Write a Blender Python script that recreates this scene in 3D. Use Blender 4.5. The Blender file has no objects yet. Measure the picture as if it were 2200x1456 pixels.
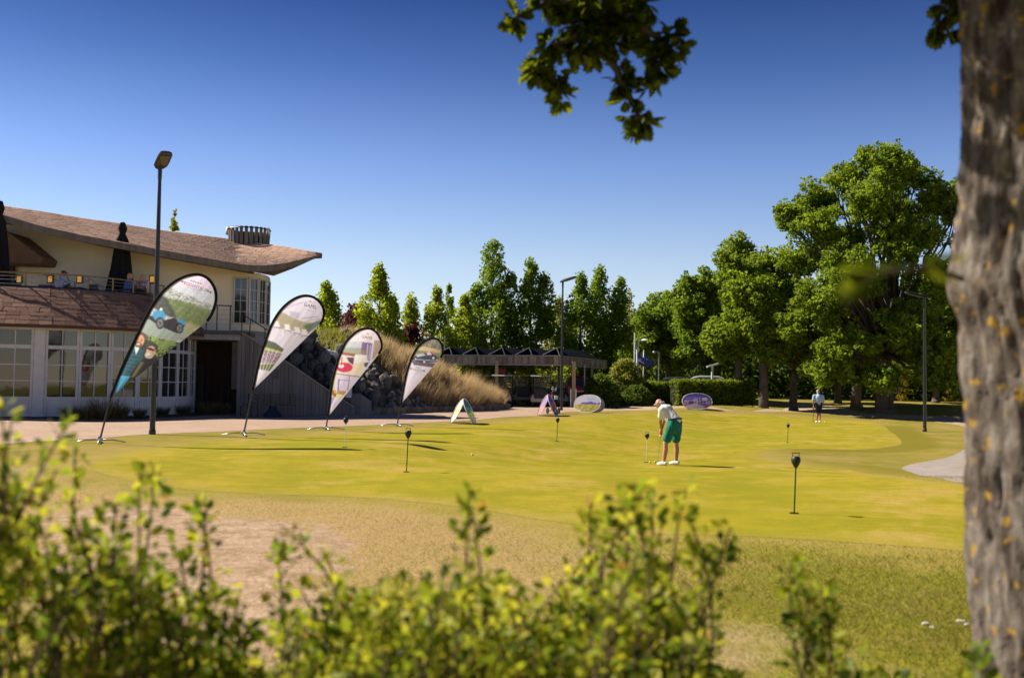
import bpy, bmesh, math, random
import numpy as np
from mathutils import Vector, Matrix
R = math.radians
random.seed(7)
rng = np.random.default_rng(7)
scene = bpy.context.scene
col = scene.collection
# ---------------------------------------------------------------- camera
FPX, CX, CY = 2139.0, 1100.0, 728.0
PITCH, ROLL, CAMZ = R(2.49), R(0.8), 1.95
fwd = Vector((0, math.cos(PITCH), math.sin(PITCH)))
up0 = Vector((0, -math.sin(PITCH), math.cos(PITCH)))
rt0 = Vector((1, 0, 0))
rt = rt0 * math.cos(ROLL) + up0 * math.sin(ROLL)
up = up0 * math.cos(ROLL) - rt0 * math.sin(ROLL)
cam_d = bpy.data.cameras.new('camera')
cam = bpy.data.objects.new('camera', cam_d)
col.objects.link(cam)
m = Matrix((rt, up, -fwd)).transposed().to_4x4()
m.translation = (0, 0, CAMZ)
cam.matrix_world = m
cam_d.sensor_width = 36.0
cam_d.lens = 35.0
cam_d.clip_end = 12000
cam_d.clip_start = 0.05
cam_d.dof.use_dof = True
cam_d.dof.focus_distance = 29.0
cam_d.dof.aperture_fstop = 1.9
scene.camera = cam
# ---------------------------------------------------------------- sky, sun, exposure
SUN_EL = R(42.5)
SUN_AZ = math.atan2(-0.93, 0.37)          # towards the sun, measured from +Y to +X
world = bpy.data.worlds.new('World')
scene.world = world
world.use_nodes = True
wn = world.node_tree.nodes
bg = wn['Background']
sky = wn.new('ShaderNodeTexSky')
sky.sky_type = 'NISHITA'
sky.sun_disc = False
sky.sun_elevation = SUN_EL
sky.sun_rotation = SUN_AZ
sky.altitude = 0
sky.air_density = 1.0
sky.dust_density = 0.0
sky.ozone_density = 3.0
# clear-air gradient: the sky deepens with elevation, alike in every direction
wtc = wn.new('ShaderNodeTexCoord'); wsep = wn.new('ShaderNodeSeparateXYZ'); wrp = wn.new('ShaderNodeValToRGB')
stops = [(0.0, (1.0, .90, .90)), (.055, (1.0, .89, .90)), (.12, (.99, .88, .90)), (.16, (.85, .80, .90)), (.215, (.65, .67, .87)), (.30, (.30, .38, .60)), (.37, (.13, .205, .41)), (1.0, (.13, .205, .41))]
while len(wrp.color_ramp.elements) < len(stops): wrp.color_ramp.elements.new(.5)
for e_, (p_, c_) in zip(wrp.color_ramp.elements, stops): e_.position = p_; e_.color = (*c_, 1)
tn = wn.new('ShaderNodeMix'); tn.data_type = 'RGBA'; tn.blend_type = 'MULTIPLY'; tn.inputs[0].default_value = 1.0
wl_ = world.node_tree.links.new
wl_(wtc.outputs['Generated'], wsep.inputs[0]); wl_(wsep.outputs[2], wrp.inputs[0])
wl_(sky.outputs[0], tn.inputs[6]); wl_(wrp.outputs[0], tn.inputs[7]); wl_(tn.outputs[2], bg.inputs[0])
bg.inputs[1].default_value = 0.076
sun_d = bpy.data.lights.new('sun', 'SUN')
sun_d.energy = 4.9
sun_d.angle = R(0.5)
sun_d.color = (1.0, 0.91, 0.76)
sun = bpy.data.objects.new('sun', sun_d)
col.objects.link(sun)
sd_ = Vector((math.sin(SUN_AZ) * math.cos(SUN_EL), math.cos(SUN_AZ) * math.cos(SUN_EL), math.sin(SUN_EL)))
sun.rotation_euler = sd_.to_track_quat('Z', 'Y').to_euler()
sun.location = (-30, 15, 40)
vs = scene.view_settings
vs.view_transform = 'Standard'
vs.look = 'None'
vs.gamma = 1.0
vs.use_curve_mapping = False
vs.exposure = 0.95
scene.cycles.use_denoising = True
scene.cycles.max_bounces = 6
scene.cycles.transparent_max_bounces = 8
scene.cycles.caustics_reflective = False
scene.cycles.caustics_refractive = False
scene.cycles.sample_clamp_indirect = 6.0

# ---------------------------------------------------------------- helpers
def ray(px, py):
    return fwd + rt * ((px - CX) / FPX) + up * ((CY - py) / FPX)

def at(px, py, Y):
    d = ray(px, py)
    return Vector((0, 0, CAMZ)) + d * (Y / d.y)

def sst(a, b, x):
    t = np.clip((np.asarray(x, float) - a) / (b - a), 0, 1)
    return t * t * (3 - 2 * t)

def terrain(x, y):
    x = np.asarray(x, float); y = np.asarray(y, float)
    xb = -3.0 + (y - 24.0) * 0.32
    hollow = sst(0, 7, x - xb) * sst(15.0, 23.5, y)
    z = 0.46 - 0.40 * hollow
    z = z + 0.75 * sst(58, 84, y) * sst(2, 12, x)
    z = z + 0.55 * np.exp(-((x - 14.2) / 3.6) ** 2 - ((y - 60.5) / 3.0) ** 2)
    z = z + 0.75 * np.exp(-((x - 28) / 7.0) ** 2 - ((y - 64) / 5.0) ** 2)
    z = z + 0.03 * np.sin(x * 0.9 + 1.3) * np.sin(y * 0.5) * sst(4, 8, y) * (1 - sst(70, 100, y))
    return z

def gz(x, y):
    return float(terrain(x, y))

def gnd(px, py):
    d = ray(px, py)
    o = Vector((0, 0, CAMZ))
    t0, t = 1.0, 1.0
    while t < 400:
        p = o + d * t
        if p.z <= gz(p.x, p.y):
            a, b = t0, t
            for _ in range(30):
                c = (a + b) / 2; q = o + d * c
                if q.z <= gz(q.x, q.y): b = c
                else: a = c
            q = o + d * b
            return Vector((q.x, q.y, gz(q.x, q.y)))
        t0 = t; t += 0.25
    return o + d * 120

class MB:
    def __init__(s):
        s.v = []; s.f = []; s.m = []
    def add(s, vs, fs, mi=0):
        n = len(s.v)
        s.v.extend([tuple(v) for v in vs])
        s.f.extend([tuple(i + n for i in f) for f in fs])
        s.m.extend([mi] * len(fs))
        return s
    def box(s, c, size, rz=0, mi=0, rot=None):
        hx, hy, hz = [q / 2 for q in size]
        M = rot if rot is not None else Matrix.Rotation(rz, 3, 'Z')
        c = Vector(c)
        vs = [c + M @ Vector((sx * hx, sy * hy, sz * hz)) for sz in (-1, 1) for sx, sy in ((-1, -1), (1, -1), (1, 1), (-1, 1))]
        return s.add(vs, [(3, 2, 1, 0), (4, 5, 6, 7), (0, 1, 5, 4), (1, 2, 6, 5), (2, 3, 7, 6), (3, 0, 4, 7)], mi)
    def bar(s, p0, p1, w, h, mi=0, upv=(0, 0, 1)):
        p0 = Vector(p0); p1 = Vector(p1); d = (p1 - p0).normalized(); u = Vector(upv)
        sx = d.cross(u)
        if sx.length < 1e-4: sx = d.cross(Vector((0, 1, 0)))
        sx.normalize(); uu = sx.cross(d).normalized()
        vs = [p + sx * (a * w / 2) + uu * (b * h / 2) for p in (p0, p1) for a, b in ((-1, -1), (1, -1), (1, 1), (-1, 1))]
        return s.add(vs, [(3, 2, 1, 0), (4, 5, 6, 7), (0, 1, 5, 4), (1, 2, 6, 5), (2, 3, 7, 6), (3, 0, 4, 7)], mi)
    def cyl(s, p0, p1, r0, r1=None, n=10, mi=0, cap=True):
        r1 = r0 if r1 is None else r1
        return s.tube([p0, p1], [r0, r1], n, mi, cap)
    def tube(s, pts, rad, n=8, mi=0, cap=True):
        pts = [Vector(p) for p in pts]
        if not hasattr(rad, '__len__'): rad = [rad] * len(pts)
        vs = []; a = None
        for i, p in enumerate(pts):
            d = (pts[min(i + 1, len(pts) - 1)] - pts[max(i - 1, 0)])
            d = d.normalized() if d.length > 1e-9 else Vector((0, 0, 1))
            if a is None:
                a = d.cross(Vector((0, 0, 1)) if abs(d.z) < .9 else Vector((1, 0, 0))).normalized()
            else:
                a = (a - d * a.dot(d)).normalized()
            b = d.cross(a)
            for k in range(n):
                t = 2 * math.pi * k / n
                vs.append(p + (a * math.cos(t) + b * math.sin(t)) * rad[i])
        fs = []
        for i in range(len(pts) - 1):
            for k in range(n):
                fs.append((i * n + k, i * n + (k + 1) % n, (i + 1) * n + (k + 1) % n, (i + 1) * n + k))
        if cap:
            fs.append(tuple(reversed(range(n)))); fs.append(tuple(range((len(pts) - 1) * n, len(pts) * n)))
        return s.add(vs, fs, mi)
    def lathe(s, prof, c=(0, 0, 0), n=16, mi=0, axis=None):
        c = Vector(c); vs = []
        M = Matrix.Identity(3) if axis is None else Vector(axis).to_track_quat('Z', 'Y').to_matrix()
        for r, z in prof:
            for k in range(n):
                t = 2 * math.pi * k / n
                vs.append(c + M @ Vector((r * math.cos(t), r * math.sin(t), z)))
        fs = []
        for i in range(len(prof) - 1):
            for k in range(n):
                fs.append((i * n + k, i * n + (k + 1) % n, (i + 1) * n + (k + 1) % n, (i + 1) * n + k))
        fs.append(tuple(reversed(range(n)))); fs.append(tuple(range((len(prof) - 1) * n, len(prof) * n)))
        return s.add(vs, fs, mi)
    def ball(s, c, r, n=10, mi=0, sc=(1, 1, 1), rot=None):
        c = Vector(c); vs = []; fs = []; h = max(4, n // 2 + 1)
        for i in range(h + 1):
            ph = math.pi * i / h - math.pi / 2
            rr = max(math.cos(ph), 1e-3)
            for k in range(n):
                t = 2 * math.pi * k / n
                q = Vector((rr * math.cos(t) * r * sc[0], rr * math.sin(t) * r * sc[1], math.sin(ph) * r * sc[2]))
                vs.append(c + (rot @ q if rot is not None else q))
        for i in range(h):
            for k in range(n):
                fs.append((i * n + k, i * n + (k + 1) % n, (i + 1) * n + (k + 1) % n, (i + 1) * n + k))
        return s.add(vs, fs, mi)
    def prism(s, poly, ext, mi=0):
        """poly: list of 3D points (planar), extruded by vector ext"""
        n = len(poly); ext = Vector(ext)
        vs = [Vector(p) for p in poly] + [Vector(p) + ext for p in poly]
        fs = [tuple(range(n)), tuple(reversed(range(n, 2 * n)))]
        fs += [(i, n + i, n + (i + 1) % n, (i + 1) % n) for i in range(n)]
        return s.add(vs, fs, mi)
    def grid(s, rows, mi=0, flip=False):
        nr, nc = len(rows), len(rows[0])
        vs = [p for r in rows for p in r]; fs = []
        for i in range(nr - 1):
            for k in range(nc - 1):
                f = (i * nc + k, i * nc + k + 1, (i + 1) * nc + k + 1, (i + 1) * nc + k)
                fs.append(tuple(reversed(f)) if flip else f)
        return s.add(vs, fs, mi)
    def build(s, name, mats, parent=None, smooth=False, origin=None, auto=None):
        me = bpy.data.meshes.new(name)
        if origin is not None:
            o = Vector(origin)
            s.v = [(v[0] - o.x, v[1] - o.y, v[2] - o.z) for v in s.v]
        me.from_pydata(s.v, [], s.f)
        if not isinstance(mats, (list, tuple)): mats = [mats]
        for mm in mats: me.materials.append(mm)
        if len(mats) > 1: me.polygons.foreach_set('material_index', s.m)
        bm = bmesh.new(); bm.from_mesh(me)
        bmesh.ops.recalc_face_normals(bm, faces=bm.faces)
        bm.to_mesh(me); bm.free()
        if smooth:
            me.polygons.foreach_set('use_smooth', [True] * len(me.polygons))
            if auto: me.set_sharp_from_angle(angle=R(auto))
        me.update()
        ob = bpy.data.objects.new(name, me)
        col.objects.link(ob)
        if parent is not None: ob.parent = parent
        elif origin is not None: ob.location = origin
        return ob

def tag(o, label=None, cat=None, group=None, kind=None):
    if label: o['label'] = label
    if cat: o['category'] = cat
    if group: o['group'] = group
    if kind: o['kind'] = kind
    return o

def thing(name, label, cat, loc=(0, 0, 0), rz=0, group=None):
    o = bpy.data.objects.new(name, None)
    o.empty_display_size = 0.2
    col.objects.link(o)
    o.location = loc; o.rotation_euler = (0, 0, rz)
    return tag(o, label, cat, group)

def dup(root, loc=None, rz=None, label=None, scale=None):
    r = root.copy(); col.objects.link(r)
    if loc is not None: r.location = loc
    if rz is not None: r.rotation_euler = (0, 0, rz)
    if scale is not None: r.scale = scale
    if label: r['label'] = label
    for ch in list(root.children):
        c = ch.copy(); col.objects.link(c); c.parent = r
        for g in list(ch.children):
            d = g.copy(); col.objects.link(d); d.parent = c
    return r

def np_mesh(name, V, F, mats, parent=None, attrs=None, colattr=None, smooth=False, loc=None):
    """V (n,3), F (m,k)"""
    me = bpy.data.meshes.new(name)
    V = np.asarray(V, np.float32); F = np.asarray(F, np.int32)
    k = F.shape[1]
    me.vertices.add(len(V)); me.vertices.foreach_set('co', V.ravel())
    me.loops.add(F.size); me.loops.foreach_set('vertex_index', F.ravel())
    me.polygons.add(len(F))
    me.polygons.foreach_set('loop_start', np.arange(0, F.size, k, dtype=np.int32))
    if not isinstance(mats, (list, tuple)): mats = [mats]
    for mm in mats: me.materials.append(mm)
    for nm, arr in (attrs or {}).items():
        a = me.attributes.new(nm, 'FLOAT', 'POINT'); a.data.foreach_set('value', np.asarray(arr, np.float32))
    if colattr is not None:
        a = me.color_attributes.new('print', 'FLOAT_COLOR', 'POINT')
        a.data.foreach_set('color', np.asarray(colattr, np.float32).ravel())
    me.update(calc_edges=True)
    if smooth: me.polygons.foreach_set('use_smooth', [True] * len(me.polygons))
    ob = bpy.data.objects.new(name, me); col.objects.link(ob)
    if parent is not None: ob.parent = parent
    if loc is not None: ob.location = loc
    return ob

# ---------------------------------------------------------------- materials
def srgb(r, g, b):
    f = lambda c: (c / 255 / 12.92) if c / 255 <= 0.04045 else ((c / 255 + 0.055) / 1.055) ** 2.4
    return (f(r), f(g), f(b))

class NT:
    def __init__(s, name):
        s.mat = bpy.data.materials.new(name); s.mat.use_nodes = True
        s.t = s.mat.node_tree; s.n = s.t.nodes
        s.b = s.n['Principled BSDF']; s.out = s.n['Material Output']
    def new(s, ty, **kw):
        n = s.n.new(ty)
        for k, v in kw.items(): setattr(n, k, v)
        return n
    def lk(s, a, b): s.t.links.new(a, b)
    def noise(s, vec, scale, detail=4, rough=.55, dist=0):
        n = s.new('ShaderNodeTexNoise'); n.inputs['Scale'].default_value = scale
        n.inputs['Detail'].default_value = detail; n.inputs['Roughness'].default_value = rough
        n.inputs['Distortion'].default_value = dist
        if vec is not None: s.lk(vec, n.inputs['Vector'])
        return n.outputs['Fac']
    def mapping(s, vec, sc):
        n = s.new('ShaderNodeMapping'); n.inputs['Scale'].default_value = sc; s.lk(vec, n.inputs['Vector']); return n.outputs[0]
    def ramp(s, fac, stops):
        n = s.new('ShaderNodeValToRGB'); e = n.color_ramp.elements
        while len(e) < len(stops): e.new(0.5)
        for el, (p, c) in zip(e, stops):
            el.position = p; el.color = (c[0], c[1], c[2], 1) if hasattr(c, '__len__') else (c, c, c, 1)
        s.lk(fac, n.inputs[0]); return n.outputs[0]
    def mix(s, fac, a, b, mode='MIX'):
        n = s.new('ShaderNodeMix', data_type='RGBA', blend_type=mode)
        for sock, v in ((n.inputs[0], fac), (n.inputs[6], a), (n.inputs[7], b)):
            if hasattr(v, 'links'): s.lk(v, sock)
            elif hasattr(v, '__len__'): sock.default_value = (v[0], v[1], v[2], 1)
            else: sock.default_value = v
        return n.outputs[2]
    def math(s, op, a, b=0.0, c=None, clamp=False):
        n = s.new('ShaderNodeMath', operation=op, use_clamp=clamp)
        for i, v in enumerate((a, b) if c is None else (a, b, c)):
            if hasattr(v, 'links'): s.lk(v, n.inputs[i])
            else: n.inputs[i].default_value = v
        return n.outputs[0]
    def attr(s, name, out='Fac'):
        n = s.new('ShaderNodeAttribute', attribute_name=name); return n.outputs[out]
    def obj(s): return s.new('ShaderNodeTexCoord').outputs['Object']
    def pos(s): return s.new('ShaderNodeNewGeometry').outputs['Position']
    def rnd(s): return s.new('ShaderNodeObjectInfo').outputs['Random']
    def bump(s, h, strength=.3, dist=.02):
        n = s.new('ShaderNodeBump'); n.inputs['Strength'].default_value = strength; n.inputs['Distance'].default_value = dist
        s.lk(h, n.inputs['Height']); s.lk(n.outputs[0], s.b.inputs['Normal'])
    def col(s, v):
        if hasattr(v, 'links'): s.lk(v, s.b.inputs['Base Color'])
        else: s.b.inputs['Base Color'].default_value = (v[0], v[1], v[2], 1)
    def set(s, rough=.6, spec=.4, metal=0):
        s.b.inputs['Roughness'].default_value = rough; s.b.inputs['Specular IOR Level'].default_value = spec
        s.b.inputs['Metallic'].default_value = metal; return s

def pm(name, c1, c2=None, scale=6.0, rough=.6, spec=.4, metal=0, bump=0, bscale=None, rnd=0, stretch=(1, 1, 1), detail=4):
    n = NT(name); n.set(rough, spec, metal)
    c2 = c2 or tuple(q * .8 for q in c1)
    v = n.obj()
    if stretch != (1, 1, 1): v = n.mapping(v, stretch)
    f = n.noise(v, scale, detail)
    c = n.mix(n.ramp(f, [(.3, 0.0), (.7, 1.0)]), c1, c2)
    if rnd:
        k = n.math('MULTIPLY_ADD', n.rnd(), 2 * rnd, 1 - rnd)
        cc = n.new('ShaderNodeCombineColor')
        for i in range(3): n.lk(k, cc.inputs[i])
        c = n.mix(1.0, c, cc.outputs[0], 'MULTIPLY')
    n.col(c)
    if bump: n.bump(n.noise(v, bscale or scale * 4, 5), bump)
    return n.mat

M = {}
M['black_metal'] = pm('black_metal', (.012, .013, .016), (.02, .02, .024), 8, .38, .5)
M['black_plastic'] = pm('black_plastic', (.012, .012, .014), (.02, .02, .022), 10, .5, .4)
M['chrome'] = pm('chrome', (.55, .56, .58), (.45, .46, .48), 12, .3, .5, .8)
M['grey_steel'] = pm('grey_steel', (.34, .36, .38), (.27, .29, .31), 9, .45, .5, .4)
M['white_paint'] = pm('white_paint', (.74, .74, .73), (.62, .62, .61), 5, .5, .4)
M['rubber'] = pm('rubber', (.015, .015, .016), (.03, .03, .03), 15, .85, .2)
M['red_paint'] = pm('red_paint', (.42, .015, .03), (.36, .012, .025), 3, .25, .5)
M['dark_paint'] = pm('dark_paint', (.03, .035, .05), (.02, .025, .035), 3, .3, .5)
M['silver_paint'] = pm('silver_paint', (.4, .42, .44), (.33, .35, .37), 3, .3, .5, .3)
M['lamp_glass'] = pm('lamp_glass', (.12, .10, .07), (.08, .07, .05), 8, .25, .5)
M['skin'] = pm('skin', (.50, .25, .15), (.42, .19, .11), 14, .55, .35)
M['white_cloth'] = pm('white_cloth', (.74, .71, .66), (.64, .61, .56), 9, .85, .2, bump=.25, bscale=14)
M['blue_cloth'] = pm('blue_cloth', (.36, .47, .70), (.30, .40, .62), 9, .85, .2, bump=.25, bscale=14)
M['teal_cloth'] = pm('teal_cloth', (.018, .17, .125), (.012, .13, .095), 9, .8, .2, bump=.25, bscale=14)
M['navy_cloth'] = pm('navy_cloth', (.012, .015, .035), (.02, .022, .045), 9, .85, .2, bump=.2, bscale=14)
M['denim'] = pm('denim', (.09, .19, .42), (.05, .11, .28), 10, .85, .2)
M['pink_cloth'] = pm('pink_cloth', (.52, .40, .48), (.44, .33, .42), 9, .85, .2)
M['grey_hair'] = pm('grey_hair', (.42, .40, .38), (.30, .28, .27), 30, .8, .3)
M['blonde_hair'] = pm('blonde_hair', (.50, .33, .15), (.34, .21, .09), 30, .7, .3)
M['black_canvas'] = pm('black_canvas', (.010, .010, .012), (.018, .018, .02), 6, .9, .2, bump=.3)
M['wicker'] = pm('wicker', (.13, .105, .085), (.06, .05, .04), 40, .8, .25, bump=.5, bscale=60)
# ================================================================ GROUND
def world_poly(pxs, sub=4):
    P = [gnd(*p) for p in pxs]
    P = [np.array((p.x, p.y)) for p in P]
    n = len(P); out = []
    for i in range(n):
        p0, p1, p2, p3 = P[i - 1], P[i], P[(i + 1) % n], P[(i + 2) % n]
        for k in range(sub):
            t = k / sub
            out.append(.5 * ((2 * p1) + (-p0 + p2) * t + (2 * p0 - 5 * p1 + 4 * p2 - p3) * t * t + (-p0 + 3 * p1 - 3 * p2 + p3) * t ** 3))
    return np.array(out)

def sdf(poly, X, Y):
    """positive inside"""
    d = np.full(X.shape, 1e9); ins = np.zeros(X.shape, bool)
    n = len(poly)
    for i in range(n):
        a = poly[i]; b = poly[(i + 1) % n]
        ex, ey = b - a
        L = ex * ex + ey * ey + 1e-12
        t = np.clip(((X - a[0]) * ex + (Y - a[1]) * ey) / L, 0, 1)
        d = np.minimum(d, np.hypot(X - a[0] - t * ex, Y - a[1] - t * ey))
        c = (a[1] > Y) != (b[1] > Y)
        with np.errstate(divide='ignore', invalid='ignore'):
            xi = a[0] + (Y - a[1]) / (ey if abs(ey) > 1e-12 else 1e-12) * ex
        ins ^= c & (X < xi)
    return np.where(ins, d, -d)

GREEN = world_poly([(195, 1000), (250, 978), (330, 962), (450, 949), (700, 934), (900, 921), (1100, 906), (1200, 899), (1300, 892), (1440, 886),
    (1600, 889), (1700, 895), (1800, 901), (1880, 909), (1922, 933), (1935, 955), (1860, 965), (1740, 964), (1655, 966), (1626, 977), (1655, 991), (1750, 1002),
    (1850, 1014), (1950, 1027), (2110, 1046), (2320, 1062), (2320, 1200), (2110, 1186), (1900, 1170), (1600, 1152), (1400, 1145), (1200, 1122), (1000, 1090),
    (800, 1070), (600, 1062), (450, 1055), (330, 1042), (235, 1022)])
GRAVEL = world_poly([(1938, 1004), (1990, 991), (2050, 977), (2090, 956), (2140, 935), (2330, 925), (2330, 1062), (2110, 1040), (2030, 1030), (1965, 1017)])
TRACK = world_poly([(1275, 882), (1300, 875), (1440, 871), (1540, 876), (1640, 879), (1685, 878), (1722, 867), (1770, 866), (1830, 880), (1900, 889), (2000, 893), (2110, 899),
    (2300, 910), (2300, 960), (2100, 948), (2090, 925), (2040, 910), (1940, 900), (1860, 896), (1760, 888), (1690, 885), (1540, 881), (1440, 877), (1300, 883)])
SOIL = world_poly([(120, 1105), (330, 1085), (500, 1110), (640, 1120), (760, 1155), (720, 1230), (720, 1330), (620, 1440), (380, 1440), (180, 1350), (80, 1210)])
SOIL2 = world_poly([(1180, 1370), (1400, 1325), (1620, 1335), (1760, 1370), (1900, 1400), (2000, 1456), (1500, 1470), (1200, 1456)])
PAVE = world_poly([(-420, 985), (0, 954), (200, 942), (330, 932), (520, 925), (700, 917), (900, 908), (1050, 899), (1180, 889), (1228, 884), (1290, 880),
    (1330, 872), (1300, 860), (1150, 856), (1060, 862), (980, 874), (700, 877), (480, 879), (380, 884), (100, 898), (-420, 905)], 3)

def axis(*segs):
    out = []
    for a, b, d in segs: out += list(np.arange(a, b - 1e-6, d))
    return np.array(out + [segs[-1][1]])
XS = axis((-3000, -1000, 1000), (-1000, -200, 400), (-200, -60, 35), (-60, -34, 3), (-34, -14, .4), (-14, 14, .2), (14, 36, .35), (36, 60, 4), (60, 200, 35), (200, 1000, 400), (1000, 3000, 1000))
YS = axis((-60, -5, 10), (-5, 1, 1), (1, 16, .14), (16, 34, .22), (34, 62, .3), (62, 95, .8), (95, 200, 12), (200, 1000, 200), (1000, 4000, 1000))
GX, GY = np.meshgrid(XS, YS)
GZ = terrain(GX, GY)
SD = {k: sdf(p, GX, GY) for k, p in (('green', GREEN), ('gravel', GRAVEL), ('track', TRACK), ('soil', SOIL), ('soil2', SOIL2), ('pave', PAVE))}
nyg, nxg = GX.shape
idx = np.arange(nyg * nxg).reshape(nyg, nxg)
QUADS = np.stack([idx[:-1, :-1], idx[:-1, 1:], idx[1:, 1:], idx[1:, :-1]], -1).reshape(-1, 4)
GV = np.stack([GX, GY, GZ], -1).reshape(-1, 3)

def ground_mat(name, green=False):
    n = NT(name); n.set(.9, .03)
    P = n.pos()
    if green:
        big = n.noise(P, .20, 4, .6); streak = n.noise(P, 1.1, 6, .65); mid = n.noise(P, 4.5, 4); fine = n.noise(P, 34, 4, .7)
        c = n.ramp(big, [(.30, (.235, .225, .012)), (.47, (.315, .260, .018)), (.60, (.365, .270, .030)), (.74, (.40, .275, .065))])
        c = n.mix(n.ramp(streak, [(.40, .85), (.56, 0.0)]), c, (.215, .205, .014))
        dry = n.noise(P, .55, 6, .7)
        c = n.mix(n.ramp(dry, [(.52, 0.0), (.66, .75)]), c, (.43, .29, .105))
        c = n.mix(n.ramp(mid, [(.35, .35), (.6, 0.0)]), c, (.22, .19, .02))
        edge = n.math('ADD', n.attr('green'), n.math('MULTIPLY_ADD', n.noise(P, 1.3, 5, .7), 2.4, -1.2))
        c = n.mix(n.ramp(n.math('MULTIPLY_ADD', edge, .45, .25), [(.0, .9), (.55, 0.0)]), c, n.mix(big, (.23, .20, .028), (.37, .26, .085)))
        c = n.mix(n.ramp(fine, [(.32, .55), (.62, 0.0)]), c, (.19, .165, .012))
        n.col(c); n.bump(fine, .5, .02)
        return n.mat
    big = n.noise(P, .35, 4); mid = n.noise(P, 1.6, 5); fine = n.noise(P, 22, 4)
    c = n.ramp(big, [(.30, (.14, .155, .014)), (.5, (.21, .185, .022)), (.68, (.31, .225, .070))])
    c = n.mix(n.ramp(mid, [(.42, 0.0), (.68, .75)]), c, (.31, .215, .085))
    # worn, dry turf in front of the green, bare soil patches
    dryband = n.math('ADD', n.math('MULTIPLY', n.attr('dry'), 1.0), n.math('MULTIPLY_ADD', mid, 1.2, -.6))
    c = n.mix(n.ramp(dryband, [(.25, 0.0), (.75, .9)]), c, (.36, .245, .115))
    s = n.math('ADD', n.attr('soil'), n.math('MULTIPLY_ADD', n.noise(P, 2.2, 6, .7), 2.6, -1.30))
    soilc = n.ramp(n.noise(P, 5, 6, .7), [(.28, (.21, .125, .075)), (.5, (.37, .255, .175)), (.72, (.48, .35, .25))])
    c = n.mix(n.ramp(n.math('MULTIPLY_ADD', s, .8, .5), [(.42, 0.0), (.62, 1.0)]), c, soilc)
    c = n.mix(n.math('MULTIPLY', n.attr('lush'), n.ramp(mid, [(.35, 1.0), (.65, .45)])), c, (.205, .195, .018))
    near = n.math('ADD', n.attr('green'), n.math('MULTIPLY_ADD', n.noise(P, 1.3, 5, .7), 2.4, -1.2))
    c = n.mix(n.ramp(n.math('MULTIPLY_ADD', near, .40, 1.0), [(.45, 0.0), (1.0, .9)]), c, n.mix(big, (.23, .20, .028), (.37, .26, .085)))
    c = n.mix(n.math('MULTIPLY', n.attr('collar'), .85), c, (.165, .145, .014))
    c = n.mix(n.ramp(fine, [(.3, .35), (.65, 0.0)]), c, (.14, .115, .03))
    n.col(c)
    n.bump(n.math('ADD', fine, n.math('MULTIPLY', mid, 1.5)), .6, .03)
    return n.mat

def gravel_mat(name, a, b, c3):
    n = NT(name); n.set(.95, .1)
    P = n.pos()
    f = n.noise(P, 3.0, 6, .7); g = n.noise(P, 40, 3)
    c = n.ramp(f, [(.3, a), (.5, b), (.7, c3)])
    c = n.mix(n.ramp(g, [(.35, .4), (.65, 0.0)]), c, tuple(q * .55 for q in a))
    n.col(c); n.bump(g, .6, .02)
    return n.mat

def pave_mat():
    n = NT('paving_bricks'); n.set(.85, .2)
    P = n.pos()
    mp = n.new('ShaderNodeMapping'); mp.inputs['Rotation'].default_value = (0, 0, R(38)); n.lk(P, mp.inputs[0])
    br = n.new('ShaderNodeTexBrick'); n.lk(mp.outputs[0], br.inputs['Vector'])
    br.inputs['Scale'].default_value = 1.0; br.inputs['Brick Width'].default_value = .22; br.inputs['Row Height'].default_value = .11
    br.inputs['Mortar Size'].default_value = .006
    br.inputs['Color1'].default_value = (.40, .265, .185, 1); br.inputs['Color2'].default_value = (.33, .215, .155, 1); br.inputs['Mortar'].default_value = (.17, .12, .09, 1)
    c = n.mix(n.ramp(n.noise(P, .8, 5), [(.35, 0.0), (.7, .5)]), br.outputs['Color'], (.42, .32, .24))
    n.col(c); n.bump(n.noise(P, 30, 3), .3, .01)
    return n.mat

M['ground'] = ground_mat('rough_grass')
M['green'] = ground_mat('mown_green', True)
M['gravel'] = gravel_mat('gravel', (.25, .21, .18), (.33, .285, .25), (.40, .35, .31))
M['track'] = gravel_mat('dirt_track', (.33, .23, .14), (.42, .31, .20), (.50, .38, .26))
M['pave'] = pave_mat()

dry = sst(0.0, 1.2, -SD['green']) * (1 - sst(2.0, 5.5, -SD['green'])) * (1 - sst(15, 18, GY)) * sst(-30, -5, -GX) * (1 - .9 * sst(0.0, 3.0, GX))
lushg = sst(-.5, 2.4, GX) * (1 - sst(15, 18, GY))
collar = sst(7, 9, GX) * sst(18, 21, GY) * sst(-1.5, -1.0, SD['green']) * (1 - sst(46, 52, GY))
ground = np_mesh('ground', GV, QUADS, M['ground'], attrs={'green': SD['green'].ravel(), 'soil': np.maximum(SD['soil'], SD['soil2'] - .1).ravel().clip(-3, 3), 'dry': dry.ravel(), 'lush': lushg.ravel(), 'collar': collar.ravel()}, smooth=True)
tag(ground, 'rough dry lawn with bare soil patches round the putting green', kind='structure')

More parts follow.
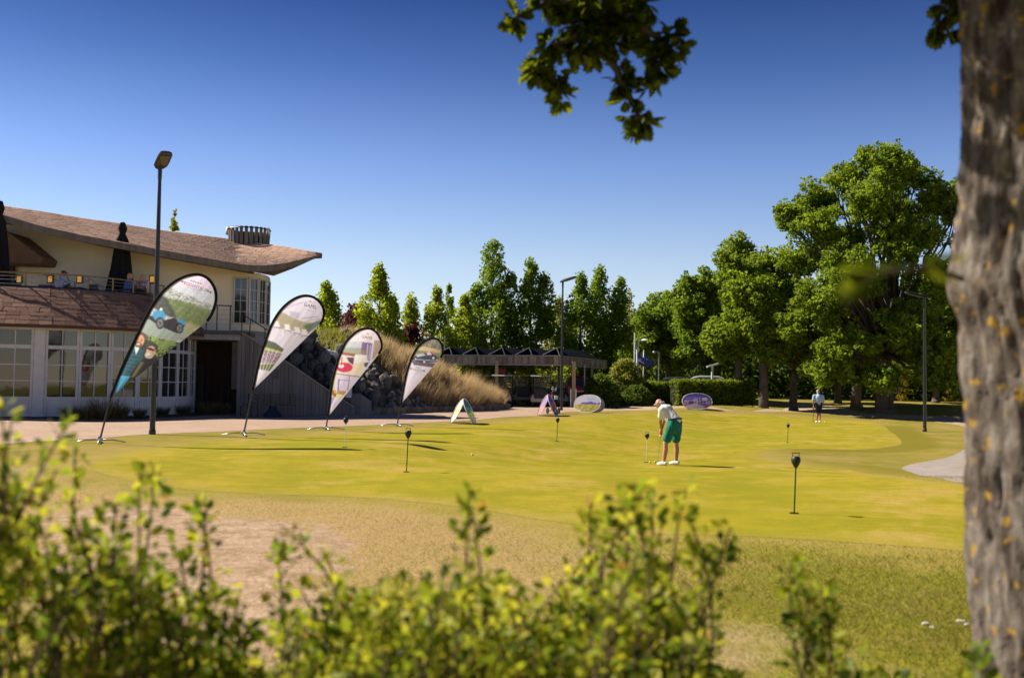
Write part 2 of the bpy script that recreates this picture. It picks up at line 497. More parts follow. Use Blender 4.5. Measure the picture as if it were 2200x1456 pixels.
def sheet(name, key, mat, lift, label, attrs=()):
    s = SD[key].ravel(); V = GV.copy(); V[:, 2] += lift
    qs = QUADS[(s[QUADS] > 0).any(1)]
    tris = np.concatenate([qs[:, [0, 1, 2]], qs[:, [0, 2, 3]]])
    ins = s[tris] > 0
    full = tris[ins.all(1)]; part = tris[ins.any(1) & ~ins.all(1)]
    vs = [tuple(v) for v in V]; ats = {a: list(SD[a].ravel()) for a in attrs}
    cache = {}; extra = []
    def cut(i, j):
        k = (min(i, j), max(i, j))
        if k not in cache:
            t = s[i] / (s[i] - s[j]); cache[k] = len(vs)
            vs.append(tuple(V[i] * (1 - t) + V[j] * t))
            for a in attrs: ats[a].append(ats[a][i] * (1 - t) + ats[a][j] * t)
        return cache[k]
    for tr in part:
        poly = []
        for q in range(3):
            i, j = int(tr[q]), int(tr[(q + 1) % 3])
            if s[i] > 0: poly.append(i)
            if (s[i] > 0) != (s[j] > 0): poly.append(cut(i, j))
        for q in range(1, len(poly) - 1): extra.append((poly[0], poly[q], poly[q + 1]))
    F = np.concatenate([full, np.array(extra)]) if extra else full
    used, inv = np.unique(F, return_inverse=True)
    Vn = np.array(vs)[used]
    ob = np_mesh(name, Vn, inv.reshape(F.shape), mat, attrs={a: np.array(ats[a])[used] for a in attrs}, smooth=True)
    return tag(ob, label, kind='structure')
sheet('path', 'track', M['track'], .002, 'sandy dirt track behind the green')
sheet('gravel_path', 'gravel', M['gravel'], .003, 'pale gravel path at the right of the green')
sheet('pavement', 'pave', M['pave'], .004, 'reddish brick pavement along the clubhouse')
sheet('putting_green', 'green', M['green'], .0025, 'closely mown putting green', attrs=('green',))

# grass blades on the rough lawn near the camera
def grass_mat(name, lo, hi):
    n = NT(name); n.set(.8, .2)
    c = n.ramp(n.attr('tint'), [(0, lo), (1, hi)])
    n.col(c)
    tr = n.new('ShaderNodeBsdfTranslucent'); n.lk(c, tr.inputs[0])
    mx = n.new('ShaderNodeMixShader'); mx.inputs[0].default_value = .62
    n.lk(n.b.outputs[0], mx.inputs[1]); n.lk(tr.outputs[0], mx.inputs[2]); n.lk(mx.outputs[0], n.out.inputs[0])
    return n.mat
M['blade'] = grass_mat('grass_blade', (.20, .22, .016), (.46, .36, .12))
M['straw'] = grass_mat('straw_blade', (.30, .20, .09), (.62, .46, .25))
M['darkblade'] = grass_mat('dark_blade', (.06, .065, .02), (.30, .23, .12))

def blades(P, h, w, lean, tint, bend=None):
    """P base points (n,3); returns V, F (tris), tint per vertex"""
    n = len(P); a = rng.uniform(0, 2 * np.pi, n)
    side = np.stack([np.cos(a), np.sin(a), np.zeros(n)], 1) * (w[:, None] / 2)
    b = rng.uniform(0, 2 * np.pi, n)
    tip = P + np.stack([np.cos(b) * lean * h, np.sin(b) * lean * h, h], 1)
    if bend is not None: tip = tip + bend * h[:, None]
    V = np.stack([P - side, P + side, tip], 1).reshape(-1, 3)
    return V, np.arange(3 * n).reshape(-1, 3), np.repeat(tint, 3)

n = 260000
Yb = 1 / rng.uniform(1 / 19.0, 1 / 4.5, n) ** 1.0; Xb = rng.uniform(-.56, .56, n) * Yb
gs = sdf(GREEN, Xb, Yb)
ok = (gs < .02)
so = np.maximum(sdf(SOIL, Xb, Yb), sdf(SOIL2, Xb, Yb))
ok &= rng.uniform(0, 1, n) > sst(-.5, .35, so + rng.normal(0, .25, n)) * .97
patch = np.sin(Xb * 1.7 + Yb * .6) * np.sin(Yb * 1.1 - Xb * .5) + .6 * np.sin(Xb * 4.1 - Yb * 2.3) * np.sin(Yb * 3.3 + Xb) + rng.normal(0, .5, n)
lush = sst(0, 2.6, Xb)
ok &= (patch > -.35 - .9 * lush)
Xb, Yb, patch, lush, gs = Xb[ok], Yb[ok], patch[ok], lush[ok], gs[ok]
k = len(Xb)
Pb = np.stack([Xb, Yb, terrain(Xb, Yb) - .004], 1)
far = sst(0, 1.2, -gs)
V, F, T = blades(Pb, rng.uniform(.010, .026, k) * (.45 + .55 * far) * (1 + .8 * lush), rng.uniform(.005, .010, k), rng.uniform(.3, 1.6, k), np.clip(.66 - .42 * lush + .15 * patch * (1 - lush) + rng.normal(0, .2, k), 0, 1))
tag(np_mesh('grass', V, F, M['blade'], attrs={'tint': T}), 'short rough grass blades in front of the green', kind='stuff')
# ================================================================ CLUBHOUSE
def shingle_mat(name, a, b, c3):
    n = NT(name); n.set(.9, .15)
    f = n.noise(n.pos(), 7, 5)
    c = n.ramp(n.rnd(), [(0, a), (.5, b), (1, c3)])
    c = n.mix(n.ramp(f, [(.35, .35), (.65, 0.0)]), c, tuple(q * .6 for q in a))
    n.col(c); n.bump(n.noise(n.pos(), 60, 4), .4, .01)
    return n.mat
M['shingle'] = shingle_mat('cedar_shingle', (.17, .095, .07), (.23, .13, .09), (.30, .175, .12))
M['roof_base'] = pm('roof_underlay', (.10, .06, .045), (.07, .045, .035), 5, .9, .1)
n = NT('bitumen_shingle'); n.set(.92, .12)
c = n.ramp(n.attr('tint'), [(0, (.42, .265, .19)), (.5, (.52, .34, .25)), (1, (.60, .41, .31))])
c = n.mix(n.ramp(n.noise(n.pos(), .9, 4), [(.4, 0.0), (.7, .15)]), c, (.44, .29, .21))
n.col(c); n.set(.95, 0); M['shingle_far'] = n.mat
M['grey_frame'] = pm('grey_painted_timber', (.56, .555, .56), (.48, .48, .49), 4, .6, .3)
M['cream_wall'] = pm('cream_render', (.78, .70, .56), (.72, .64, .50), 1.4, .9, .15, bump=.15, bscale=25)
M['weathered'] = pm('weathered_timber', (.20, .175, .15), (.12, .10, .085), 6, .85, .2, stretch=(1, 1, .15))
M['soffit'] = pm('brown_soffit', (.20, .12, .08), (.15, .09, .06), 4, .8, .2)
M['dark_wood'] = pm('dark_stained_timber', (.07, .045, .035), (.035, .025, .02), 7, .8, .25, stretch=(1, 1, .12))
M['bronze'] = pm('bronze_rail', (.30, .21, .10), (.24, .165, .08), 9, .45, .5, .3)
M['terrace'] = pm('terrace_deck', (.22, .19, .16), (.16, .135, .11), 5, .85, .2)
M['concrete'] = pm('grey_concrete', (.30, .295, .29), (.22, .215, .21), 3, .9, .2, bump=.2)
n = NT('window_glass'); n.set(.03, .5); n.col((.012, .014, .015))
g = n.new('ShaderNodeBsdfGlossy'); g.inputs['Roughness'].default_value = .025; g.inputs['Color'].default_value = (.34, .36, .38, 1)
wv = n.noise(n.pos(), 1.2, 2); bp = n.new('ShaderNodeBump'); bp.inputs['Strength'].default_value = .06; bp.inputs['Distance'].default_value = .05
n.lk(wv, bp.inputs['Height']); n.lk(bp.outputs[0], g.inputs['Normal'])
lw = n.new('ShaderNodeLayerWeight'); lw.inputs[0].default_value = .42
mx = n.new('ShaderNodeMixShader'); n.lk(n.math('MULTIPLY_ADD', lw.outputs['Fresnel'], .5, .06, clamp=True), mx.inputs[0])
n.lk(n.b.outputs[0], mx.inputs[1]); n.lk(g.outputs[0], mx.inputs[2]); n.lk(mx.outputs[0], n.out.inputs[0]); M['glass'] = n.mat

CL = Vector((-15.0, 41.0, .46))
club = thing('clubhouse', 'cream clubhouse with sweeping brown shingle roof, terrace and curved glazed ground floor', 'building', CL)
def part(mb, name, mat, parent=club, smooth=False, auto=None):
    return mb.build(name, mat, parent, smooth, CL, auto)

# --- ground-floor facade line
P0 = at(93, 880, 35.2); P0.z = 0
def step(p, th, L): return Vector((p.x + math.cos(R(th)) * L, p.y + math.sin(R(th)) * L, 0))
right = [P0]
for th in (30, 41, 52, 63, 74, 85, 96): right.append(step(right[-1], th, 1.1))
left = [P0]
for th, L in ((24, .36), (18, 1.2), (12, .36), (6, 1.2), (0, 1.2), (-6, 1.2)): left.append(step(left[-1], th, -L))
FAC = list(reversed(left)) + right[1:]
FAC.append(step(FAC[-1], 112, 1.0)); FAC.append(step(FAC[-1], 130, 1.0)); FAC.append(step(FAC[-1], 150, 1.2))
def seg_dir(i, pts=None):
    pts = pts or FAC
    a, b = pts[max(i - 1, 0)], pts[min(i + 1, len(pts) - 1)]
    d = (b - a).normalized(); return d, Vector((d.y, -d.x, 0))
def offset(pts, o): return [p + seg_dir(i, pts)[1] * o for i, p in enumerate(pts)]

BZ, SILL, TR0, TR1, GTOP, EZ = .44, 1.21, 2.90, 3.03, 3.56, 3.72
kinds = ['wall', 'win', 'win', 'pil', 'win', 'pil'] + ['win'] * 7 + ['wall'] * 3
kinds = ['win', 'win', 'win', 'pil', 'win', 'pil'] + ['win'] * 7 + ['wall'] * 3
def frame_box(mb, p, d, nrm, s0, s1, z0, z1, depth, off=0):
    c = p + d * ((s0 + s1) / 2) + nrm * off; c = Vector((c.x, c.y, (z0 + z1) / 2))
    Mr = Matrix((d, Vector((-d.y, d.x, 0)), Vector((0, 0, 1)))).transposed()
    mb.box(c, (s1 - s0, depth, z1 - z0), rot=Mr)
for i, kd in enumerate(kinds):
    p, q = FAC[i], FAC[i + 1]; L = (q - p).length; d = (q - p) / L; nr = Vector((d.y, -d.x, 0))
    if kd == 'wall':
        mb = MB(); frame_box(mb, p, d, nr, 0, L, BZ, EZ + .3, .2); part(mb, 'wall', M['dark_wood']); continue
    if kd == 'pil':
        mb = MB(); frame_box(mb, p, d, nr, 0, L, BZ, EZ + .1, .16, .03); frame_box(mb, p, d, nr, -.02, L + .02, BZ, BZ + .14, .2, .04)
        part(mb, 'pilaster', M['grey_frame']); continue
    mb = MB(); fw_ = .085
    for s0, s1 in ((0, fw_), (L - fw_, L)): frame_box(mb, p, d, nr, s0, s1, BZ, EZ + .1, .14)
    for z0, z1 in ((SILL - .09, SILL), (TR0, TR1), (GTOP, EZ + .1)): frame_box(mb, p, d, nr, fw_, L - fw_, z0, z1, .13)
    frame_box(mb, p, d, nr, fw_ - .03, L - fw_ + .03, SILL - .11, SILL - .075, .2)
    mw = .035
    frame_box(mb, p, d, nr, L / 2 - mw / 2, L / 2 + mw / 2, SILL, TR0, .06); frame_box(mb, p, d, nr, L / 2 - mw / 2, L / 2 + mw / 2, TR1, GTOP, .06)
    hs = (TR0 - SILL) / 3
    for k in (1, 2): frame_box(mb, p, d, nr, fw_, L - fw_, SILL + hs * k - mw / 2, SILL + hs * k + mw / 2, .055)
    win = part(mb, 'window', M['grey_frame'])
    for r_ in range(4):
        z0, z1 = (SILL + hs * r_, SILL + hs * (r_ + 1)) if r_ < 3 else (TR1, GTOP)
        for s0, s1 in ((fw_, L / 2), (L / 2, L - fw_)):
            pb = MB(); a = R(random.uniform(-.5, .5)); frame_box(pb, p, d, nr, s0, s1, z0, z1, .012, -.005)
            part(pb, 'pane', M['glass'], win)
    mb = MB(); frame_box(mb, p, d, nr, fw_, L - fw_, BZ, SILL - .09, .08)
    pan = part(mb, 'panel', M['grey_frame'])
    for k in range(4):
        zb = BZ + .03 + k * .155
        pb = MB(); frame_box(pb, p, d, nr, fw_ + .03, L - fw_ - .03, zb, zb + .142, .03, .046)
        part(pb, 'board', M['grey_frame'], pan)
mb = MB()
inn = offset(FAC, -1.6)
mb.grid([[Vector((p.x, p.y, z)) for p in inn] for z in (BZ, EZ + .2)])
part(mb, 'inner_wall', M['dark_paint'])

# --- lower shingle roof
EAV = [Vector((p.x, p.y, EZ)) for p in offset(FAC, .6)]
TOP = [Vector((p.x, p.y, 5.12)) for p in offset(FAC, -.95)]
mb = MB(); mb.grid([EAV, [e.lerp(t, .5) - Vector((0, 0, .03)) for e, t in zip(EAV, TOP)], TOP])
mb.grid([[p - Vector((0, 0, .1)) for p in EAV], EAV])
mb.grid([[p - Vector((0, 0, .1)) for p in EAV], [Vector((p.x, p.y, EZ)) for p in offset(FAC, 0)]])
lroof = part(mb, 'lower_roof', M['roof_base'])
def arclen(pts):
    s = [0]
    for a, b in zip(pts, pts[1:]): s.append(s[-1] + (b - a).length)
    return s
def at_len(pts, S, x):
    x = max(0, min(x, S[-1] - 1e-6))
    for i in range(len(pts) - 1):
        if x <= S[i + 1]:
            t = (x - S[i]) / (S[i + 1] - S[i]); return pts[i].lerp(pts[i + 1], t), (pts[i + 1] - pts[i]).normalized()
    return pts[-1], (pts[-1] - pts[-2]).normalized()
shm = []
for w in (.30, .36, .42):
    for v_ in range(2):
        b = MB(); h = .27
        vs_ = [(-w / 2, 0, 0), (w / 2, random.uniform(-.01, .01), 0), (w / 2, h, -.004), (-w / 2, h, -.004), (-w / 2, 0, .022), (w / 2, .0, .02), (w / 2, h, .004), (-w / 2, h, .004)]
        b.add(vs_, [(3, 2, 1, 0), (4, 5, 6, 7), (0, 1, 5, 4), (1, 2, 6, 5), (2, 3, 7, 6), (3, 0, 4, 7)])
        me = bpy.data.meshes.new('shingle'); me.from_pydata(b.v, [], b.f); me.materials.append(M['shingle']); me.update(); shm.append((w, me))
ncourse = 9; cnt = 0; rest = MB()
for rI in range(ncourse):
    t0 = rI / ncourse
    line = [e.lerp(t, t0) for e, t in zip(EAV, TOP)]
    up1 = [e.lerp(t, min(1, t0 + .12)) for e, t in zip(EAV, TOP)]
    S = arclen(line); x = random.uniform(0, .3)
    while x < S[-1] - .4:
        w, me = random.choice(shm)
        p, d = at_len(line, S, x + w / 2)
        q, _ = at_len(up1, arclen(up1), (x + w / 2) / S[-1] * arclen(up1)[-1])
        u = (q - p); u = (u - d * u.dot(d)).normalized(); nn = d.cross(u).normalized()
        Mr = Matrix((d, u, nn)).transposed()
        tilt = Mr @ Matrix.Rotation(R(random.uniform(1.5, 3.5)), 3, 'X') @ Matrix.Rotation(R(random.uniform(-.8, .8)), 3, 'Z')
        if cnt < 300 and x > 2.0:
            o = bpy.data.objects.new('shingle', me); col.objects.link(o); o.parent = lroof
            m4 = tilt.to_4x4(); m4.translation = p + nn * .006 - CL; o.matrix_local = m4; cnt += 1
        else:
            rest.add([p + tilt @ v.co + nn * .006 for v in me.vertices], [tuple(f.vertices) for f in me.polygons])
        x += w + .012
if rest.v: tag(part(rest, 'shingles', M['shingle'], lroof), kind='stuff')

# --- terrace deck behind the lower roof and landing at the stairs
mb = MB()
tin = offset(FAC, -.9)
deck = [Vector((p.x, p.y, 4.62)) for p in tin]
mb.prism(deck + [Vector((-17, 47.5, 4.62)), Vector((-26, 47.5, 4.62))], (0, 0, -.25))
part(mb, 'terrace_deck', M['terrace'])
mb = MB(); cop = offset(FAC, -.98)
mb.tube([Vector((p.x, p.y, 5.14)) for p in cop], .05, 6)
part(mb, 'coping', M['dark_paint'])
mb = MB()
l0 = at(396, 708, 40.2); l1 = at(519, 710, 40.9)
LZ = 3.90
mb.prism([Vector((l0.x, l0.y, LZ)), Vector((l1.x, l1.y, LZ)), Vector((l1.x + .1, 46, LZ)), Vector((l0.x - 1.2, 46, LZ))], (0, 0, -.16))
part(mb, 'landing', M['dark_paint'])
mb = MB()
mb.prism([Vector((l0.x, l0.y + .06, LZ - .163)), Vector((l1.x - .06, l1.y + .06, LZ - .163)), Vector((l1.x, 46, LZ - .163)), Vector((l0.x - 1.1, 46, LZ - .163))], (0, 0, -.22))
part(mb, 'landing_beam', M['concrete'])
# recess under the landing: dark plank wall and door, each plank its own piece
a0 = at(400, 884, 43.2); a1 = at(508, 884, 43.6)
mb = MB(); mb.bar(Vector((a0.x - 1.5, a0.y + .12, 2.1)), Vector((a1.x + .4, a1.y + .12, 2.1)), .1, 3.5)
back = part(mb, 'recess_wall', M['dark_wood'])
npl = 14
for k in range(npl):
    t0, t1 = k / npl, (k + .93) / npl
    mb = MB(); q0 = a0.lerp(a1, t0); q1 = a0.lerp(a1, t1); hh = 3.25 if k > 4 else 1.0
    zc = .46 + hh / 2 if k > 4 else .46 + 2.2 + hh / 2
    mb.bar(Vector((q0.x, q0.y + .03 + .015 * (k % 2), zc)), Vector((q1.x, q1.y + .03 + .015 * (k % 2), zc)), .05, hh)
    part(mb, 'plank', M['dark_wood'], back)
mb = MB(); d0 = a0.lerp(a1, 0.02); d1 = a0.lerp(a1, .34)
mb.bar(Vector((d0.x, d0.y - .02, 1.53)), Vector((d1.x, d1.y - .02, 1.53)), .06, 2.12)
dr = part(mb, 'door', M['black_plastic'])
mb = MB(); hp = d0.lerp(d1, .85); mb.cyl(Vector((hp.x, hp.y - .06, 1.5)), Vector((hp.x, hp.y - .11, 1.5)), .02, n=8); mb.bar(Vector((hp.x, hp.y - .11, 1.5)), Vector((hp.x - .12, hp.y - .11, 1.5)), .02, .02)
part(mb, 'handle', M['chrome'], dr)

# --- upper wall
WPX = [(-200, 40.6), (-100, 40.5), (0, 40.4), (80, 40.45), (160, 40.6), (250, 40.8), (340, 41.3), (420, 41.8), (470, 42.2), (499, 42.45), (531, 42.65), (552, 43.0), (567, 43.55), (576, 44.4), (578.5, 45.7), (578, 48)]
EAVE = [(-70, 446, 37.6), (4, 461, 38.0), (77, 483, 38.4), (165, 503, 38.8), (250, 519, 39.1), (335, 535, 39.4), (400, 547, 39.9), (462, 558, 40.4), (510, 567, 40.8), (545, 571, 41.1), (580, 570, 41.6), (620, 564, 42.2), (660, 554, 42.9), (692, 546, 43.5)]
RIDG = [(-70, 432, 44.50), (0, 441, 44.80), (85, 453, 45.00), (170, 467, 45.20), (254, 479, 45.40), (346, 494, 45.70), (410, 502, 45.90), (470, 510, 46.10), (515, 516, 46.34), (550, 521, 45.92), (585, 525.5, 45.40), (625, 532, 44.69), (662, 539, 43.94), (692, 545.4, 43.60)]
EV = [at(*p) for p in EAVE]; RG = [at(*p) for p in RIDG]
def eave_z(x): return float(np.interp(x, [e.x for e in EV], [e.z for e in EV]))
WB = [at(px, 700, Y) for px, Y in WPX]
mb = MB()
mb.grid([[Vector((p.x, p.y, 3.75)) for p in WB], [Vector((p.x, p.y, 5.2)) for p in WB], [Vector((p.x, p.y, eave_z(p.x) - .12)) for p in WB]])
part(mb, 'upper_wall', M['cream_wall'], smooth=True)
mb = MB(); q0, q1 = Vector((WB[-3].x, WB[-3].y, 0)), Vector((WB[-1].x, WB[-1].y, 0))
mb.grid([[Vector((p.x + .03, p.y - .03, z)) for p in WB[9:]] for z in (1.5, 4.0)])
part(mb, 'plinth', M['concrete'])
# upper windows, on the curved corner
UW = [(9, 2), (10, 2), (11, 2), (12, 1)]
for i, nc in UW:
    p, q = WB[i].copy(), WB[i + 1].copy(); p.z = q.z = 0
    L = (q - p).length; d = (q - p) / L; nr = Vector((d.y, -d.x, 0)); z0, z1 = 4.28, 6.28
    mb = MB(); f_ = .06
    for s0, s1 in ((.01, .01 + f_), (L - f_ - .01, L - .01)): frame_box(mb, p, d, nr, s0, s1, z0, z1, .1, .03)
    for a, b in ((z0, z0 + f_), (z1 - f_, z1)): frame_box(mb, p, d, nr, .01 + f_, L - f_ - .01, a, b, .095, .03)
    w_ = (L - 2 * f_ - .02)
    for k in range(1, nc): frame_box(mb, p, d, nr, .01 + f_ + w_ * k / nc - .012, .01 + f_ + w_ * k / nc + .012, z0 + f_, z1 - f_, .05, .04)
    nr_ = 4; hh = (z1 - z0 - 2 * f_) / nr_
    for k in range(1, nr_): frame_box(mb, p, d, nr, .01 + f_, L - f_ - .01, z0 + f_ + hh * k - .012, z0 + f_ + hh * k + .012, .045, .04)
    wn_ = part(mb, 'window', M['grey_frame'])
    for r_ in range(nr_):
        for c_ in range(nc):
            pb = MB(); frame_box(pb, p, d, nr, .01 + f_ + w_ * c_ / nc, .01 + f_ + w_ * (c_ + 1) / nc, z0 + f_ + hh * r_, z0 + f_ + hh * (r_ + 1), .012, .03)
            part(pb, 'pane', M['glass'], wn_)
# left: dark canopy and doorway
mb = MB()
c0 = [at(-90, 470, 38.6), at(14, 497, 38.6), at(60, 530, 38.9), at(91, 553, 39.2), at(86, 567, 39.2), at(-90, 560, 38.6)]
mb.prism(c0, (0, 1.9, 0)); part(mb, 'canopy', M['soffit'])
mb = MB(); mb.prism([at(-90, 562, 40.2), at(29, 562, 40.2), at(29, 640, 40.2), at(-90, 640, 40.2)], (0, .1, 0)); part(mb, 'terrace_door', M['black_plastic'])

# --- upper roof with shingle courses
TH = .26
BK = [at(px_ - 12, py_ + 30, Y_ + 4) for px_, py_, Y_ in RIDG]; 
for i_, (px_, py_, Y_) in {9: (548, 580, 46.2), 10: (588, 593, 46.4), 11: (630, 577, 45.8), 12: (665, 561, 45.0), 13: (692, 546.5, 43.9)}.items(): BK[i_] = at(px_, py_ - 3, Y_)
def roofpt(i, t): 
    p = EV[i].lerp(RG[i], t); p.z -= .16 * math.sin(math.pi * t); return p
mb = MB(); mb.grid([[roofpt(i, t) - Vector((0, 0, .035)) for i in range(len(EV))] for t in (0, .2, .4, .6, .8, 1)])
mb.grid([RG, BK])
uroof = part(mb, 'upper_roof', M['roof_base'])
EB = [e - Vector((0, 0, TH)) for e in EV]; EB[-1] = EV[-1] - Vector((0, 0, .07)); EB[-2] = EV[-2] - Vector((0, 0, .16)); EB[-3] = EV[-3] - Vector((0, 0, .22))
mb = MB(); mb.grid([EV, EB]); mb.grid([[e + Vector((.0, .06, 0)) for e in EV], [e + Vector((0, .06, 0)) for e in EB]])
mb.grid([EB, [e + Vector((0, .06, 0)) for e in EB]])
part(mb, 'fascia', M['weathered'], uroof)
mb = MB()
inner = [Vector((e.x, e.y + 2.6, e.z + .1)) for e in EB[:9]] + [b - Vector((0, 0, .06)) for b in BK[9:]]
mb.grid([EB, inner]); mb.grid([inner[:8], [Vector((v.x - 2.5, v.y + 5, v.z)) for v in inner[:8]]])
part(mb, 'soffit', M['soffit'], uroof)
mb = MB(); mb.grid([BK[10:], [b - Vector((0, 0, .06)) for b in BK[10:]]]); part(mb, 'rear_fascia', M['weathered'], uroof)
vs_, fs_, ts_ = [], [], []
nco = 22
for rI in range(nco):
    t0 = rI / nco; t1 = min(1.0, t0 + 1.35 / nco)
    def row(t):
        return [roofpt(i, t) for i in range(len(EV))]
    A, B = row(t0), row(t1); SA, SB = arclen(A), arclen(B)
    if SA[-1] < .5: continue
    ns = int(SA[-1] / .42); off = random.uniform(0, .5)
    for k in range(ns):
        xa, xb = (k + off) / ns, (k + off + .955) / ns
        if xb > 1: continue
        a0_, d = at_len(A, SA, xa * SA[-1]); a1_, _ = at_len(A, SA, xb * SA[-1]); b0_, _ = at_len(B, SB, xa * SB[-1]); b1_, _ = at_len(B, SB, xb * SB[-1])
        nn = d.cross((b0_ - a0_).normalized()).normalized()
        if nn.z < 0: nn = -nn
        h_ = random.uniform(.003, .006); base = len(vs_)
        vs_ += [a0_ + nn * h_, a1_ + nn * h_, b1_ + nn * .002, b0_ + nn * .002, a0_ + nn * .0005, a1_ + nn * .0005]
        fs_ += [(base, base + 1, base + 2, base + 3), (base + 4, base + 5, base + 1, base)]
        ts_ += [random.random()] * 6
o = np_mesh('shingles', np.array([tuple(v - CL) for v in vs_]), np.array(fs_), M['shingle_far'], uroof, {'tint': ts_}); tag(o, kind='stuff')
# --- slatted chimney drum
ch = at(535, 520, 46.5); chz = ch.z
mb = MB(); mb.lathe([(.80, -.6), (.80, .38)], (ch.x, ch.y, chz), 18); chim = part(mb, 'chimney', M['dark_paint'])
for k in range(26):
    a = 2 * math.pi * k / 26; r0 = .93
    mb = MB(); mb.bar(Vector((ch.x + r0 * .97 * math.cos(a), ch.y + r0 * .97 * math.sin(a), chz - .5)), Vector((ch.x + r0 * 1.03 * math.cos(a), ch.y + r0 * 1.03 * math.sin(a), chz + .62)), .15, .03, upv=(math.cos(a), math.sin(a), 0))
    part(mb, 'slat', M['weathered'], chim)
mb = MB(); mb.tube([Vector((ch.x + .98 * math.cos(t * math.pi / 12), ch.y + .98 * math.sin(t * math.pi / 12), chz + .56)) for t in range(25)], .03, 6)
part(mb, 'hoop', M['black_metal'], chim)
for sx in (-1, 1):
    mb = MB(); mb.cyl(Vector((ch.x + sx * 1.0, ch.y - .2, chz + .3)), Vector((ch.x + sx * .9, ch.y - .25, chz + .62)), .06, .11, 10)
    part(mb, 'vent_horn', M['white_paint'], chim, True)
# --- terrace railing: posts, handrail, wires
rl = offset(FAC, -1.06)
RS = arclen(rl)
RZ = 5.66
mb = MB(); mb.tube([Vector((p.x, p.y, RZ)) for p in rl[:13]], .028, 6); rail = part(mb, 'terrace_railing', M['bronze'])
def px_of(p): 
    v = Vector(p) - Vector((0, 0, CAMZ)); dz = v.dot(fwd); return CX + FPX * v.dot(rt) / dz, CY - FPX * v.dot(up) / dz
pxs_ = [px_of((p.x, p.y, RZ))[0] for p in rl]
for px in (-20, 55, 128, 190, 243, 287, 323, 352):
    x = float(np.interp(px, pxs_[:13], [p.x for p in rl[:13]])); y = float(np.interp(px, pxs_[:13], [p.y for p in rl[:13]]))
    mb = MB(); mb.bar(Vector((x, y, 4.9)), Vector((x, y, RZ)), .05, .05); part(mb, 'post', M['bronze'], rail)
for z in (5.25, 5.4, 5.53):
    mb = MB(); mb.tube([Vector((p.x, p.y, z)) for p in rl[:13]], .006, 4); part(mb, 'wire', M['grey_steel'], rail)
b0, b1 = at(440, 700, 40.4), at(497, 700, 40.8)
mb = MB(); mb.cyl(Vector((b0.x, b0.y, LZ + 1.02)), Vector((b1.x, b1.y, LZ + 1.02)), .025, n=6); lrail = part(mb, 'landing_railing', M['black_metal'])
for t in (.05, .45, .95):
    q = b0.lerp(b1, t); mb = MB(); mb.bar(Vector((q.x, q.y, LZ)), Vector((q.x, q.y, LZ + 1.02)), .04, .04); part(mb, 'post', M['black_metal'], lrail)
for z in (.25, .45, .65, .85):
    mb = MB(); mb.cyl(Vector((b0.x, b0.y, LZ + z)), Vector((b1.x, b1.y, LZ + z)), .006, n=4); part(mb, 'wire', M['grey_steel'], lrail)

# ================================================================ STAIR WALL
M['board_concrete'] = pm('board_marked_concrete', (.235, .215, .205), (.145, .13, .125), 2.2, .9, .15, stretch=(2.2, 2.2, .12), bump=.3, bscale=9)
W0 = at(505, 884, 41.0)
sw = thing('stair_wall', 'tall grey board-marked wall with sloping top beside the terrace stairs', 'wall', (W0.x, W0.y, .46))
def wp(px, py, Y=41.0): return at(px, py, Y)
def spart(mb, name, mat, smooth=False): return mb.build(name, mat, sw, smooth, (W0.x, W0.y, .46))
topl = [(512, 714), (534, 724), (600, 767), (650, 801), (700, 835), (745, 864), (762, 876)]
cols_ = 30
tp = [wp(*p, 41.0 + (p[0] - 505) * .004) for p in topl]
xa, xb = tp[0].x, tp[-1].x
bw = (xb - xa) / cols_
for k in range(cols_):
    x0, x1 = xa + bw * k, xa + bw * (k + .96)
    def zt(x): return float(np.interp(x, [q.x for q in tp], [q.z for q in tp]))
    y0 = 41.0 + (x0 - xa) * .17; dy = random.uniform(0, .012)
    mb = MB(); mb.prism([Vector((x0, y0 + dy, .42)), Vector((x1, y0 + dy, .42)), Vector((x1, y0 + dy, zt(x1))), Vector((x0, y0 + dy, zt(x0)))], (0, .22, 0))
    spart(mb, 'board', M['board_concrete'])
mb = MB(); mb.prism([Vector((xa, 41.05, .42)), Vector((xb, 41.05 + (xb - xa) * .17, .42)), Vector((xb, 41.05 + (xb - xa) * .17, tp[-1].z - .05)), Vector((xa, 41.05, tp[0].z - .05))], (0, .14, 0)); spart(mb, 'core', M['concrete'])
mb = MB()
for a, b in zip(tp, tp[1:]): mb.bar(Vector((a.x, 41.1 + (a.x - xa) * .17, a.z + .02)), Vector((b.x, 41.1 + (b.x - xa) * .17, b.z + .02)), .34, .05)
spart(mb, 'coping', M['concrete'])
mb = MB()
for k in range(18):
    t = k / 18; p = tp[0].lerp(tp[-1], t); mb.box((p.x + .12, 42.2 + (p.x - xa) * .17, (p.z - .5 + .4) / 2), (.32, 1.6, max(.1, p.z - .5 - .4)))
spart(mb, 'steps', M['concrete'])
hr = [at(519, 674, 41.9), at(575, 709, 42.1), at(632, 750, 42.4), at(710, 797, 42.8), at(800, 858, 43.2)]
mb = MB(); mb.tube(hr, .025, 6); spart(mb, 'handrail', M['black_metal'])
for t in (.02, .33, .9, 1.6, 2.35, 3.0, 3.6, 3.95):
    i = min(int(t), 3); p = hr[i].lerp(hr[i + 1], t - i); mb = MB(); mb.bar(p - Vector((0, 0, 1.0)), p, .04, .04); spart(mb, 'rail_post', M['black_metal'])
mb = MB(); s0 = at(588, 803, 41.0); mb.box((s0.x, 41.0 + (s0.x - xa) * .17 - .04, s0.z), (.22, .06, .36)); spart(mb, 'wall_box', M['dark_paint'])
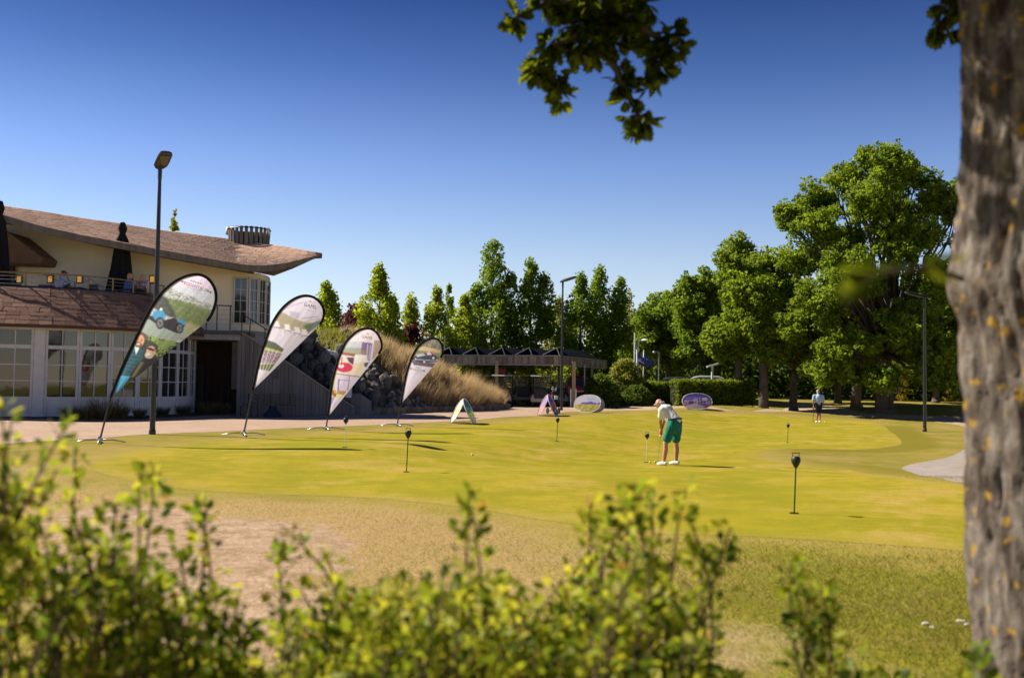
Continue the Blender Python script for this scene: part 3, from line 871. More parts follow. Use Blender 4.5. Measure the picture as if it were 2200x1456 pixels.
# low end wall with notice board
e0 = at(790, 886, 42.2)
mb = MB(); mb.prism([at(752, 890, 42.2), at(796, 890, 42.3), at(796, 862, 42.3), at(771, 845, 42.2), at(752, 845, 42.2)], (0, .3, 0))
mb.prism([at(752, 891, 42.15), at(798, 891, 42.25), at(798, 882, 42.25), at(752, 882, 42.15)], (0, .5, 0)); spart(mb, 'end_pier', M['board_concrete'])
nb = at(749, 868, 41.9)
t = thing('notice_board', 'small framed white notice on a post at the foot of the stairs', 'sign', (nb.x, nb.y, .46))
MB().box((0, 0, 1.02), (.30, .06, .6)).build('frame', M['dark_paint'], t)
MB().box((0, -.035, 1.02), (.24, .012, .52)).build('sheet', M['white_paint'], t)
MB().bar((-.1, 0, 0), (-.1, 0, .72), .05, .05).build('post', M['dark_paint'], t)
MB().bar((.1, 0, 0), (.1, 0, .72), .05, .05).build('post', M['dark_paint'], t)
# ================================================================ EMBANKMENT with boulders and dry grass
TOE = [(560, 884, 44.6), (640, 884, 44.6), (720, 884, 44.3), (800, 886, 43.9), (870, 884, 45.5), (940, 882, 47.5), (1000, 880, 49.5), (1050, 878.5, 51.5), (1074, 876, 53.5)]
RDG = [(560, 716, 50), (640, 722, 50), (720, 724, 50.5), (780, 733, 51), (840, 752, 52), (910, 778, 53), (985, 818, 54.2), (1040, 848, 54.8), (1076, 869, 55.2)]
toe = [at(*p) for p in TOE]; rdg = [at(*p) for p in RDG]
for p in toe: p.z = .46
for p in rdg: p.z = max(p.z, .6)
bk = [Vector((p.x + 1.0, p.y + 9, .3)) for p in rdg]
def emb(u, t):
    i = min(int(u), len(toe) - 2); f = u - i
    a = toe[i].lerp(toe[i + 1], f); b = rdg[i].lerp(rdg[i + 1], f); c = bk[i].lerp(bk[i + 1], f)
    if t <= 1:
        p = a.lerp(b, t); p.z = a.z + (b.z - a.z) * math.sin(t * math.pi / 2) ** .85
        if t < .06: p.z = a.z + (p.z - a.z) * t / .06
    else:
        p = b.lerp(c, t - 1); p.z = b.z + (c.z - b.z) * (1 - math.cos((t - 1) * math.pi / 2))
    return p
mb = MB(); mb.grid([[emb(u * .25, t) for u in range(33)] for t in (0, .06, .15, .3, .45, .6, .8, 1, 1.2, 1.4, 1.7, 2)])
M['soil_bank'] = pm('dark_soil', (.13, .10, .065), (.07, .055, .04), 3, .95, .1, bump=.5, bscale=9)
tag(mb.build('embankment', M['soil_bank'], smooth=True), 'earth bank rising behind the stair wall', kind='structure')
M['boulder'] = pm('grey_boulder', (.17, .158, .142), (.085, .08, .072), 2.4, .9, .2, bump=.4, bscale=8, rnd=.3)
bms = []
for k in range(6):
    bm = bmesh.new(); bmesh.ops.create_icosphere(bm, subdivisions=2, radius=1)
    rr = random.Random(k)
    dirs = [Vector((rr.gauss(0, 1), rr.gauss(0, 1), rr.gauss(0, 1))).normalized() for _ in range(9)]
    for v in bm.verts:
        for d in dirs:
            e = v.co.dot(d) - .72
            if e > 0: v.co -= d * e * .85
        v.co *= rr.uniform(.96, 1.04)
    me = bpy.data.meshes.new('boulder'); bm.to_mesh(me); bm.free(); me.materials.append(M['boulder']); bms.append(me)
placed = []
tries = 0
def try_boulder(u, t, r):
    p = emb(u, t)
    for q, s in placed:
        if (p - q).length < (r + s) * .74: return
    placed.append((p, r))
    o = bpy.data.objects.new('boulder', random.choice(bms)); col.objects.link(o)
    o.location = p + Vector((0, -.05, r * .25)); o.rotation_euler = [random.uniform(0, 6.3) for _ in range(3)]
    o.scale = (r * random.uniform(.9, 1.25), r * random.uniform(.85, 1.1), r * random.uniform(.7, .95))
    sz = 'small' if r < .19 else ('large' if r > .30 else 'medium-sized')
    if u > 3.2: lb = sz + (' grey boulder on the kerb at the foot of the dry grass bank' if t < .15 else ' grey boulder half buried in the lower dry grass bank')
    else:
        lb = sz + ' grey boulder ' + ('low' if t < .33 else ('midway up' if t < .66 else 'high')) + ' on the stony slope ' + ('beside the clubhouse corner' if u < 1.2 else ('behind the stair handrail' if u < 2.2 else 'behind the third beach flag'))
    tag(o, lb, 'boulder', 'boulders heaped on the bank beside the stairs')
while tries < 3600 and len(placed) < 230:
    tries += 1
    u = random.uniform(.2, 4.6); t = random.random() ** .9
    if u > 3.0 and t > .42 - (u - 3.0) * .2: continue
    if t > .93: continue
    try_boulder(u, t, random.choice((.14, .18, .2, .24, .28, .34, .42)))
# dry tall grass on the bank
nb_ = 36000
us = rng.uniform(2.0, 8, nb_); ts = rng.uniform(.0, 1.25, nb_)
keep = (ts > np.interp(us, [2, 3, 4, 4.8, 8], [.95, .55, .22, .04, .04]))
us, ts = us[keep], ts[keep]
P = np.array([tuple(emb(a, b)) for a, b in zip(us, ts)])
k = len(P)
cl = (np.floor(P[:, 0] * 2.2) * 7 + np.floor(P[:, 1] * 1.6) * 13) % 5 / 5
cell = (np.floor(P[:, 0] * 1.9).astype(int) * 73 + np.floor(P[:, 1] * 1.5).astype(int) * 191) % 97
tab = rng.uniform(-1, 1, (97, 3)); tv = tab[cell]
h = rng.uniform(.25, .8, k) * (.75 + .45 * tv[:, 2])
bend = np.stack([.28 + .45 * tv[:, 0], -.1 + .4 * tv[:, 1], np.zeros(k)], 1)
V, F, T = blades(P, h, rng.uniform(.010, .022, k), rng.uniform(.05, .6, k), np.clip(rng.normal(.5, .28, k) + tv[:, 2] * .22, 0, 1), bend)
tag(np_mesh('dry_grass', V, F, M['straw'], attrs={'tint': T}), 'tall dry straw-coloured grass covering the bank', kind='stuff')
# green weeds between the boulders
nb_ = 2600; us = rng.uniform(1.6, 3.4, nb_); ts = rng.uniform(.45, 1.05, nb_)
P = np.array([tuple(emb(a, b)) for a, b in zip(us, ts)]); k = len(P)
V, F, T = blades(P, rng.uniform(.2, .6, k), rng.uniform(.03, .07, k), rng.uniform(.2, .8, k), rng.uniform(0, .5, k))
tag(np_mesh('weeds', V, F, M['blade'], attrs={'tint': T}), 'green weeds among the boulders', kind='stuff')
# block kerb at the foot of the bank
M['kerbstone'] = pm('dark_kerb_block', (.17, .145, .115), (.10, .085, .07), 3, .9, .15, bump=.4, rnd=.25)
kerb = thing('low_kerb_wall', 'low wall of dark stone blocks edging the dry grass bank', 'wall', (toe[5].x, toe[5].y, .46))
line = [t + Vector((0, -.25, 0)) for t in toe[3:]] + [toe[-1] + Vector((.35, .5, 0)), rdg[-1] + Vector((.4, 0, 0))]
for p in line: p.z = .46
S = arclen(line); x = 0
while x < S[-1] - .2:
    w = random.uniform(.34, .46); a, d = at_len(line, S, x); b, _ = at_len(line, S, x + w - .02)
    hh = random.uniform(.30, .34)
    MB().bar(Vector((a.x, a.y, .44 + hh / 2)), Vector((b.x, b.y, .44 + hh / 2)), random.uniform(.18, .22), hh).build('block', M['kerbstone'], kerb, origin=(toe[5].x, toe[5].y, .46)); x += w
# pale pipe lying on the slope
pp = at(722, 762, 47.2); t = thing('drain_pipe', 'white pipe end sticking out of the boulder slope', 'pipe', (pp.x, pp.y, pp.z))
MB().lathe([(.17, -.6), (.17, .5), (.13, .5), (.13, .3)], (0, 0, 0), 16, axis=(-.9, -.35, .12)).build('tube', M['white_paint'], t, True, auto=40)
MB().lathe([(.20, .30), (.20, .5), (.171, .5), (.171, .3)], (0, 0, 0), 16, axis=(-.9, -.35, .12)).build('collar', M['white_paint'], t, True, auto=40)

# planting bed in front of the glazed facade
BED = np.array([[p.x, p.y] for p in offset(FAC, 1.15)[3:14]] + [[p.x, p.y] for p in reversed(offset(FAC, .1)[3:14])])
mb = MB(); of1 = offset(FAC, 1.2)[2:15]; of0 = offset(FAC, .08)[2:15]
mb.grid([[Vector((p.x, p.y, .485)) for p in of1], [Vector((p.x, p.y, .52)) for p in of0]])
tag(mb.build('planting_bed', M['soil_bank']), 'dark soil bed along the glazed facade', kind='structure')
def clump(name, label, px, py, Y, n, h, mat, spread, group=None, w=.02):
    p = at(px, py, Y); b = Vector((p.x, p.y, .5)); kk = n
    a = rng.uniform(0, 6.28, kk); r = spread * np.sqrt(rng.uniform(0, 1, kk)) * .5
    P = np.stack([np.cos(a) * r, np.sin(a) * r, np.zeros(kk)], 1)
    out = np.stack([np.cos(a), np.sin(a), np.zeros(kk)], 1)
    V, F, T = blades(P, rng.uniform(.5, 1, kk) * h, np.full(kk, w), rng.uniform(.05, .3, kk), rng.uniform(0, 1, kk))
    V[2::3] += out * (spread * rng.uniform(.2, .8, kk))[:, None]
    return tag(np_mesh(name, V, F, mat, attrs={'tint': T}, loc=b), label, 'plant', group)
cps = [(150, 902, 33.6, .5, 'low dark tussock at the left end of the planting bed'), (185, 903, 33.9, .6, 'dark tussock beside the tallest grass tuft in the bed'), (225, 903, 34.4, .95, 'tallest straw-tipped grass tuft against the grey facade'),
       (255, 902, 34.8, .6, 'tussock right behind the flag pole in the bed'), (300, 899, 36, .4, 'low clump just left of the nearest lamp post'), (350, 896, 38, .4, 'low clump just right of the nearest lamp post'), (395, 893, 39.3, .45, 'clump at the corner of the glazed facade'), (445, 893, 40.2, .65, 'pale feathery grass tuft near the dark doorway'), (475, 893, 40.5, .55, 'feathery grass tuft nearest the stair wall')]
for px, py, Y, h, lb in cps: clump('grass_tuft', lb, px, py, Y, 420, h, M['darkblade'], h * .75, 'grass tufts in the planting bed')

# ================================================================ STREET LAMPS
def lamp(px, py, H, label, yaw, pole_r=.072):
    p = gnd(px, py)
    t = thing('street_lamp', label, 'street lamp', p - Vector((0, 0, .02)), yaw, 'black street lamps')
    MB().tube([(0, 0, 0), (0, 0, H * .42), (0, 0, H - .35)], [pole_r * 1.02, pole_r, pole_r * .62], 14).build('pole', M['black_metal'], t, True, auto=40)
    MB().lathe([(pole_r * 1.25, 0), (pole_r * 1.25, .12), (pole_r * 1.03, .16)], n=14).build('base_collar', M['black_metal'], t)
    MB().lathe([(.05, H - .37), (.055, H - .2), (.055, H - .02)], n=12).build('socket', M['black_metal'], t)
    hd = MB(); tl = R(14); rows = []
    prof = [(-.16, .05, .03), (-.12, .10, .06), (.05, .17, .09), (.28, .18, .085), (.72, .17, .07), (.80, .15, .055), (.84, .08, .03)]
    for x, w, h in prof:
        z0 = H - .02 + x * math.tan(tl)
        rows.append([(x, -w, z0), (x, -w * .9, z0 + h * .8), (x, -w * .4, z0 + h * 1.25), (x, w * .4, z0 + h * 1.25), (x, w * .9, z0 + h * .8), (x, w, z0), (x, w * .6, z0 - .012), (x, -w * .6, z0 - .012), (x, -w, z0)])
    hd.grid(rows); hd.add([rows[0][i] for i in range(8)], [tuple(range(8))]); hd.add([rows[-1][i] for i in range(8)], [tuple(range(8))])
    head = hd.build('lamp_head', M['black_metal'], t, True, auto=35)
    g = MB(); 
    for x0, x1 in ((.14, .70),): 
        za, zb = H - .04 + x0 * math.tan(tl), H - .04 + x1 * math.tan(tl)
        g.add([(x0, -.12, za), (x1, -.12, zb), (x1, .12, zb), (x0, .12, za), (x0, -.12, za - .01), (x1, -.12, zb - .01), (x1, .12, zb - .01), (x0, .12, za - .01)], [(0, 1, 2, 3), (4, 5, 6, 7), (0, 1, 5, 4), (1, 2, 6, 5), (2, 3, 7, 6), (3, 0, 4, 7)])
    g.build('lens', M['lamp_glass'], head)
    return t
def Hof(px, py, top): 
    p = gnd(px, py); return (py - top) * p.y / FPX * 1.0
lamp(327, 933, Hof(327, 933, 352), 'tallest black street lamp, in front of the glazed clubhouse facade', R(-60))
lamp(1206, 881, Hof(1206, 881, 603), 'black street lamp between the golf bag and the cart shed', R(-32))
lamp(1987, 927, Hof(1987, 927, 637), 'slim black street lamp on the grass island by the gravel', R(174))

# ================================================================ PINS AND BALLS
def pin(px, base, top, label, white=False):
    p = gnd(px, base); H = (base - top) * p.y / FPX
    t = thing('hole_flag', label, 'golf pin', p, random.uniform(-.3, .3), 'practice hole markers')
    rod = M['white_paint'] if white else M['black_metal']; hd = M['black_plastic']
    MB().cyl((0, 0, -.05), (.02, 0, H - .16), .0085 if not white else .006, n=8).build('rod', rod, t)
    mb = MB(); r = .055
    mb.lathe([(.012, H - .175), (.03, H - .15), (r, H - .10), (r, H - .06), (r * .7, H - .04)], (.02, 0, 0), 12)
    mb.build('head', hd, t, True, auto=45)
    MB().tube([(.02 - r * .6, 0, H - .045), (.02 - r * .75, 0, H), (.02 + r * .75, 0, H), (.02 + r * .6, 0, H - .045)], .006, 6).build('loop', hd, t)
    MB().lathe([(.054, .0), (.054, .012), (.05, .012), (.05, -.0)], n=14).build('cup_rim', M['black_plastic'], t)
    if white: MB().lathe([(.03, H - .15), (.04, H - .1), (.03, H - .05)], (.02, 0, -.004), 10).build('tag', M['white_paint'], t)
    return t
pin(740, 961, 894, 'thin white-rod hole marker nearest the beach flags', True)
pin(873, 1014, 920, 'black hole marker standing left of centre on the green')
pin(1196, 948, 895, 'black hole marker in front of the folded pop-up banner with the golf bag')
pin(1388, 993, 928, 'pale-rod hole marker beside the yellow balls and the putting golfer', True)
pin(1692, 951, 908, 'small black hole marker on the far green tongue')
pin(1706, 1103, 974, 'largest and nearest black hole marker on the right')
pin(1747, 907, 877, 'short hole marker right next to the man standing at the back')
M['ball_yellow'] = pm('yellow_ball', (.72, .62, .02), (.66, .56, .015), 40, .35, .5)
M['ball_white'] = pm('white_ball', (.8, .8, .8), (.72, .72, .72), 40, .35, .5)
def ball(px, py, m_, label, group, r=.0225):
    p = gnd(px, py); o = MB().ball((0, 0, 0), r, 12).build('golf_ball', M[m_], smooth=True); o.location = p + Vector((0, 0, r + .005)); tag(o, label, 'golf ball', group)
ball(1397, 995, 'ball_yellow', 'yellow golf ball beside the pale hole marker', 'yellow golf balls', .026)
ball(1407, 994.5, 'ball_yellow', 'yellow golf ball closest to the putting golfer', 'yellow golf balls', .026)
ball(1015, 979, 'ball_yellow', 'lone yellow golf ball in the middle of the green', 'yellow golf balls', .026)
ball(1772, 908, 'ball_white', 'white golf ball at the feet of the man at the back', 'white golf balls', .03)
# ================================================================ TREES
def leaf_mat(name, lo, mid, hi, trans=.58, rough=.6, spec=.25):
    n = NT(name); n.set(rough, spec)
    c = n.ramp(n.attr('tint'), [(0, lo), (.5, mid), (1, hi)])
    n.col(c)
    tr = n.new('ShaderNodeBsdfTranslucent')
    n.lk(n.mix(.35, c, (hi[0] * 1.3, hi[1] * 1.2, hi[2] * .5)), tr.inputs[0])
    mx = n.new('ShaderNodeMixShader'); mx.inputs[0].default_value = trans
    n.lk(n.b.outputs[0], mx.inputs[1]); n.lk(tr.outputs[0], mx.inputs[2]); n.lk(mx.outputs[0], n.out.inputs[0])
    return n.mat
M['leaf_lime'] = leaf_mat('leaf_lime', (.13, .19, .012), (.25, .33, .018), (.42, .48, .03))
M['leaf_green'] = leaf_mat('leaf_green', (.065, .125, .014), (.14, .235, .02), (.27, .37, .03))
M['leaf_oak'] = leaf_mat('leaf_oak', (.065, .12, .012), (.15, .235, .018), (.30, .38, .028))
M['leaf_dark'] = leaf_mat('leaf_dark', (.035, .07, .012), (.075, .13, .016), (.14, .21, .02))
M['leaf_pale'] = leaf_mat('leaf_pale', (.13, .16, .03), (.22, .25, .045), (.36, .36, .07))
M['leaf_purple'] = leaf_mat('leaf_purple', (.035, .010, .016), (.075, .020, .030), (.14, .04, .05))
M['leaf_hedge'] = leaf_mat('leaf_hedge', (.07, .12, .012), (.15, .22, .018), (.30, .35, .025))
M['leaf_gold'] = leaf_mat('leaf_gold', (.15, .13, .01), (.26, .22, .015), (.40, .30, .02))
M['bark'] = pm('bark', (.13, .105, .08), (.065, .052, .042), 5, .95, .15, stretch=(1, 1, .25), bump=.8, bscale=14)

def rand_basis(n, upb=.0):
    v = rng.normal(size=(n, 3)); v[:, 2] += upb
    v /= np.linalg.norm(v, axis=1)[:, None]
    a = rng.normal(size=(n, 3)); a -= v * (a * v).sum(1)[:, None]; a /= np.linalg.norm(a, axis=1)[:, None]
    return v, a, np.cross(v, a)

def leaf_quads(C, size, upb=.5, asp=.62):
    n = len(C); N_, A, B = rand_basis(n, upb)
    s = size[:, None]
    j = rng.uniform(.75, 1.25, (n, 4, 1))
    V = np.stack([C - A * s * j[:, 0] * .5, C + B * s * asp * .5 * j[:, 1] + N_ * s * .1, C + A * s * j[:, 2] * .5, C - B * s * asp * .5 * j[:, 3] + N_ * s * .1], 1)
    return V.reshape(-1, 3), np.arange(4 * n).reshape(-1, 4)

def crown(clumps, radii, per, size, tint0, upb=.5, flat=.8):
    """clumps (n,3), radii (n,), per leaves per clump"""
    n = len(clumps)
    cnt = np.maximum(5, (per * (radii / radii.mean()) ** 2).astype(int))
    C = np.repeat(clumps, cnt, 0); r = np.repeat(radii, cnt)
    d = rng.normal(size=C.shape); d /= np.linalg.norm(d, axis=1)[:, None]; d[:, 2] *= flat
    rad = r * rng.uniform(.15, 1, len(C)) ** .5
    P = C + d * rad[:, None]
    t = np.repeat(tint0, cnt) + rng.normal(0, .16, len(C)) + d[:, 2] * .06
    V, F = leaf_quads(P, rng.uniform(.7, 1.3, len(P)) * size, upb)
    return V, F, np.repeat(np.clip(t, 0, 1), 4)

def limb(mb, p0, p1, r0, r1, wob=.08, n=6, seg=5):
    p0 = Vector(p0); p1 = Vector(p1); L = (p1 - p0).length
    pts = []; rad = []
    for i in range(seg + 1):
        t = i / seg; p = p0.lerp(p1, t)
        if 0 < i < seg: p = p + Vector((random.gauss(0, 1), random.gauss(0, 1), random.gauss(0, .5))) * L * wob * .5
        pts.append(p); rad.append(r0 + (r1 - r0) * t)
    mb.tube(pts, rad, n); return pts

def finish_tree(name, label, base, mbt, V, F, T, mat, group, cat='tree'):
    t = thing(name, label, cat, base, 0, group)
    mbt.build('trunk', M['bark'], t, True)
    np_mesh('crown', V, F, mat, t, {'tint': T})
    return t

def column_tree(px, top, halfw, Y, label, mat, peaks=None, n=260, per=50, leaf=.23, low=.6, trunk_z=None, name='columnar_tree', base_py=None, sparse=1.0):
    """fastigiate tree: one or more ascending spires. px of the axis, top in photo rows, half width in photo columns"""
    T_ = at(px, top, Y); g0 = gz(T_.x, Y); base = Vector((T_.x, Y, g0)); H = T_.z - g0
    W = halfw * 1.45 * Y / FPX
    spires = peaks or [(0, 1.0, 1.0)]
    cl, rd, tt = [], [], []
    mbt = MB(); limb(mbt, (0, 0, -.1), (0, 0, H * .72), .09 + H * .012, .04, .015)
    for dx, hf, wf in spires:
        cx = dx * W; h1 = H * hf
        limb(mbt, (cx * .15, 0, low + .4), (cx, random.uniform(-.2, .2) * W, h1 * .97), .07, .012, .02, 5)
        for i in range(int(n * hf * wf)):
            u = random.random() ** .9; z = low + (h1 - low) * u
            prof = (min(1, (u + .06) / .25)) ** .6 * (1 - max(0, (u - .42) / .58) ** 1.7) + .06
            rr = W * wf * prof * (.76 + .42 * math.sin(z * 1.9 + dx * 5 + px) * math.sin(z * .8 + px))
            a = random.uniform(0, 2 * math.pi); q = random.uniform(.2, 1) ** .45
            cl.append((cx * (.35 + .65 * min(1, u * 2)) + math.cos(a) * rr * q, math.sin(a) * rr * q, z)); 
            rd.append(random.uniform(.26, .5) * (.75 + .35 * prof) * min(1.25, W / 1.4)); tt.append(random.gauss(.48, .15) + .12 * (u - .5))
            if i % 5 == 0: limb(mbt, (cx * .5, 0, max(.3, z - rr * 1.6 - .4)), cl[-1], .03, .008, .03, 4, 2)
    V, F, T = crown(np.array(cl), np.array(rd), per * sparse * .78, leaf * 1.1, np.array(tt), .35, 1.3)
    return finish_tree(name, label, base, mbt, V, F, T, mat, 'columnar trees behind the cart shed')

LT = 'leaf_lime'
column_tree(702, 612, 33, 70, 'bright green columnar tree right of the second beach flag', M[LT], n=150, per=50)
column_tree(816, 577, 37, 66, 'yellow-green columnar tree behind the third beach flag', M[LT], [(0, 1, .95), (.5, .78, .6)], n=170, per=50)
column_tree(925, 624, 38, 74, 'twin-peaked columnar tree above the fourth beach flag', M[LT], [(.25, 1, .75), (-.75, .94, .5)], n=170)
column_tree(965, 608, 15, 80, 'thin wispy columnar tree with bare gaps', M['leaf_green'], n=70, per=28, low=2)
column_tree(998, 637, 26, 76, 'small slim columnar tree left of the tallest spire', M[LT], n=130)
column_tree(1060, 520, 46, 78, 'tallest columnar tree, rising above the cart shed', M['leaf_green'], [(0, 1, .9), (-.5, .72, .6), (.55, .8, .6)], n=230)
column_tree(1140, 562, 42, 78, 'broad columnar tree just right of the tallest one', M['leaf_green'], [(0, 1, .8), (.5, .9, .65)], n=210)
column_tree(1203, 648, 34, 84, 'pale yellowish tree behind the middle street lamp', M['leaf_pale'], [(0, 1, 1), (.6, .85, .6)], n=120, per=40, leaf=.22)
column_tree(1248, 590, 36, 77, 'dense green columnar tree right of the middle street lamp', M['leaf_green'], n=190)
column_tree(1303, 579, 40, 78, 'twin-spired columnar tree at the right end of the row', M['leaf_green'], [(-.25, 1, .8), (.5, .93, .6)], n=210)
column_tree(1352, 622, 24, 92, 'thin pale tree top between the spires and the wood', M['leaf_pale'], [(0, 1, .8), (.2, .7, 1.1)], n=110, per=24)
column_tree(375, 452, 11, 60, 'slender tree top poking up behind the clubhouse roof', M['leaf_pale'], n=90, per=14, low=6.5, leaf=.2)
column_tree(650, 690, 40, 78, 'green tree low behind the boulder bank beside the clubhouse', M[LT], n=80)

def spread_tree(px, py, Y, H, lobes, label, mat, trunk_r, leaf=.22, per=60, nclump=26, lean=0, group='trees of the wood behind the green', name='broadleaf_tree', tint=.45, crad=(.4, .75), fork=.3, base=None):
    """round tree; lobes: (dx, dy, z, r) in metres from the trunk base"""
    if base is None:
        b = at(px, py, Y); base = Vector((b.x, Y, gz(b.x, Y) - .05))
    mbt = MB(); fk = Vector((lean * fork * H, 0, fork * H))
    limb(mbt, (0, 0, 0), fk, trunk_r * 1.12, trunk_r * .8, .04, 10, 5)
    mbt.cyl((0, 0, -.1), (0, 0, .35), trunk_r * 1.6, trunk_r * 1.1, 10)
    cl, rd, tt = [], [], []
    sub = []
    for (dx, dy, z, r) in lobes:
        if r < 1.1: sub.append((dx, dy, z, r)); continue
        for _ in range(3):
            d = Vector((random.gauss(0, 1), random.gauss(0, 1), random.gauss(0, 1))).normalized() * r * random.uniform(.35, .75)
            sub.append((dx + d.x, dy + d.y, z + d.z * .8, r * random.uniform(.45, .72)))
    for (dx, dy, z, r) in lobes:
        for i in range(int(nclump * 1.9 * (r / 2.0) ** 1.8) + 2):
            d = Vector((random.gauss(0, 1), random.gauss(0, 1), random.gauss(0, 1))).normalized() * r * random.uniform(.1, 1.12)
            p = Vector((dx + d.x, dy + d.y, z + d.z * .85))
            if p.z < .9: continue
            cl.append(tuple(p)); rd.append(random.uniform(crad[0] * .6, crad[1] * .85)); tt.append(tint + random.gauss(0, .13))
        for i in range(max(2, int(r * 3))):
            d = Vector((random.gauss(0, 1), random.gauss(0, 1), random.gauss(.15, 1))).normalized(); L_ = r * random.uniform(1.0, 1.32)
            q0 = Vector((dx, dy, z)) + d * r * .5; q1 = Vector((dx, dy, z)) + d * L_
            if q1.z < 1.2: continue
            limb(mbt, q0, q1, .035, .008, .08, 4, 3)
            for k in range(5):
                u = k / 4; p = q0.lerp(q1, u) + Vector((random.gauss(0, .12), random.gauss(0, .12), random.gauss(0, .1)))
                cl.append(tuple(p)); rd.append(.42 - .22 * u); tt.append(tint + .05 + random.gauss(0, .1))
    for (dx, dy, z, r) in sub:
        c = Vector((dx, dy, z))
        mid = fk.lerp(c, .55) + Vector((0, 0, .1 * H * random.uniform(-.3, .6)))
        limb(mbt, fk.lerp(mid, .0), mid, trunk_r * .28, trunk_r * .16, .08, 6, 4)
        limb(mbt, mid, c + Vector((0, 0, r * .3)), trunk_r * .16, trunk_r * .05, .1, 5, 4)
        lt = random.gauss(tint, .09)
        for i in range(int(nclump * .75 * (r / 2.0) ** 1.5) + 2):
            d = Vector((random.gauss(0, 1), random.gauss(0, 1), random.gauss(0, 1))).normalized()
            q = random.uniform(.2, 1) ** .45 * r * (random.uniform(1.1, 1.5) if random.random() < .22 else 1)
            p = c + Vector((d.x * q, d.y * q, d.z * q * .78))
            if p.z < .9: continue
            cl.append(tuple(p)); rd.append(random.uniform(crad[0] * .6, crad[1])); tt.append(lt + random.gauss(0, .09) + d.z * .06)
            if i % 3 == 0: limb(mbt, mid.lerp(c, random.uniform(.2, 1)), p, .045, .012, .08, 4, 3)
    V, F, T = crown(np.array(cl), np.array(rd), per, leaf, np.array(tt), .5)
    return finish_tree(name, label, base, mbt, V, F, T, mat, group)

def lobes_in(n, cx, cz, rx, ry, rz, r0, r1, seed, shell=.45):
    g = random.Random(seed); out = []
    while len(out) < n:
        d = Vector((g.gauss(0, 1), g.gauss(0, 1), g.gauss(0, 1))).normalized(); q = g.uniform(shell, 1)
        out.append((cx + d.x * q * rx, d.y * q * ry, cz + d.z * q * rz, g.uniform(r0, r1)))
    return out
# the big oak on the right
Yo = 58.0; s_ = Yo / FPX
ob = gnd(1900, 884); Yo = ob.y; s_ = Yo / FPX
def ol(px, py, rpx, dy=0): 
    py = py + 26 * max(0, min(1, (480 - py) / 120)); rpx = rpx * .9
    p = at(px, py, Yo); return (p.x - ob.x, dy, p.z - ob.z, rpx * s_)
OAK = [ol(1830, 345, 52, 1), ol(1900, 335, 58, -1), ol(1960, 350, 48, 1), ol(1770, 400, 50, 1.5), ol(1850, 420, 66, -2), ol(1940, 430, 66, 2), ol(2020, 395, 50, 0), ol(2060, 430, 48, 1), ol(1705, 455, 34, 0),
       ol(1745, 490, 58, -1.5), ol(1830, 510, 70, 2), ol(1910, 520, 72, -2), ol(1990, 500, 58, 2), ol(2070, 520, 46, -1), ol(1730, 560, 56, 1), ol(1790, 600, 72, -3), ol(1880, 620, 78, 2.5), ol(1960, 610, 66, -2.5), ol(2040, 610, 60, 1),
       ol(2110, 560, 62, 0), ol(2110, 650, 66, 1), ol(1740, 660, 62, -2), ol(1820, 690, 76, 3), ol(1910, 700, 74, -3), ol(2000, 690, 66, 2), ol(2070, 710, 60, -2), ol(1700, 700, 44, 0), ol(1780, 745, 56, -3), ol(1850, 765, 54, 3), ol(1950, 760, 62, -3.5), ol(2030, 775, 54, 2), ol(2090, 770, 50, -1),
       ol(1760, 790, 46, -2), ol(1840, 815, 40, -4), ol(1960, 800, 46, -4), ol(2050, 815, 46, -2), ol(1685, 440, 18, 0), ol(1690, 478, 14, 0), ol(1860, 312, 26, 0), ol(1945, 318, 24, 0), ol(2075, 370, 24, 0)]
spread_tree(0, 0, 0, 16, OAK, 'huge spreading oak dominating the right of the picture', M['leaf_oak'], .52, leaf=.235, per=42, nclump=34, name='oak_tree', base=ob - Vector((0, 0, .08)), group='large trees at the right', crad=(.42, .72), fork=.24)
# trees of the wood
def wood(px, top, bot, rpx, Y, label, mat, tr=.22, n=14, seed=1, tint=.45, per=35, leaf=.27, lean=0):
    s = Y / FPX; b = at(px, 850, Y); base = Vector((b.x, Y, gz(b.x, Y) - .05))
    zt = at(px, top, Y).z - base.z; zb = max(1.6, at(px, bot, Y).z - base.z)
    cz = (zt + zb) / 2; rz = (zt - zb) / 2; rx = rpx * 1.15 * s
    r1 = min(rx, rz) * .62
    lob = lobes_in(n, 0, cz, rx - r1 * .55, (rx - r1 * .5) * .8, rz - r1 * .55, r1 * .6, r1, seed) + [(0, 0, zt - r1 * .75, r1 * .7)]
    spread_tree(0, 0, 0, zt, lob, label, mat, tr, leaf, per, 24, lean, base=base, tint=tint, fork=.3)
wood(1585, 500, 838, 66, 66, 'tall twin-headed tree left of the great oak', M['leaf_oak'], .28, 20, 3)
wood(1640, 525, 815, 64, 64, 'tree with a pale trunk standing at the hedge end', M['leaf_oak'], .30, 18, 5, .5)
wood(1705, 590, 835, 78, 66, 'tree filling the gap under the left edge of the oak', M['leaf_oak'], .25, 18, 8)
wood(1505, 575, 848, 66, 74, 'rounded green tree behind the left half of the hedge', M['leaf_green'], .25, 18, 11)
wood(1435, 612, 848, 68, 80, 'broad green tree behind the blue flag', M['leaf_green'], .25, 20, 13)
wood(1385, 668, 848, 48, 84, 'lower green tree between the spires and the flag pole', M['leaf_green'], .2, 14, 17)
wood(1545, 640, 850, 68, 78, 'shaded tree above the grey bollard lamp', M['leaf_green'], .25, 16, 19, .4)
wood(1800, 690, 850, 90, 78, 'dark tree deep behind the great oak, left side', M['leaf_green'], .25, 16, 23, .4)
wood(2010, 680, 850, 90, 80, 'dark tree deep behind the great oak, right side', M['leaf_green'], .25, 16, 29, .45)
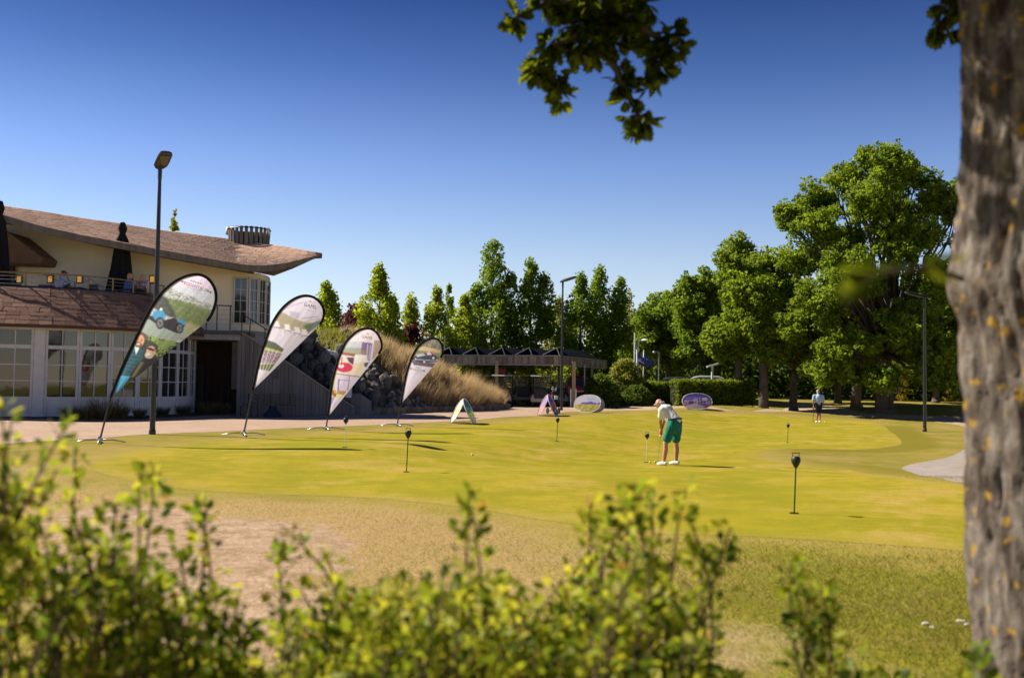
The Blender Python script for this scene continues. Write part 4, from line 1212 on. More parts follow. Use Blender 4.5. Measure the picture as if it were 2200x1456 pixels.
wood(2110, 540, 845, 85, 72, 'tree half hidden by the foreground trunk', M['leaf_oak'], .3, 20, 31)
wood(1840, 640, 850, 66, 70, 'tree with a dark trunk left of the oak trunk', M['leaf_dark'], .33, 14, 37)
# purple trees
def simple_round(px, top, rpx, Y, label, mat, n, per, leaf, seed):
    wood(px, top, top + rpx * 3.2, rpx, Y, label, mat, .12, n, seed, .5, per, leaf)
simple_round(766, 652, 28, 68, 'copper-leaved purple tree beside the yellow-green spire', M['leaf_purple'], 9, 36, .2, 41)
simple_round(876, 698, 18, 72, 'sparse purple tree left of the fourth beach flag', M['leaf_purple'], 6, 14, .2, 43)

# understorey: the far wood reads as one dark mass
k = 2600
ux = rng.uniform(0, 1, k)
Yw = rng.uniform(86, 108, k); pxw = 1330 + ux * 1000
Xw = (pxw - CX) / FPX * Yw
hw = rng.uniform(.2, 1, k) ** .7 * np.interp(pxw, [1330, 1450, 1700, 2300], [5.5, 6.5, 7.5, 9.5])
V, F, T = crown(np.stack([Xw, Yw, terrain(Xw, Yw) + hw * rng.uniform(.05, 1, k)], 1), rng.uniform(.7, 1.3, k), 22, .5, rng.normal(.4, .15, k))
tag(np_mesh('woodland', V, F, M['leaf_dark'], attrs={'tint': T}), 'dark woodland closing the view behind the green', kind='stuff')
k = 900; ux = rng.uniform(0, 1, k); Yw = rng.uniform(92, 104, k); pxw = 640 + ux * 720; Xw = (pxw - CX) / FPX * Yw
V, F, T = crown(np.stack([Xw, Yw, terrain(Xw, Yw) + rng.uniform(.2, 3.6, k)], 1), rng.uniform(.5, 1.0, k), 30, .35, rng.normal(.5, .18, k))
tag(np_mesh('shrubbery', V, F, M['leaf_lime'], attrs={'tint': T}), 'bright shrubbery beyond the cart shed', kind='stuff')

# shrubs and hedges near the shed
def shrub(px, top, bot, rpx, Y, label, mat, n=150, per=40, leaf=.14, name='shrub', tint=.5, group='shrubs by the cart shed'):
    b = at(px, bot, Y); g0 = gz(b.x, Y); H = at(px, top, Y).z - g0; W = rpx * Y / FPX
    t = thing(name, label, 'shrub', (b.x, Y, g0), 0, group)
    cl, rd, tt = [], [], []; mbt = MB()
    for i in range(n):
        a = random.uniform(0, 6.28); u = random.random(); q = random.uniform(.2, 1) ** .5 * math.sqrt(max(.05, 1 - u ** 2.2)) * W
        p = (math.cos(a) * q, math.sin(a) * q * .8, .1 + u * H); cl.append(p); rd.append(random.uniform(.18, .36)); tt.append(random.gauss(tint, .15))
        if i % 6 == 0: limb(mbt, (p[0] * .2, p[1] * .2, 0), p, .025, .006, .06, 4, 3)
    V, F, T = crown(np.array(cl), np.array(rd), per, leaf, np.array(tt), .5)
    mbt.build('stems', M['bark'], t); np_mesh('foliage', V, F, mat, t, {'tint': T}); return t
shrub(1342, 778, 878, 46, 66, 'feathery pale shrub left of the hedge below the flag', M['leaf_pale'], 220, 44, .13)
shrub(1290, 812, 882, 42, 62, 'dark dense bush beside the red parked car', M['leaf_dark'], 160)
shrub(1370, 835, 880, 34, 64, 'dark low bush between the pale shrub and the hedge', M['leaf_dark'], 120)
shrub(1110, 838, 862, 30, 76, 'green bush seen through the cart shed, left', M['leaf_hedge'], 60)
shrub(1010, 838, 862, 60, 78, 'long green bush behind the open cart shed', M['leaf_hedge'], 90)
shrub(1925, 770, 850, 30, 84, 'yellow shrub glowing right of the oak trunk', M['leaf_gold'], 60, 30)
shrub(2065, 790, 850, 36, 84, 'yellow-green shrub at the edge of the wood on the right', M['leaf_gold'], 60, 30)
shrub(985, 772, 850, 40, 82, 'golden tree-like shrub seen under the shed roof', M['leaf_gold'], 110, 36)
shrub(955, 778, 850, 34, 72.5, 'yellow-green shrub glowing under the left end of the shed roof', M['leaf_gold'], 110, 40, .15, tint=.6)
shrub(1035, 782, 850, 40, 73.0, 'lime shrub seen through the shed behind the leftmost carts', M['leaf_lime'], 130, 40, .15, tint=.65)
shrub(1140, 782, 850, 44, 73.2, 'lime shrub seen through the middle bay of the shed', M['leaf_lime'], 130, 40, .15, tint=.65)
shrub(1215, 785, 850, 38, 73.4, 'lime shrub seen through the right bay of the shed', M['leaf_lime'], 110, 40, .15, tint=.65)
def hedge(p0, p1, depth, h, label):
    p0 = Vector(p0); p1 = Vector(p1); L = (p1 - p0).length; d = (p1 - p0) / L; nrm = Vector((d.y, -d.x, 0))
    g0 = gz(p0.x, p0.y)
    t = thing('hedge', label, 'hedge', (p0.x, p0.y, g0), 0, 'clipped hedges')
    k = int(L * 260)
    s = rng.uniform(0, L, k); q = rng.uniform(-depth, 0, k); z = rng.uniform(.05, h, k)
    f = rng.integers(0, 4, k); q[f == 0] = 0; z[f == 1] = h; q[f == 2] = rng.uniform(-.15, 0, (f == 2).sum())
    P = np.stack([s * d.x + q * nrm.x, s * d.y + q * nrm.y, z], 1) + rng.normal(0, .03, (k, 3))
    V, F, T = crown(P, np.full(k, .13), 9, .12, np.clip(rng.normal(.45, .15, k) + (z > h * .93) * .15, 0, 1), .4)  # top leaves tinted lighter: sunlight on the hedge put into their colour
    np_mesh('foliage', V, F, M['leaf_hedge'], t, {'tint': T})
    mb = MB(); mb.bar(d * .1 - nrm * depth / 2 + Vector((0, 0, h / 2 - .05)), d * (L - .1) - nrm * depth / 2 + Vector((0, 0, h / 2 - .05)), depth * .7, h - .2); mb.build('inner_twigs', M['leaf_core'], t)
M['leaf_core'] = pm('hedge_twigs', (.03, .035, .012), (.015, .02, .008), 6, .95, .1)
h0, h1, h2 = at(1382, 870, 66), at(1460, 870, 66), at(1455, 870, 63.5)
hedge((h0.x, 66, 0), (h1.x, 66, 0), 1.2, 1.45, 'lower clipped hedge left of the purple pop-up banner')
h3 = at(1624, 868, 65.5)
hedge((h2.x, 63.5, 0), (h3.x, 65.5, 0), 1.3, 1.62, 'long clipped hedge with sunlit yellow top behind the purple banner')
# ================================================================ CART SHED
n = NT('silvered_board'); n.set(.85, .15)
f = n.noise(n.mapping(n.obj(), (6, 6, .6)), 1.5, 4)
c = n.ramp(n.rnd(), [(0, (.13, .105, .085)), (.5, (.24, .20, .165)), (1, (.36, .31, .26))]); c = n.mix(n.ramp(f, [(.35, .4), (.65, 0.0)]), c, (.10, .08, .065)); n.col(c); M['board'] = n.mat
M['shed_post'] = pm('pale_timber_post', (.36, .29, .19), (.27, .21, .14), 5, .8, .2, stretch=(1, 1, .2))
M['panel_dark'] = pm('solar_cell', (.006, .007, .012), (.010, .011, .018), 8, .6, .08)
A = at(868, 773, 63.6); B = at(1205, 774, 60.5); Cc = at(1302, 784, 71.5)
for p in (A, B, Cc): p.z = 0
D = A + (Cc - B)
SZ0, SZ1 = 3.05, 3.57
g0 = .48
shed = thing('cart_shed', 'open timber shed with silvery board fascia sheltering golf carts', 'shed', (B.x, B.y, g0))
so_ = (B.x, B.y, g0)
def sh(mb, name, mat, par=shed): return mb.build(name, mat, par, origin=so_)
mb = MB(); mb.prism([Vector((p.x, p.y, SZ1 - .12)) for p in (A, B, Cc, D)], (0, 0, -.22)); roof_ = sh(mb, 'roof', M['dark_paint'])
for (p, q, nb) in ((A, B, 74), (B, Cc, 46)):
    L = (q - p).length; d = (q - p) / L; nr = Vector((d.y, -d.x, 0))
    mb = MB(); mb.bar(p + nr * .02 + Vector((0, 0, SZ1 + .02)), q + nr * .02 + Vector((0, 0, SZ1 + .02)), .14, .05); sh(mb, 'top_trim', M['grey_steel'], roof_)
    mb = MB(); mb.bar(p + nr * .02 + Vector((0, 0, SZ0 - .02)), q + nr * .02 + Vector((0, 0, SZ0 - .02)), .1, .05); sh(mb, 'lower_trim', M['grey_steel'], roof_)
    for k in range(nb):
        a, b = p + d * (L * k / nb), p + d * (L * (k + .94) / nb); o_ = nr * (.035 + random.uniform(0, .012)); zc = (SZ0 + SZ1) / 2
        mb = MB(); mb.bar(a + o_ + Vector((0, 0, zc)), b + o_ + Vector((0, 0, zc)), .03, SZ1 - SZ0 - .05); sh(mb, 'fascia_board', M['board'], roof_)
def shpt(u, v, z): p = A.lerp(B, u) + (Cc - B) * v; return Vector((p.x, p.y, z))
for (px, py, Y, w) in ((1066, 869, 61.4, .2), (1232, 877, 60.9, .22), (1271, 872, 67, .16), (938, 860, 63.0, .13), (1110, 862, 70, .2), (1200, 860, 70, .18), (1010, 862, 70.5, .16), (880, 868, 64, .16)):
    b = at(px, py, Y); mb = MB(); mb.bar((b.x, Y, gz(b.x, Y) - .05), (b.x, Y, SZ1 - .3), w, w); sh(mb, 'post', M['shed_post'])
mb = MB(); mb.bar(shpt(.02, .93, 1.95), shpt(.98, .93, 1.95), .06, .1); sh(mb, 'rear_rail', M['dark_wood'])
b = at(1255, 877, 64); mb = MB(); mb.cyl((b.x, 64, gz(b.x, 64)), (b.x, 64, SZ0 + .1), .045, n=8); sh(mb, 'downpipe', M['grey_steel'])
for px in (1226, 1237):
    b = at(px, 878, 60.2); mb = MB(); mb.bar((b.x, 60.2, .4), (b.x, 60.2, 1.6), .06, .06); sh(mb, 'guard_post', M['white_paint'])
for k in range(9):
    u0 = .02 + k * .108
    mb = MB(); p = shpt(u0, .5, 2.85); q = shpt(u0 + .1, .5, 2.85); mb.bar(p, p + Vector((.5, 0, .2)), .04, .04); mb.bar(p + Vector((.5, 0, .2)), q, .04, .04); sh(mb, 'truss', M['dark_paint'])
# tilted solar panels on the roof: each a thing on its own frame
for k in range(6):
    u = (-.005 + k * .172); 
    b = shpt(u, .10, SZ1 + .05)
    t = thing('solar_panel', ['dark solar panel on the shed roof, leftmost in the row', 'second solar panel from the left on the shed roof', 'third solar panel from the left on the shed roof', 'fourth solar panel from the left on the shed roof', 'fifth solar panel from the left on the shed roof', 'last solar panel, above the shed corner by the lamp post'][k], 'solar panel', b, math.atan2((B - A).y, (B - A).x), 'solar panels on the cart shed')
    Lp = 1.62; dd = 8.0
    MB().add([(0.02, 0, .03), (Lp * .55, 0, .46), (Lp * .55, dd, .46), (0.02, dd, .03), (0.02, 0, .07), (Lp * .55, 0, .5), (Lp * .55, dd, .5), (.02, dd, .07)], [(0, 1, 2, 3), (4, 5, 6, 7), (0, 1, 5, 4), (1, 2, 6, 5), (2, 3, 7, 6), (3, 0, 4, 7)]).build('cells', M['panel_dark'], t)
    MB().add([(Lp * .58, 0, .49), (Lp, 0, .03), (Lp, dd, .03), (Lp * .58, dd, .49), (Lp * .58, 0, .52), (Lp, 0, .06), (Lp, dd, .06), (Lp * .58, dd, .52)], [(0, 1, 2, 3), (4, 5, 6, 7), (0, 1, 5, 4), (1, 2, 6, 5), (2, 3, 7, 6), (3, 0, 4, 7)]).build('rear_cells', M['panel_dark'], t)
    mb = MB(); mb.bar((0, -.04, .06), (Lp * .56, -.04, .52), .05, .05); mb.bar((Lp * .56, -.04, .5), (Lp * .68, -.04, 0), .05, .05); mb.bar((0, -.04, .02), (Lp * .7, -.04, .02), .05, .04); mb.build('support_frame', M['chrome'], t)

# ================================================================ GOLF CARTS
M['cart_green'] = pm('cart_green', (.015, .06, .045), (.012, .045, .035), 5, .35, .5)
M['cart_beige'] = pm('cart_beige', (.46, .42, .36), (.38, .35, .30), 4, .5, .4)
M['cart_grey'] = pm('cart_grey_plastic', (.30, .31, .32), (.24, .25, .26), 5, .6, .35)
n = NT('clear_screen'); n.set(.08, .5); n.col(n.mix(n.noise(n.obj(), 3), (.30, .33, .36), (.24, .27, .30)))
tp2 = n.new('ShaderNodeBsdfTransparent'); mx = n.new('ShaderNodeMixShader'); mx.inputs[0].default_value = .14
n.lk(tp2.outputs[0], mx.inputs[1]); n.lk(n.b.outputs[0], mx.inputs[2]); n.lk(mx.outputs[0], n.out.inputs[0]); M['screen'] = n.mat
def cart(loc, rz, body, label):
    t = thing('golf_cart', label, 'golf cart', loc, rz, 'golf carts parked in the shed')
    # local: rear at -y (towards the camera), length along y
    mb = MB(); mb.prism([(-.58, -1.1, .32), (-.58, -1.1, .62), (-.58, -.55, .72), (-.58, .35, .5), (-.58, .75, .5), (-.58, 1.15, .85), (-.58, 1.35, .7), (-.58, 1.35, .34)], (1.16, 0, 0)); bd = mb.build('body', body, t)
    mb = MB(); mb.prism([(-.60, -1.18, .36), (.60, -1.18, .36), (.60, -1.18, .52), (.44, -1.18, .80), (.40, -1.18, .52), (-.40, -1.18, .52), (-.44, -1.18, .80), (-.60, -1.18, .52)], (0, .3, 0)); mb.build('rear_bumper', M['cart_grey'], t)
    MB().box((0, -.9, .80), (.8, .45, .58)).build('bag_well', M['black_plastic'], t)
    MB().box((0, -.3, .78), (1.08, .5, .16)).build('seat', M['black_plastic'], t)
    MB().box((0, -.55, 1.0), (1.0, .14, .34)).build('backrest', M['black_plastic'], t)
    mb = MB(); mb.prism([(-.62, -1.15, 1.86), (-.62, -1.1, 1.93), (-.62, 1.0, 1.97), (-.62, 1.12, 1.90)], (1.24, 0, 0)); mb.build('canopy', M['cart_beige'], t)
    for sx in (-1, 1):
        MB().cyl((sx * .52, -.75, .7), (sx * .54, -.85, 1.88), .022, n=6).build('strut', M['black_metal'], t)
        MB().cyl((sx * .52, 1.05, .8), (sx * .54, .85, 1.92), .022, n=6).build('strut', M['black_metal'], t)
        for sy in (-.78, 1.0):
            w = MB().lathe([(.12, -.09), (.2, -.09), (.215, -.05), (.215, .05), (.2, .09), (.12, .09)], (sx * .5, sy, .215), 18, axis=(1, 0, 0)).build('wheel', M['rubber'], t, True, auto=40)
            MB().lathe([(.03, -.095), (.115, -.092), (.115, .092), (.03, .095)], (sx * .5, sy, .215), 12, axis=(1, 0, 0)).build('rim', M['cart_grey'], w)
        MB().box((sx * .48, -1.2, .7), (.12, .04, .1)).build('tail_light', M['red_paint'], t)
    MB().box((0, .98, 1.35), (1.02, .02, .8)).build('windscreen', M['screen'], t)
    MB().tube([(-.3 + .17 * math.cos(a), .45 + .05 * math.sin(a), 1.05 + .17 * math.sin(a)) for a in [i * math.pi / 8 for i in range(17)]], .015, 6).build('steering_wheel', M['black_plastic'], t)
    return t
def cpos(px, Y): b = at(px, 868, Y); return Vector((b.x, Y, gz(b.x, Y) + .012))
cart(cpos(1080, 62.2), R(-3), M['cart_green'], 'green golf cart seen from behind, left bay of the shed')
cart(cpos(1163, 61.8), R(-4), M['silver_paint'], 'grey golf cart seen from behind, middle bay of the shed')
cart(cpos(1121, 65.2), R(4), M['dark_paint'], 'dark golf cart parked deeper between two others')
cart(cpos(1203, 63.8), R(-8), M['dark_paint'], 'dark golf cart with clear screen behind the lamp post')
cart(cpos(1040, 65.0), R(3), M['dark_paint'], 'dark golf cart half hidden by the dry grass bank')
# red and blue vending stand behind the shed
p = at(1078, 850, 68); t = thing('bag_stand', 'red and blue stand with orange posts behind the green cart', 'stand', (p.x, 68, gz(p.x, 68)))
MB().box((0, 0, 2.15), (.5, .2, .6)).build('red_box', M['red_paint'], t)
M['sky_blue'] = pm('blue_paint', (.04, .22, .55), (.03, .18, .45), 5, .5, .4); M['orange'] = pm('orange_paint', (.62, .20, .03), (.5, .15, .02), 5, .5, .4)
for sx in (-.3, .3):
    MB().box((sx, -.05, 1.78), (.22, .2, .16)).build('blue_cap', M['sky_blue'], t); MB().bar((sx, 0, 0), (sx, 0, 1.7), .09, .09).build('post', M['orange'], t)

# ================================================================ CARS
M['car_glass'] = pm('car_glass', (.02, .03, .03), (.03, .045, .04), 3, .08, .6)
M['tail_red'] = pm('tail_lamp', (.45, .01, .01), (.35, .01, .01), 10, .3, .5)
def car(loc, rz, paint, label, H=1.55):
    t = thing('parked_car', label, 'car', loc, rz, 'cars parked behind the hedge and shed')
    W = .88
    body = [(-2.05, .32, .80), (-2.08, .62, .84), (-1.98, .95, .86), (-1.2, .98, .88), (0, .97, .88), (.9, .93, .87), (1.75, .80, .82), (2.05, .62, .74), (2.08, .34, .70)]
    rows = []
    for y, z, w in body:
        rows.append([(-w, y, .28), (-w * 1.02, y, min(z, .55)), (-w * .97, y, z), (0, y, z + .02), (w * .97, y, z), (w * 1.02, y, min(z, .55)), (w, y, .28)])
    mb = MB(); mb.grid(rows); mb.add(rows[0], [tuple(range(7))]); mb.add(rows[-1], [tuple(range(7))]); mb.build('body', paint, t, True, auto=35)
    cab = [(-2.0, .93, .80), (-1.72, H - .12, .66), (-1.4, H, .62), (-.1, H + .01, .62), (.35, H - .08, .64), (1.05, .92, .78)]
    rows = [[(-w, y, .9), (-w * .96, y, z - .06 if z > 1 else z), (-w * .8, y, z), (0, y, z + .02), (w * .8, y, z), (w * .96, y, z - .06 if z > 1 else z), (w, y, .9)] for y, z, w in cab]
    mb = MB(); mb.grid(rows); mb.build('cabin', paint, t, True, auto=35)
    MB().add([(-.60, -2.0, 1.0), (.60, -2.0, 1.0), (.52, -1.79, H - .14), (-.52, -1.79, H - .14)], [(0, 1, 2, 3)]).build('rear_window', M['car_glass'], t)
    MB().add([(-.66, 1.02, .97), (.66, 1.02, .97), (.54, .42, H - .13), (-.54, .42, H - .13)], [(0, 1, 2, 3)]).build('windscreen', M['car_glass'], t)
    for sx in (-1, 1):
        MB().add([(sx * .79, -1.6, 1.0), (sx * .79, .8, 1.0), (sx * .665, .25, H - .14), (sx * .665, -1.45, H - .14)], [(0, 1, 2, 3)]).build('side_window', M['car_glass'], t)
        MB().box((sx * .72, -2.07, .82), (.2, .06, .28)).build('tail_light', M['tail_red'], t)
        for sy in (-1.3, 1.35):
            w = MB().lathe([(.2, -.1), (.3, -.1), (.32, -.06), (.32, .06), (.3, .1), (.2, .1)], (sx * .78, sy, .32), 18, axis=(1, 0, 0)).build('wheel', M['rubber'], t, True, auto=40)
            MB().lathe([(.03, -.105), (.19, -.1), (.19, .1), (.03, .105)], (sx * .78, sy, .32), 12, axis=(1, 0, 0)).build('rim', M['silver_paint'], w)
    MB().box((0, -2.09, .66), (.52, .02, .11)).build('number_plate', M['white_paint'], t)
    MB().box((0, -2.1, .4), (1.5, .1, .16)).build('bumper', M['dark_paint'], t)
    return t
cp = cpos(1239, 66.5); car(cp + Vector((0, 0, .3)), R(2), M['red_paint'], 'dark red car seen from behind at the right end of the shed', 1.6)
cp = cpos(1012, 88); car(Vector((cp.x, 88, .55 + .55)), R(75), M['red_paint'], 'bright red car far behind the shed')
cp = cpos(955, 86); car(Vector((cp.x, 86, 1.0)), R(80), M['white_paint'], 'white car far behind the left end of the shed')
cp = cpos(1440, 72); car(Vector((cp.x, 72, 1.0)), R(80), M['dark_paint'], 'dark car roof just showing over the lower hedge', 1.48)
cp = cpos(1500, 70); car(Vector((cp.x, 70, 1.10)), R(82), M['silver_paint'], 'silver car roof showing over the long hedge', 1.48)

# ================================================================ FLAG POLES, GREY LAMPS
def pole_lamp(px, base, top, Y, label, kind, r=.06, mat='grey_steel'):
    b = at(px, base, Y); z0 = gz(b.x, Y); H = at(px, top, Y).z - z0
    t = thing('grey_lamp_post', label, 'lamp post', (b.x, Y, z0 - .03), 0, 'grey lamp posts by the car park')
    MB().tube([(0, 0, 0), (0, 0, H)], [r, r * .8], 10).build('pole', M[mat], t, True, auto=40)
    if kind == 'dome':
        MB().tube([(0, 0, H - .15), (.1, 0, H + .12), (.35, 0, H + .2)], .025, 6).build('arm', M[mat], t)
        MB().lathe([(.03, .1), (.16, .06), (.27, -.02), (.25, -.05), (.1, -.06)], (.42, 0, H + .12), 14).build('lamp_head', M['white_paint'], t, True, auto=40)
    elif kind == 'flat':
        MB().box((.05, 0, H + .05), (.85, .3, .1), rot=Matrix.Rotation(R(-16), 3, 'Y')).build('lamp_head', M['white_paint'], t)
    elif kind == 'arm':
        MB().tube([(0, 0, H - .1), (-.05, 0, H), (-.3, 0, H + .02)], .03, 6).build('arm', M[mat], t)
        MB().lathe([(.02, .08), (.11, .05), (.13, -.05), (.06, -.08)], (-.32, 0, H - .02), 12).build('lamp_head', M['grey_steel'], t, True)
    else:
        MB().lathe([(r, H), (r * .9, H + .04), (.01, H + .06)], n=10).build('cap', M[mat], t)
    return t
pole_lamp(1371, 845, 733, 70, 'dome-headed lamp beside the tall white pole at the flag', 'dome', .045)
pole_lamp(1415, 845, 755, 69, 'grey lamp post between the blue flag and the hedge lamp', 'arm', .05)
pole_lamp(1530, 835, 785, 67, 'stout white lamp post with flat head behind the hedge', 'flat', .09, 'white_paint')
pole_lamp(954, 840, 722, 72, 'pale lamp pole behind the fourth beach flag', 'cap', .06)
pole_lamp(962, 840, 737, 74, 'dome-headed lamp behind the left end of the shed', 'dome', .05)
pole_lamp(851, 790, 745, 62, 'small dark lamp on the ridge behind the dry grass', 'arm', .04, 'black_metal')
pole_lamp(1363, 850, 716, 68, 'tall plain white pole left of the blue flag', 'cap', .075, 'white_paint')
M['flag_blue'] = pm('navy_flag', (.075, .085, .25), (.05, .06, .19), 3, .8, .2)
for px, top, lb, big in ((1367.5, 752, 'front flag pole flying a navy blue flag', 1), (1382, 753, 'second flag pole with navy flag mostly hidden', 0)):
    Y = 67.0 + (1 - big) * 1.5; b = at(px, 850, Y); z0 = gz(b.x, Y); H = at(px, top, Y).z - z0
    t = thing('flagpole', lb, 'flagpole', (b.x, Y, z0 - .03), 0, 'flag poles with navy flags')
    MB().tube([(0, 0, 0), (0, 0, H)], [.045, .03], 8).build('pole', M['white_paint'], t, True)
    MB().ball((0, 0, H + .03), .045, 8).build('finial', M['chrome'], t, True)
    rows = []
    for i in range(9):
        s = i / 8; rows.append([(.03 + s * .72, .10 * math.sin(s * 7 + j * .5), H - .08 - j / 6 * .82 * (1 - .45 * s) - s * .55 * (1 + .2 * math.sin(s * 3))) for j in range(7)])
    cl_ = MB().grid(rows).build('flag', M['flag_blue'], t, True)
    mo = cl_.modifiers.new('thick', 'SOLIDIFY'); mo.thickness = .006
    if big:
        for k in range(4): MB().add([(.10 + .1 * k, -.115, H - .62 - .05 * k), (.17 + .1 * k, -.115, H - .65 - .05 * k), (.17 + .1 * k, -.115, H - .74 - .05 * k), (.10 + .1 * k, -.115, H - .71 - .05 * k)], [(0, 1, 2, 3)]).build('letter_mark', M['white_paint'], t)

# ================================================================ BENCH, TERRACE FURNITURE
def bench():
    b = at(578, 884, 39.4); t = thing('bench', 'dark slatted metal bench in front of the stair wall', 'bench', (b.x, 39.4, .46), R(4))
    for k in range(5): MB().box((0, -.18 + k * .1, .47), (2.05, .075, .03)).build('seat_slat', M['black_metal'], t)
    for j in range(3):
        for k in range(4): MB().box((-.56 + j * .62, .30 + k * .015, .58 + k * .1), (.58, .025, .075)).build('back_slat', M['black_metal'], t)
    for sx in (-.75, 0, .75):
        MB().tube([(sx, -.2, .45), (sx, .25, .45), (sx, .36, .95)], .02, 6).build('bracket', M['black_metal'], t)
    mb = MB(); mb.lathe([(.42, 0), (.36, .1), (.16, .3), (.14, .44)], (.15, 0, 0), 14); mb.build('pedestal', M['dark_paint'], t, True, auto=40)
    b = at(535, 884, 39.9); t = thing('slatted_chair', 'small grey slatted seat at the left end of the bench', 'chair', (b.x, 39.9, .46), R(-35))
    for k in range(5): MB().box((0, .2 + k * .02, .55 + k * .085), (.72, .025, .06)).build('back_slat', M['grey_steel'], t)
    for k in range(4): MB().box((0, -.2 + k * .1, .45), (.72, .075, .03)).build('seat_slat', M['grey_steel'], t)
    for sx in (-.3, .3): 
        MB().bar((sx, -.15, 0), (sx, -.15, .45), .04, .04).build('leg', M['black_metal'], t); MB().bar((sx, .18, 0), (sx, .22, .9), .04, .04).build('leg', M['black_metal'], t)
bench()
DZ = 4.62
def parasol(px, top, bot_px, Y, label, H=None, rad=.5):
    b = at(px, top, Y); H = b.z - DZ
    t = thing('closed_parasol', label, 'parasol', (b.x, Y, DZ), 0, 'closed black terrace parasols')
    MB().cyl((0, 0, 0), (0, 0, H - .1), .035, n=8).build('pole', M['grey_steel'], t)
    rows = []; N_ = 28
    for i in range(15):
        s = i / 14; z = .35 + (H - .35) * s
        r = rad * (1 - s) ** .85 * .95 + .07
        if .80 < s < .86: r *= .62
        if s > .86: r = .14 * (1.25 - (s - .86) * 6.5) + .03
        r = max(r, .03)
        rows.append([(r * (1 + .28 * math.cos(7 * a + s * 2)) * math.cos(a), r * (1 + .28 * math.cos(7 * a + s * 2)) * math.sin(a), z) for a in [2 * math.pi * k / N_ for k in range(N_ + 1)]])
    MB().grid(rows).build('canopy', M['black_canvas'], t, True)
    MB().lathe([(.16, H * .83 - .05), (.17, H * .83), (.16, H * .83 + .05)], n=14).build('strap', M['black_canvas'], t)
    MB().lathe([(.05, H - .08), (.04, H - .02), (.01, H + .05)], n=8).build('finial', M['white_paint'], t)
    MB().box((0, 0, .06), (.7, .7, .12)).build('base', M['concrete'], t)
parasol(264, 478, 0, 39.9, 'closed black parasol standing tall in front of the cream wall', rad=.46)
parasol(0, 432, 0, 37.8, 'closed black parasol cut off by the left picture edge', rad=.42)
def tchair(px, Y, rz, label):
    b = at(px, 620, Y); t = thing('wicker_chair', label, 'chair', (b.x, Y, DZ), rz, 'wicker chairs on the terrace')
    MB().box((0, 0, .42), (.56, .54, .1)).build('seat', M['wicker'], t)
    rows = [[(-.29 + .58 * i / 6, .27 + .03 * math.cos((i - 3) * .6) + .1 * j / 4, .45 + .42 * j / 4) for i in range(7)] for j in range(5)]
    bk_ = MB().grid(rows).build('backrest', M['wicker'], t); mo = bk_.modifiers.new('thick', 'SOLIDIFY'); mo.thickness = .035
    for sx in (-1, 1):
        MB().box((sx * .29, .0, .62), (.06, .5, .05)).build('armrest', M['wicker'], t)
        for sy in (-.22, .22): MB().bar((sx * .25, sy, 0), (sx * .25, sy, .4), .045, .045).build('leg', M['wicker'], t)
def ttable(px, Y, label):
    b = at(px, 620, Y); t = thing('terrace_table', label, 'table', (b.x, Y, DZ), 0, 'tables on the terrace')
    MB().box((0, 0, .73), (.85, .85, .04)).build('table_top', M['dark_wood'], t); MB().cyl((0, 0, .05), (0, 0, .71), .04, n=8).build('column', M['black_metal'], t); MB().box((0, 0, .025), (.5, .5, .05)).build('foot', M['black_metal'], t)
# ================================================================ PEOPLE
from mathutils import noise as mnoise
def capsules_to_mesh(caps, voxel, name):
    """caps: (p0, p1, r0, r1) or (centre, None, (rx,ry,rz), rot) -> one continuous remeshed surface"""
    mb = MB()
    for p0, p1, r0, r1 in caps:
        if p1 is None: mb.ball(p0, 1, 14, sc=r0, rot=r1); continue
        p0 = Vector(p0); p1 = Vector(p1); L = (p1 - p0).length; d = (p1 - p0) / max(L, 1e-6)
        pts, rad = [], []
        for k in range(5): a = (k / 4 - 1) * math.pi / 2; pts.append(p0 + d * r0 * math.sin(a)); rad.append(max(r0 * math.cos(a), .001))
        for k in range(1, 6): a = k / 5 * math.pi / 2; pts.append(p1 + d * r1 * math.sin(a)); rad.append(max(r1 * math.cos(a), .001))
        mb.tube(pts, rad, 12)
    o = mb.build(name, M['skin'])
    r_ = o.modifiers.new('r', 'REMESH'); r_.mode = 'VOXEL'; r_.voxel_size = voxel; r_.use_smooth_shade = True
    s_ = o.modifiers.new('s', 'SMOOTH'); s_.factor = .5; s_.iterations = 4
    dg = bpy.context.evaluated_depsgraph_get()
    me = bpy.data.meshes.new_from_object(o.evaluated_get(dg)); bpy.data.objects.remove(o)
    me.name = name; me.polygons.foreach_set('use_smooth', [True] * len(me.polygons))
    return me
def flesh(t, name, caps, mat, voxel=.014):
    me = capsules_to_mesh(caps, voxel, name); me.materials.clear(); me.materials.append(mat)
    if name in ('shirt', 'shorts', 'trousers'):
        nm = [v.normal.copy() for v in me.vertices]
        for v, q in zip(me.vertices, nm):
            c_ = v.co; w_ = mnoise.noise(Vector((c_.x * 9, c_.y * 9, c_.z * 5 + c_.x * 6))) + .6 * mnoise.noise(Vector((c_.x * 22 + c_.z * 9, c_.y * 22, c_.z * 8)))
            v.co = c_ + q * w_ * .011
        me.update()
    o = bpy.data.objects.new(name, me); col.objects.link(o); o.parent = t; return o
def V3(*a): return Vector(a)
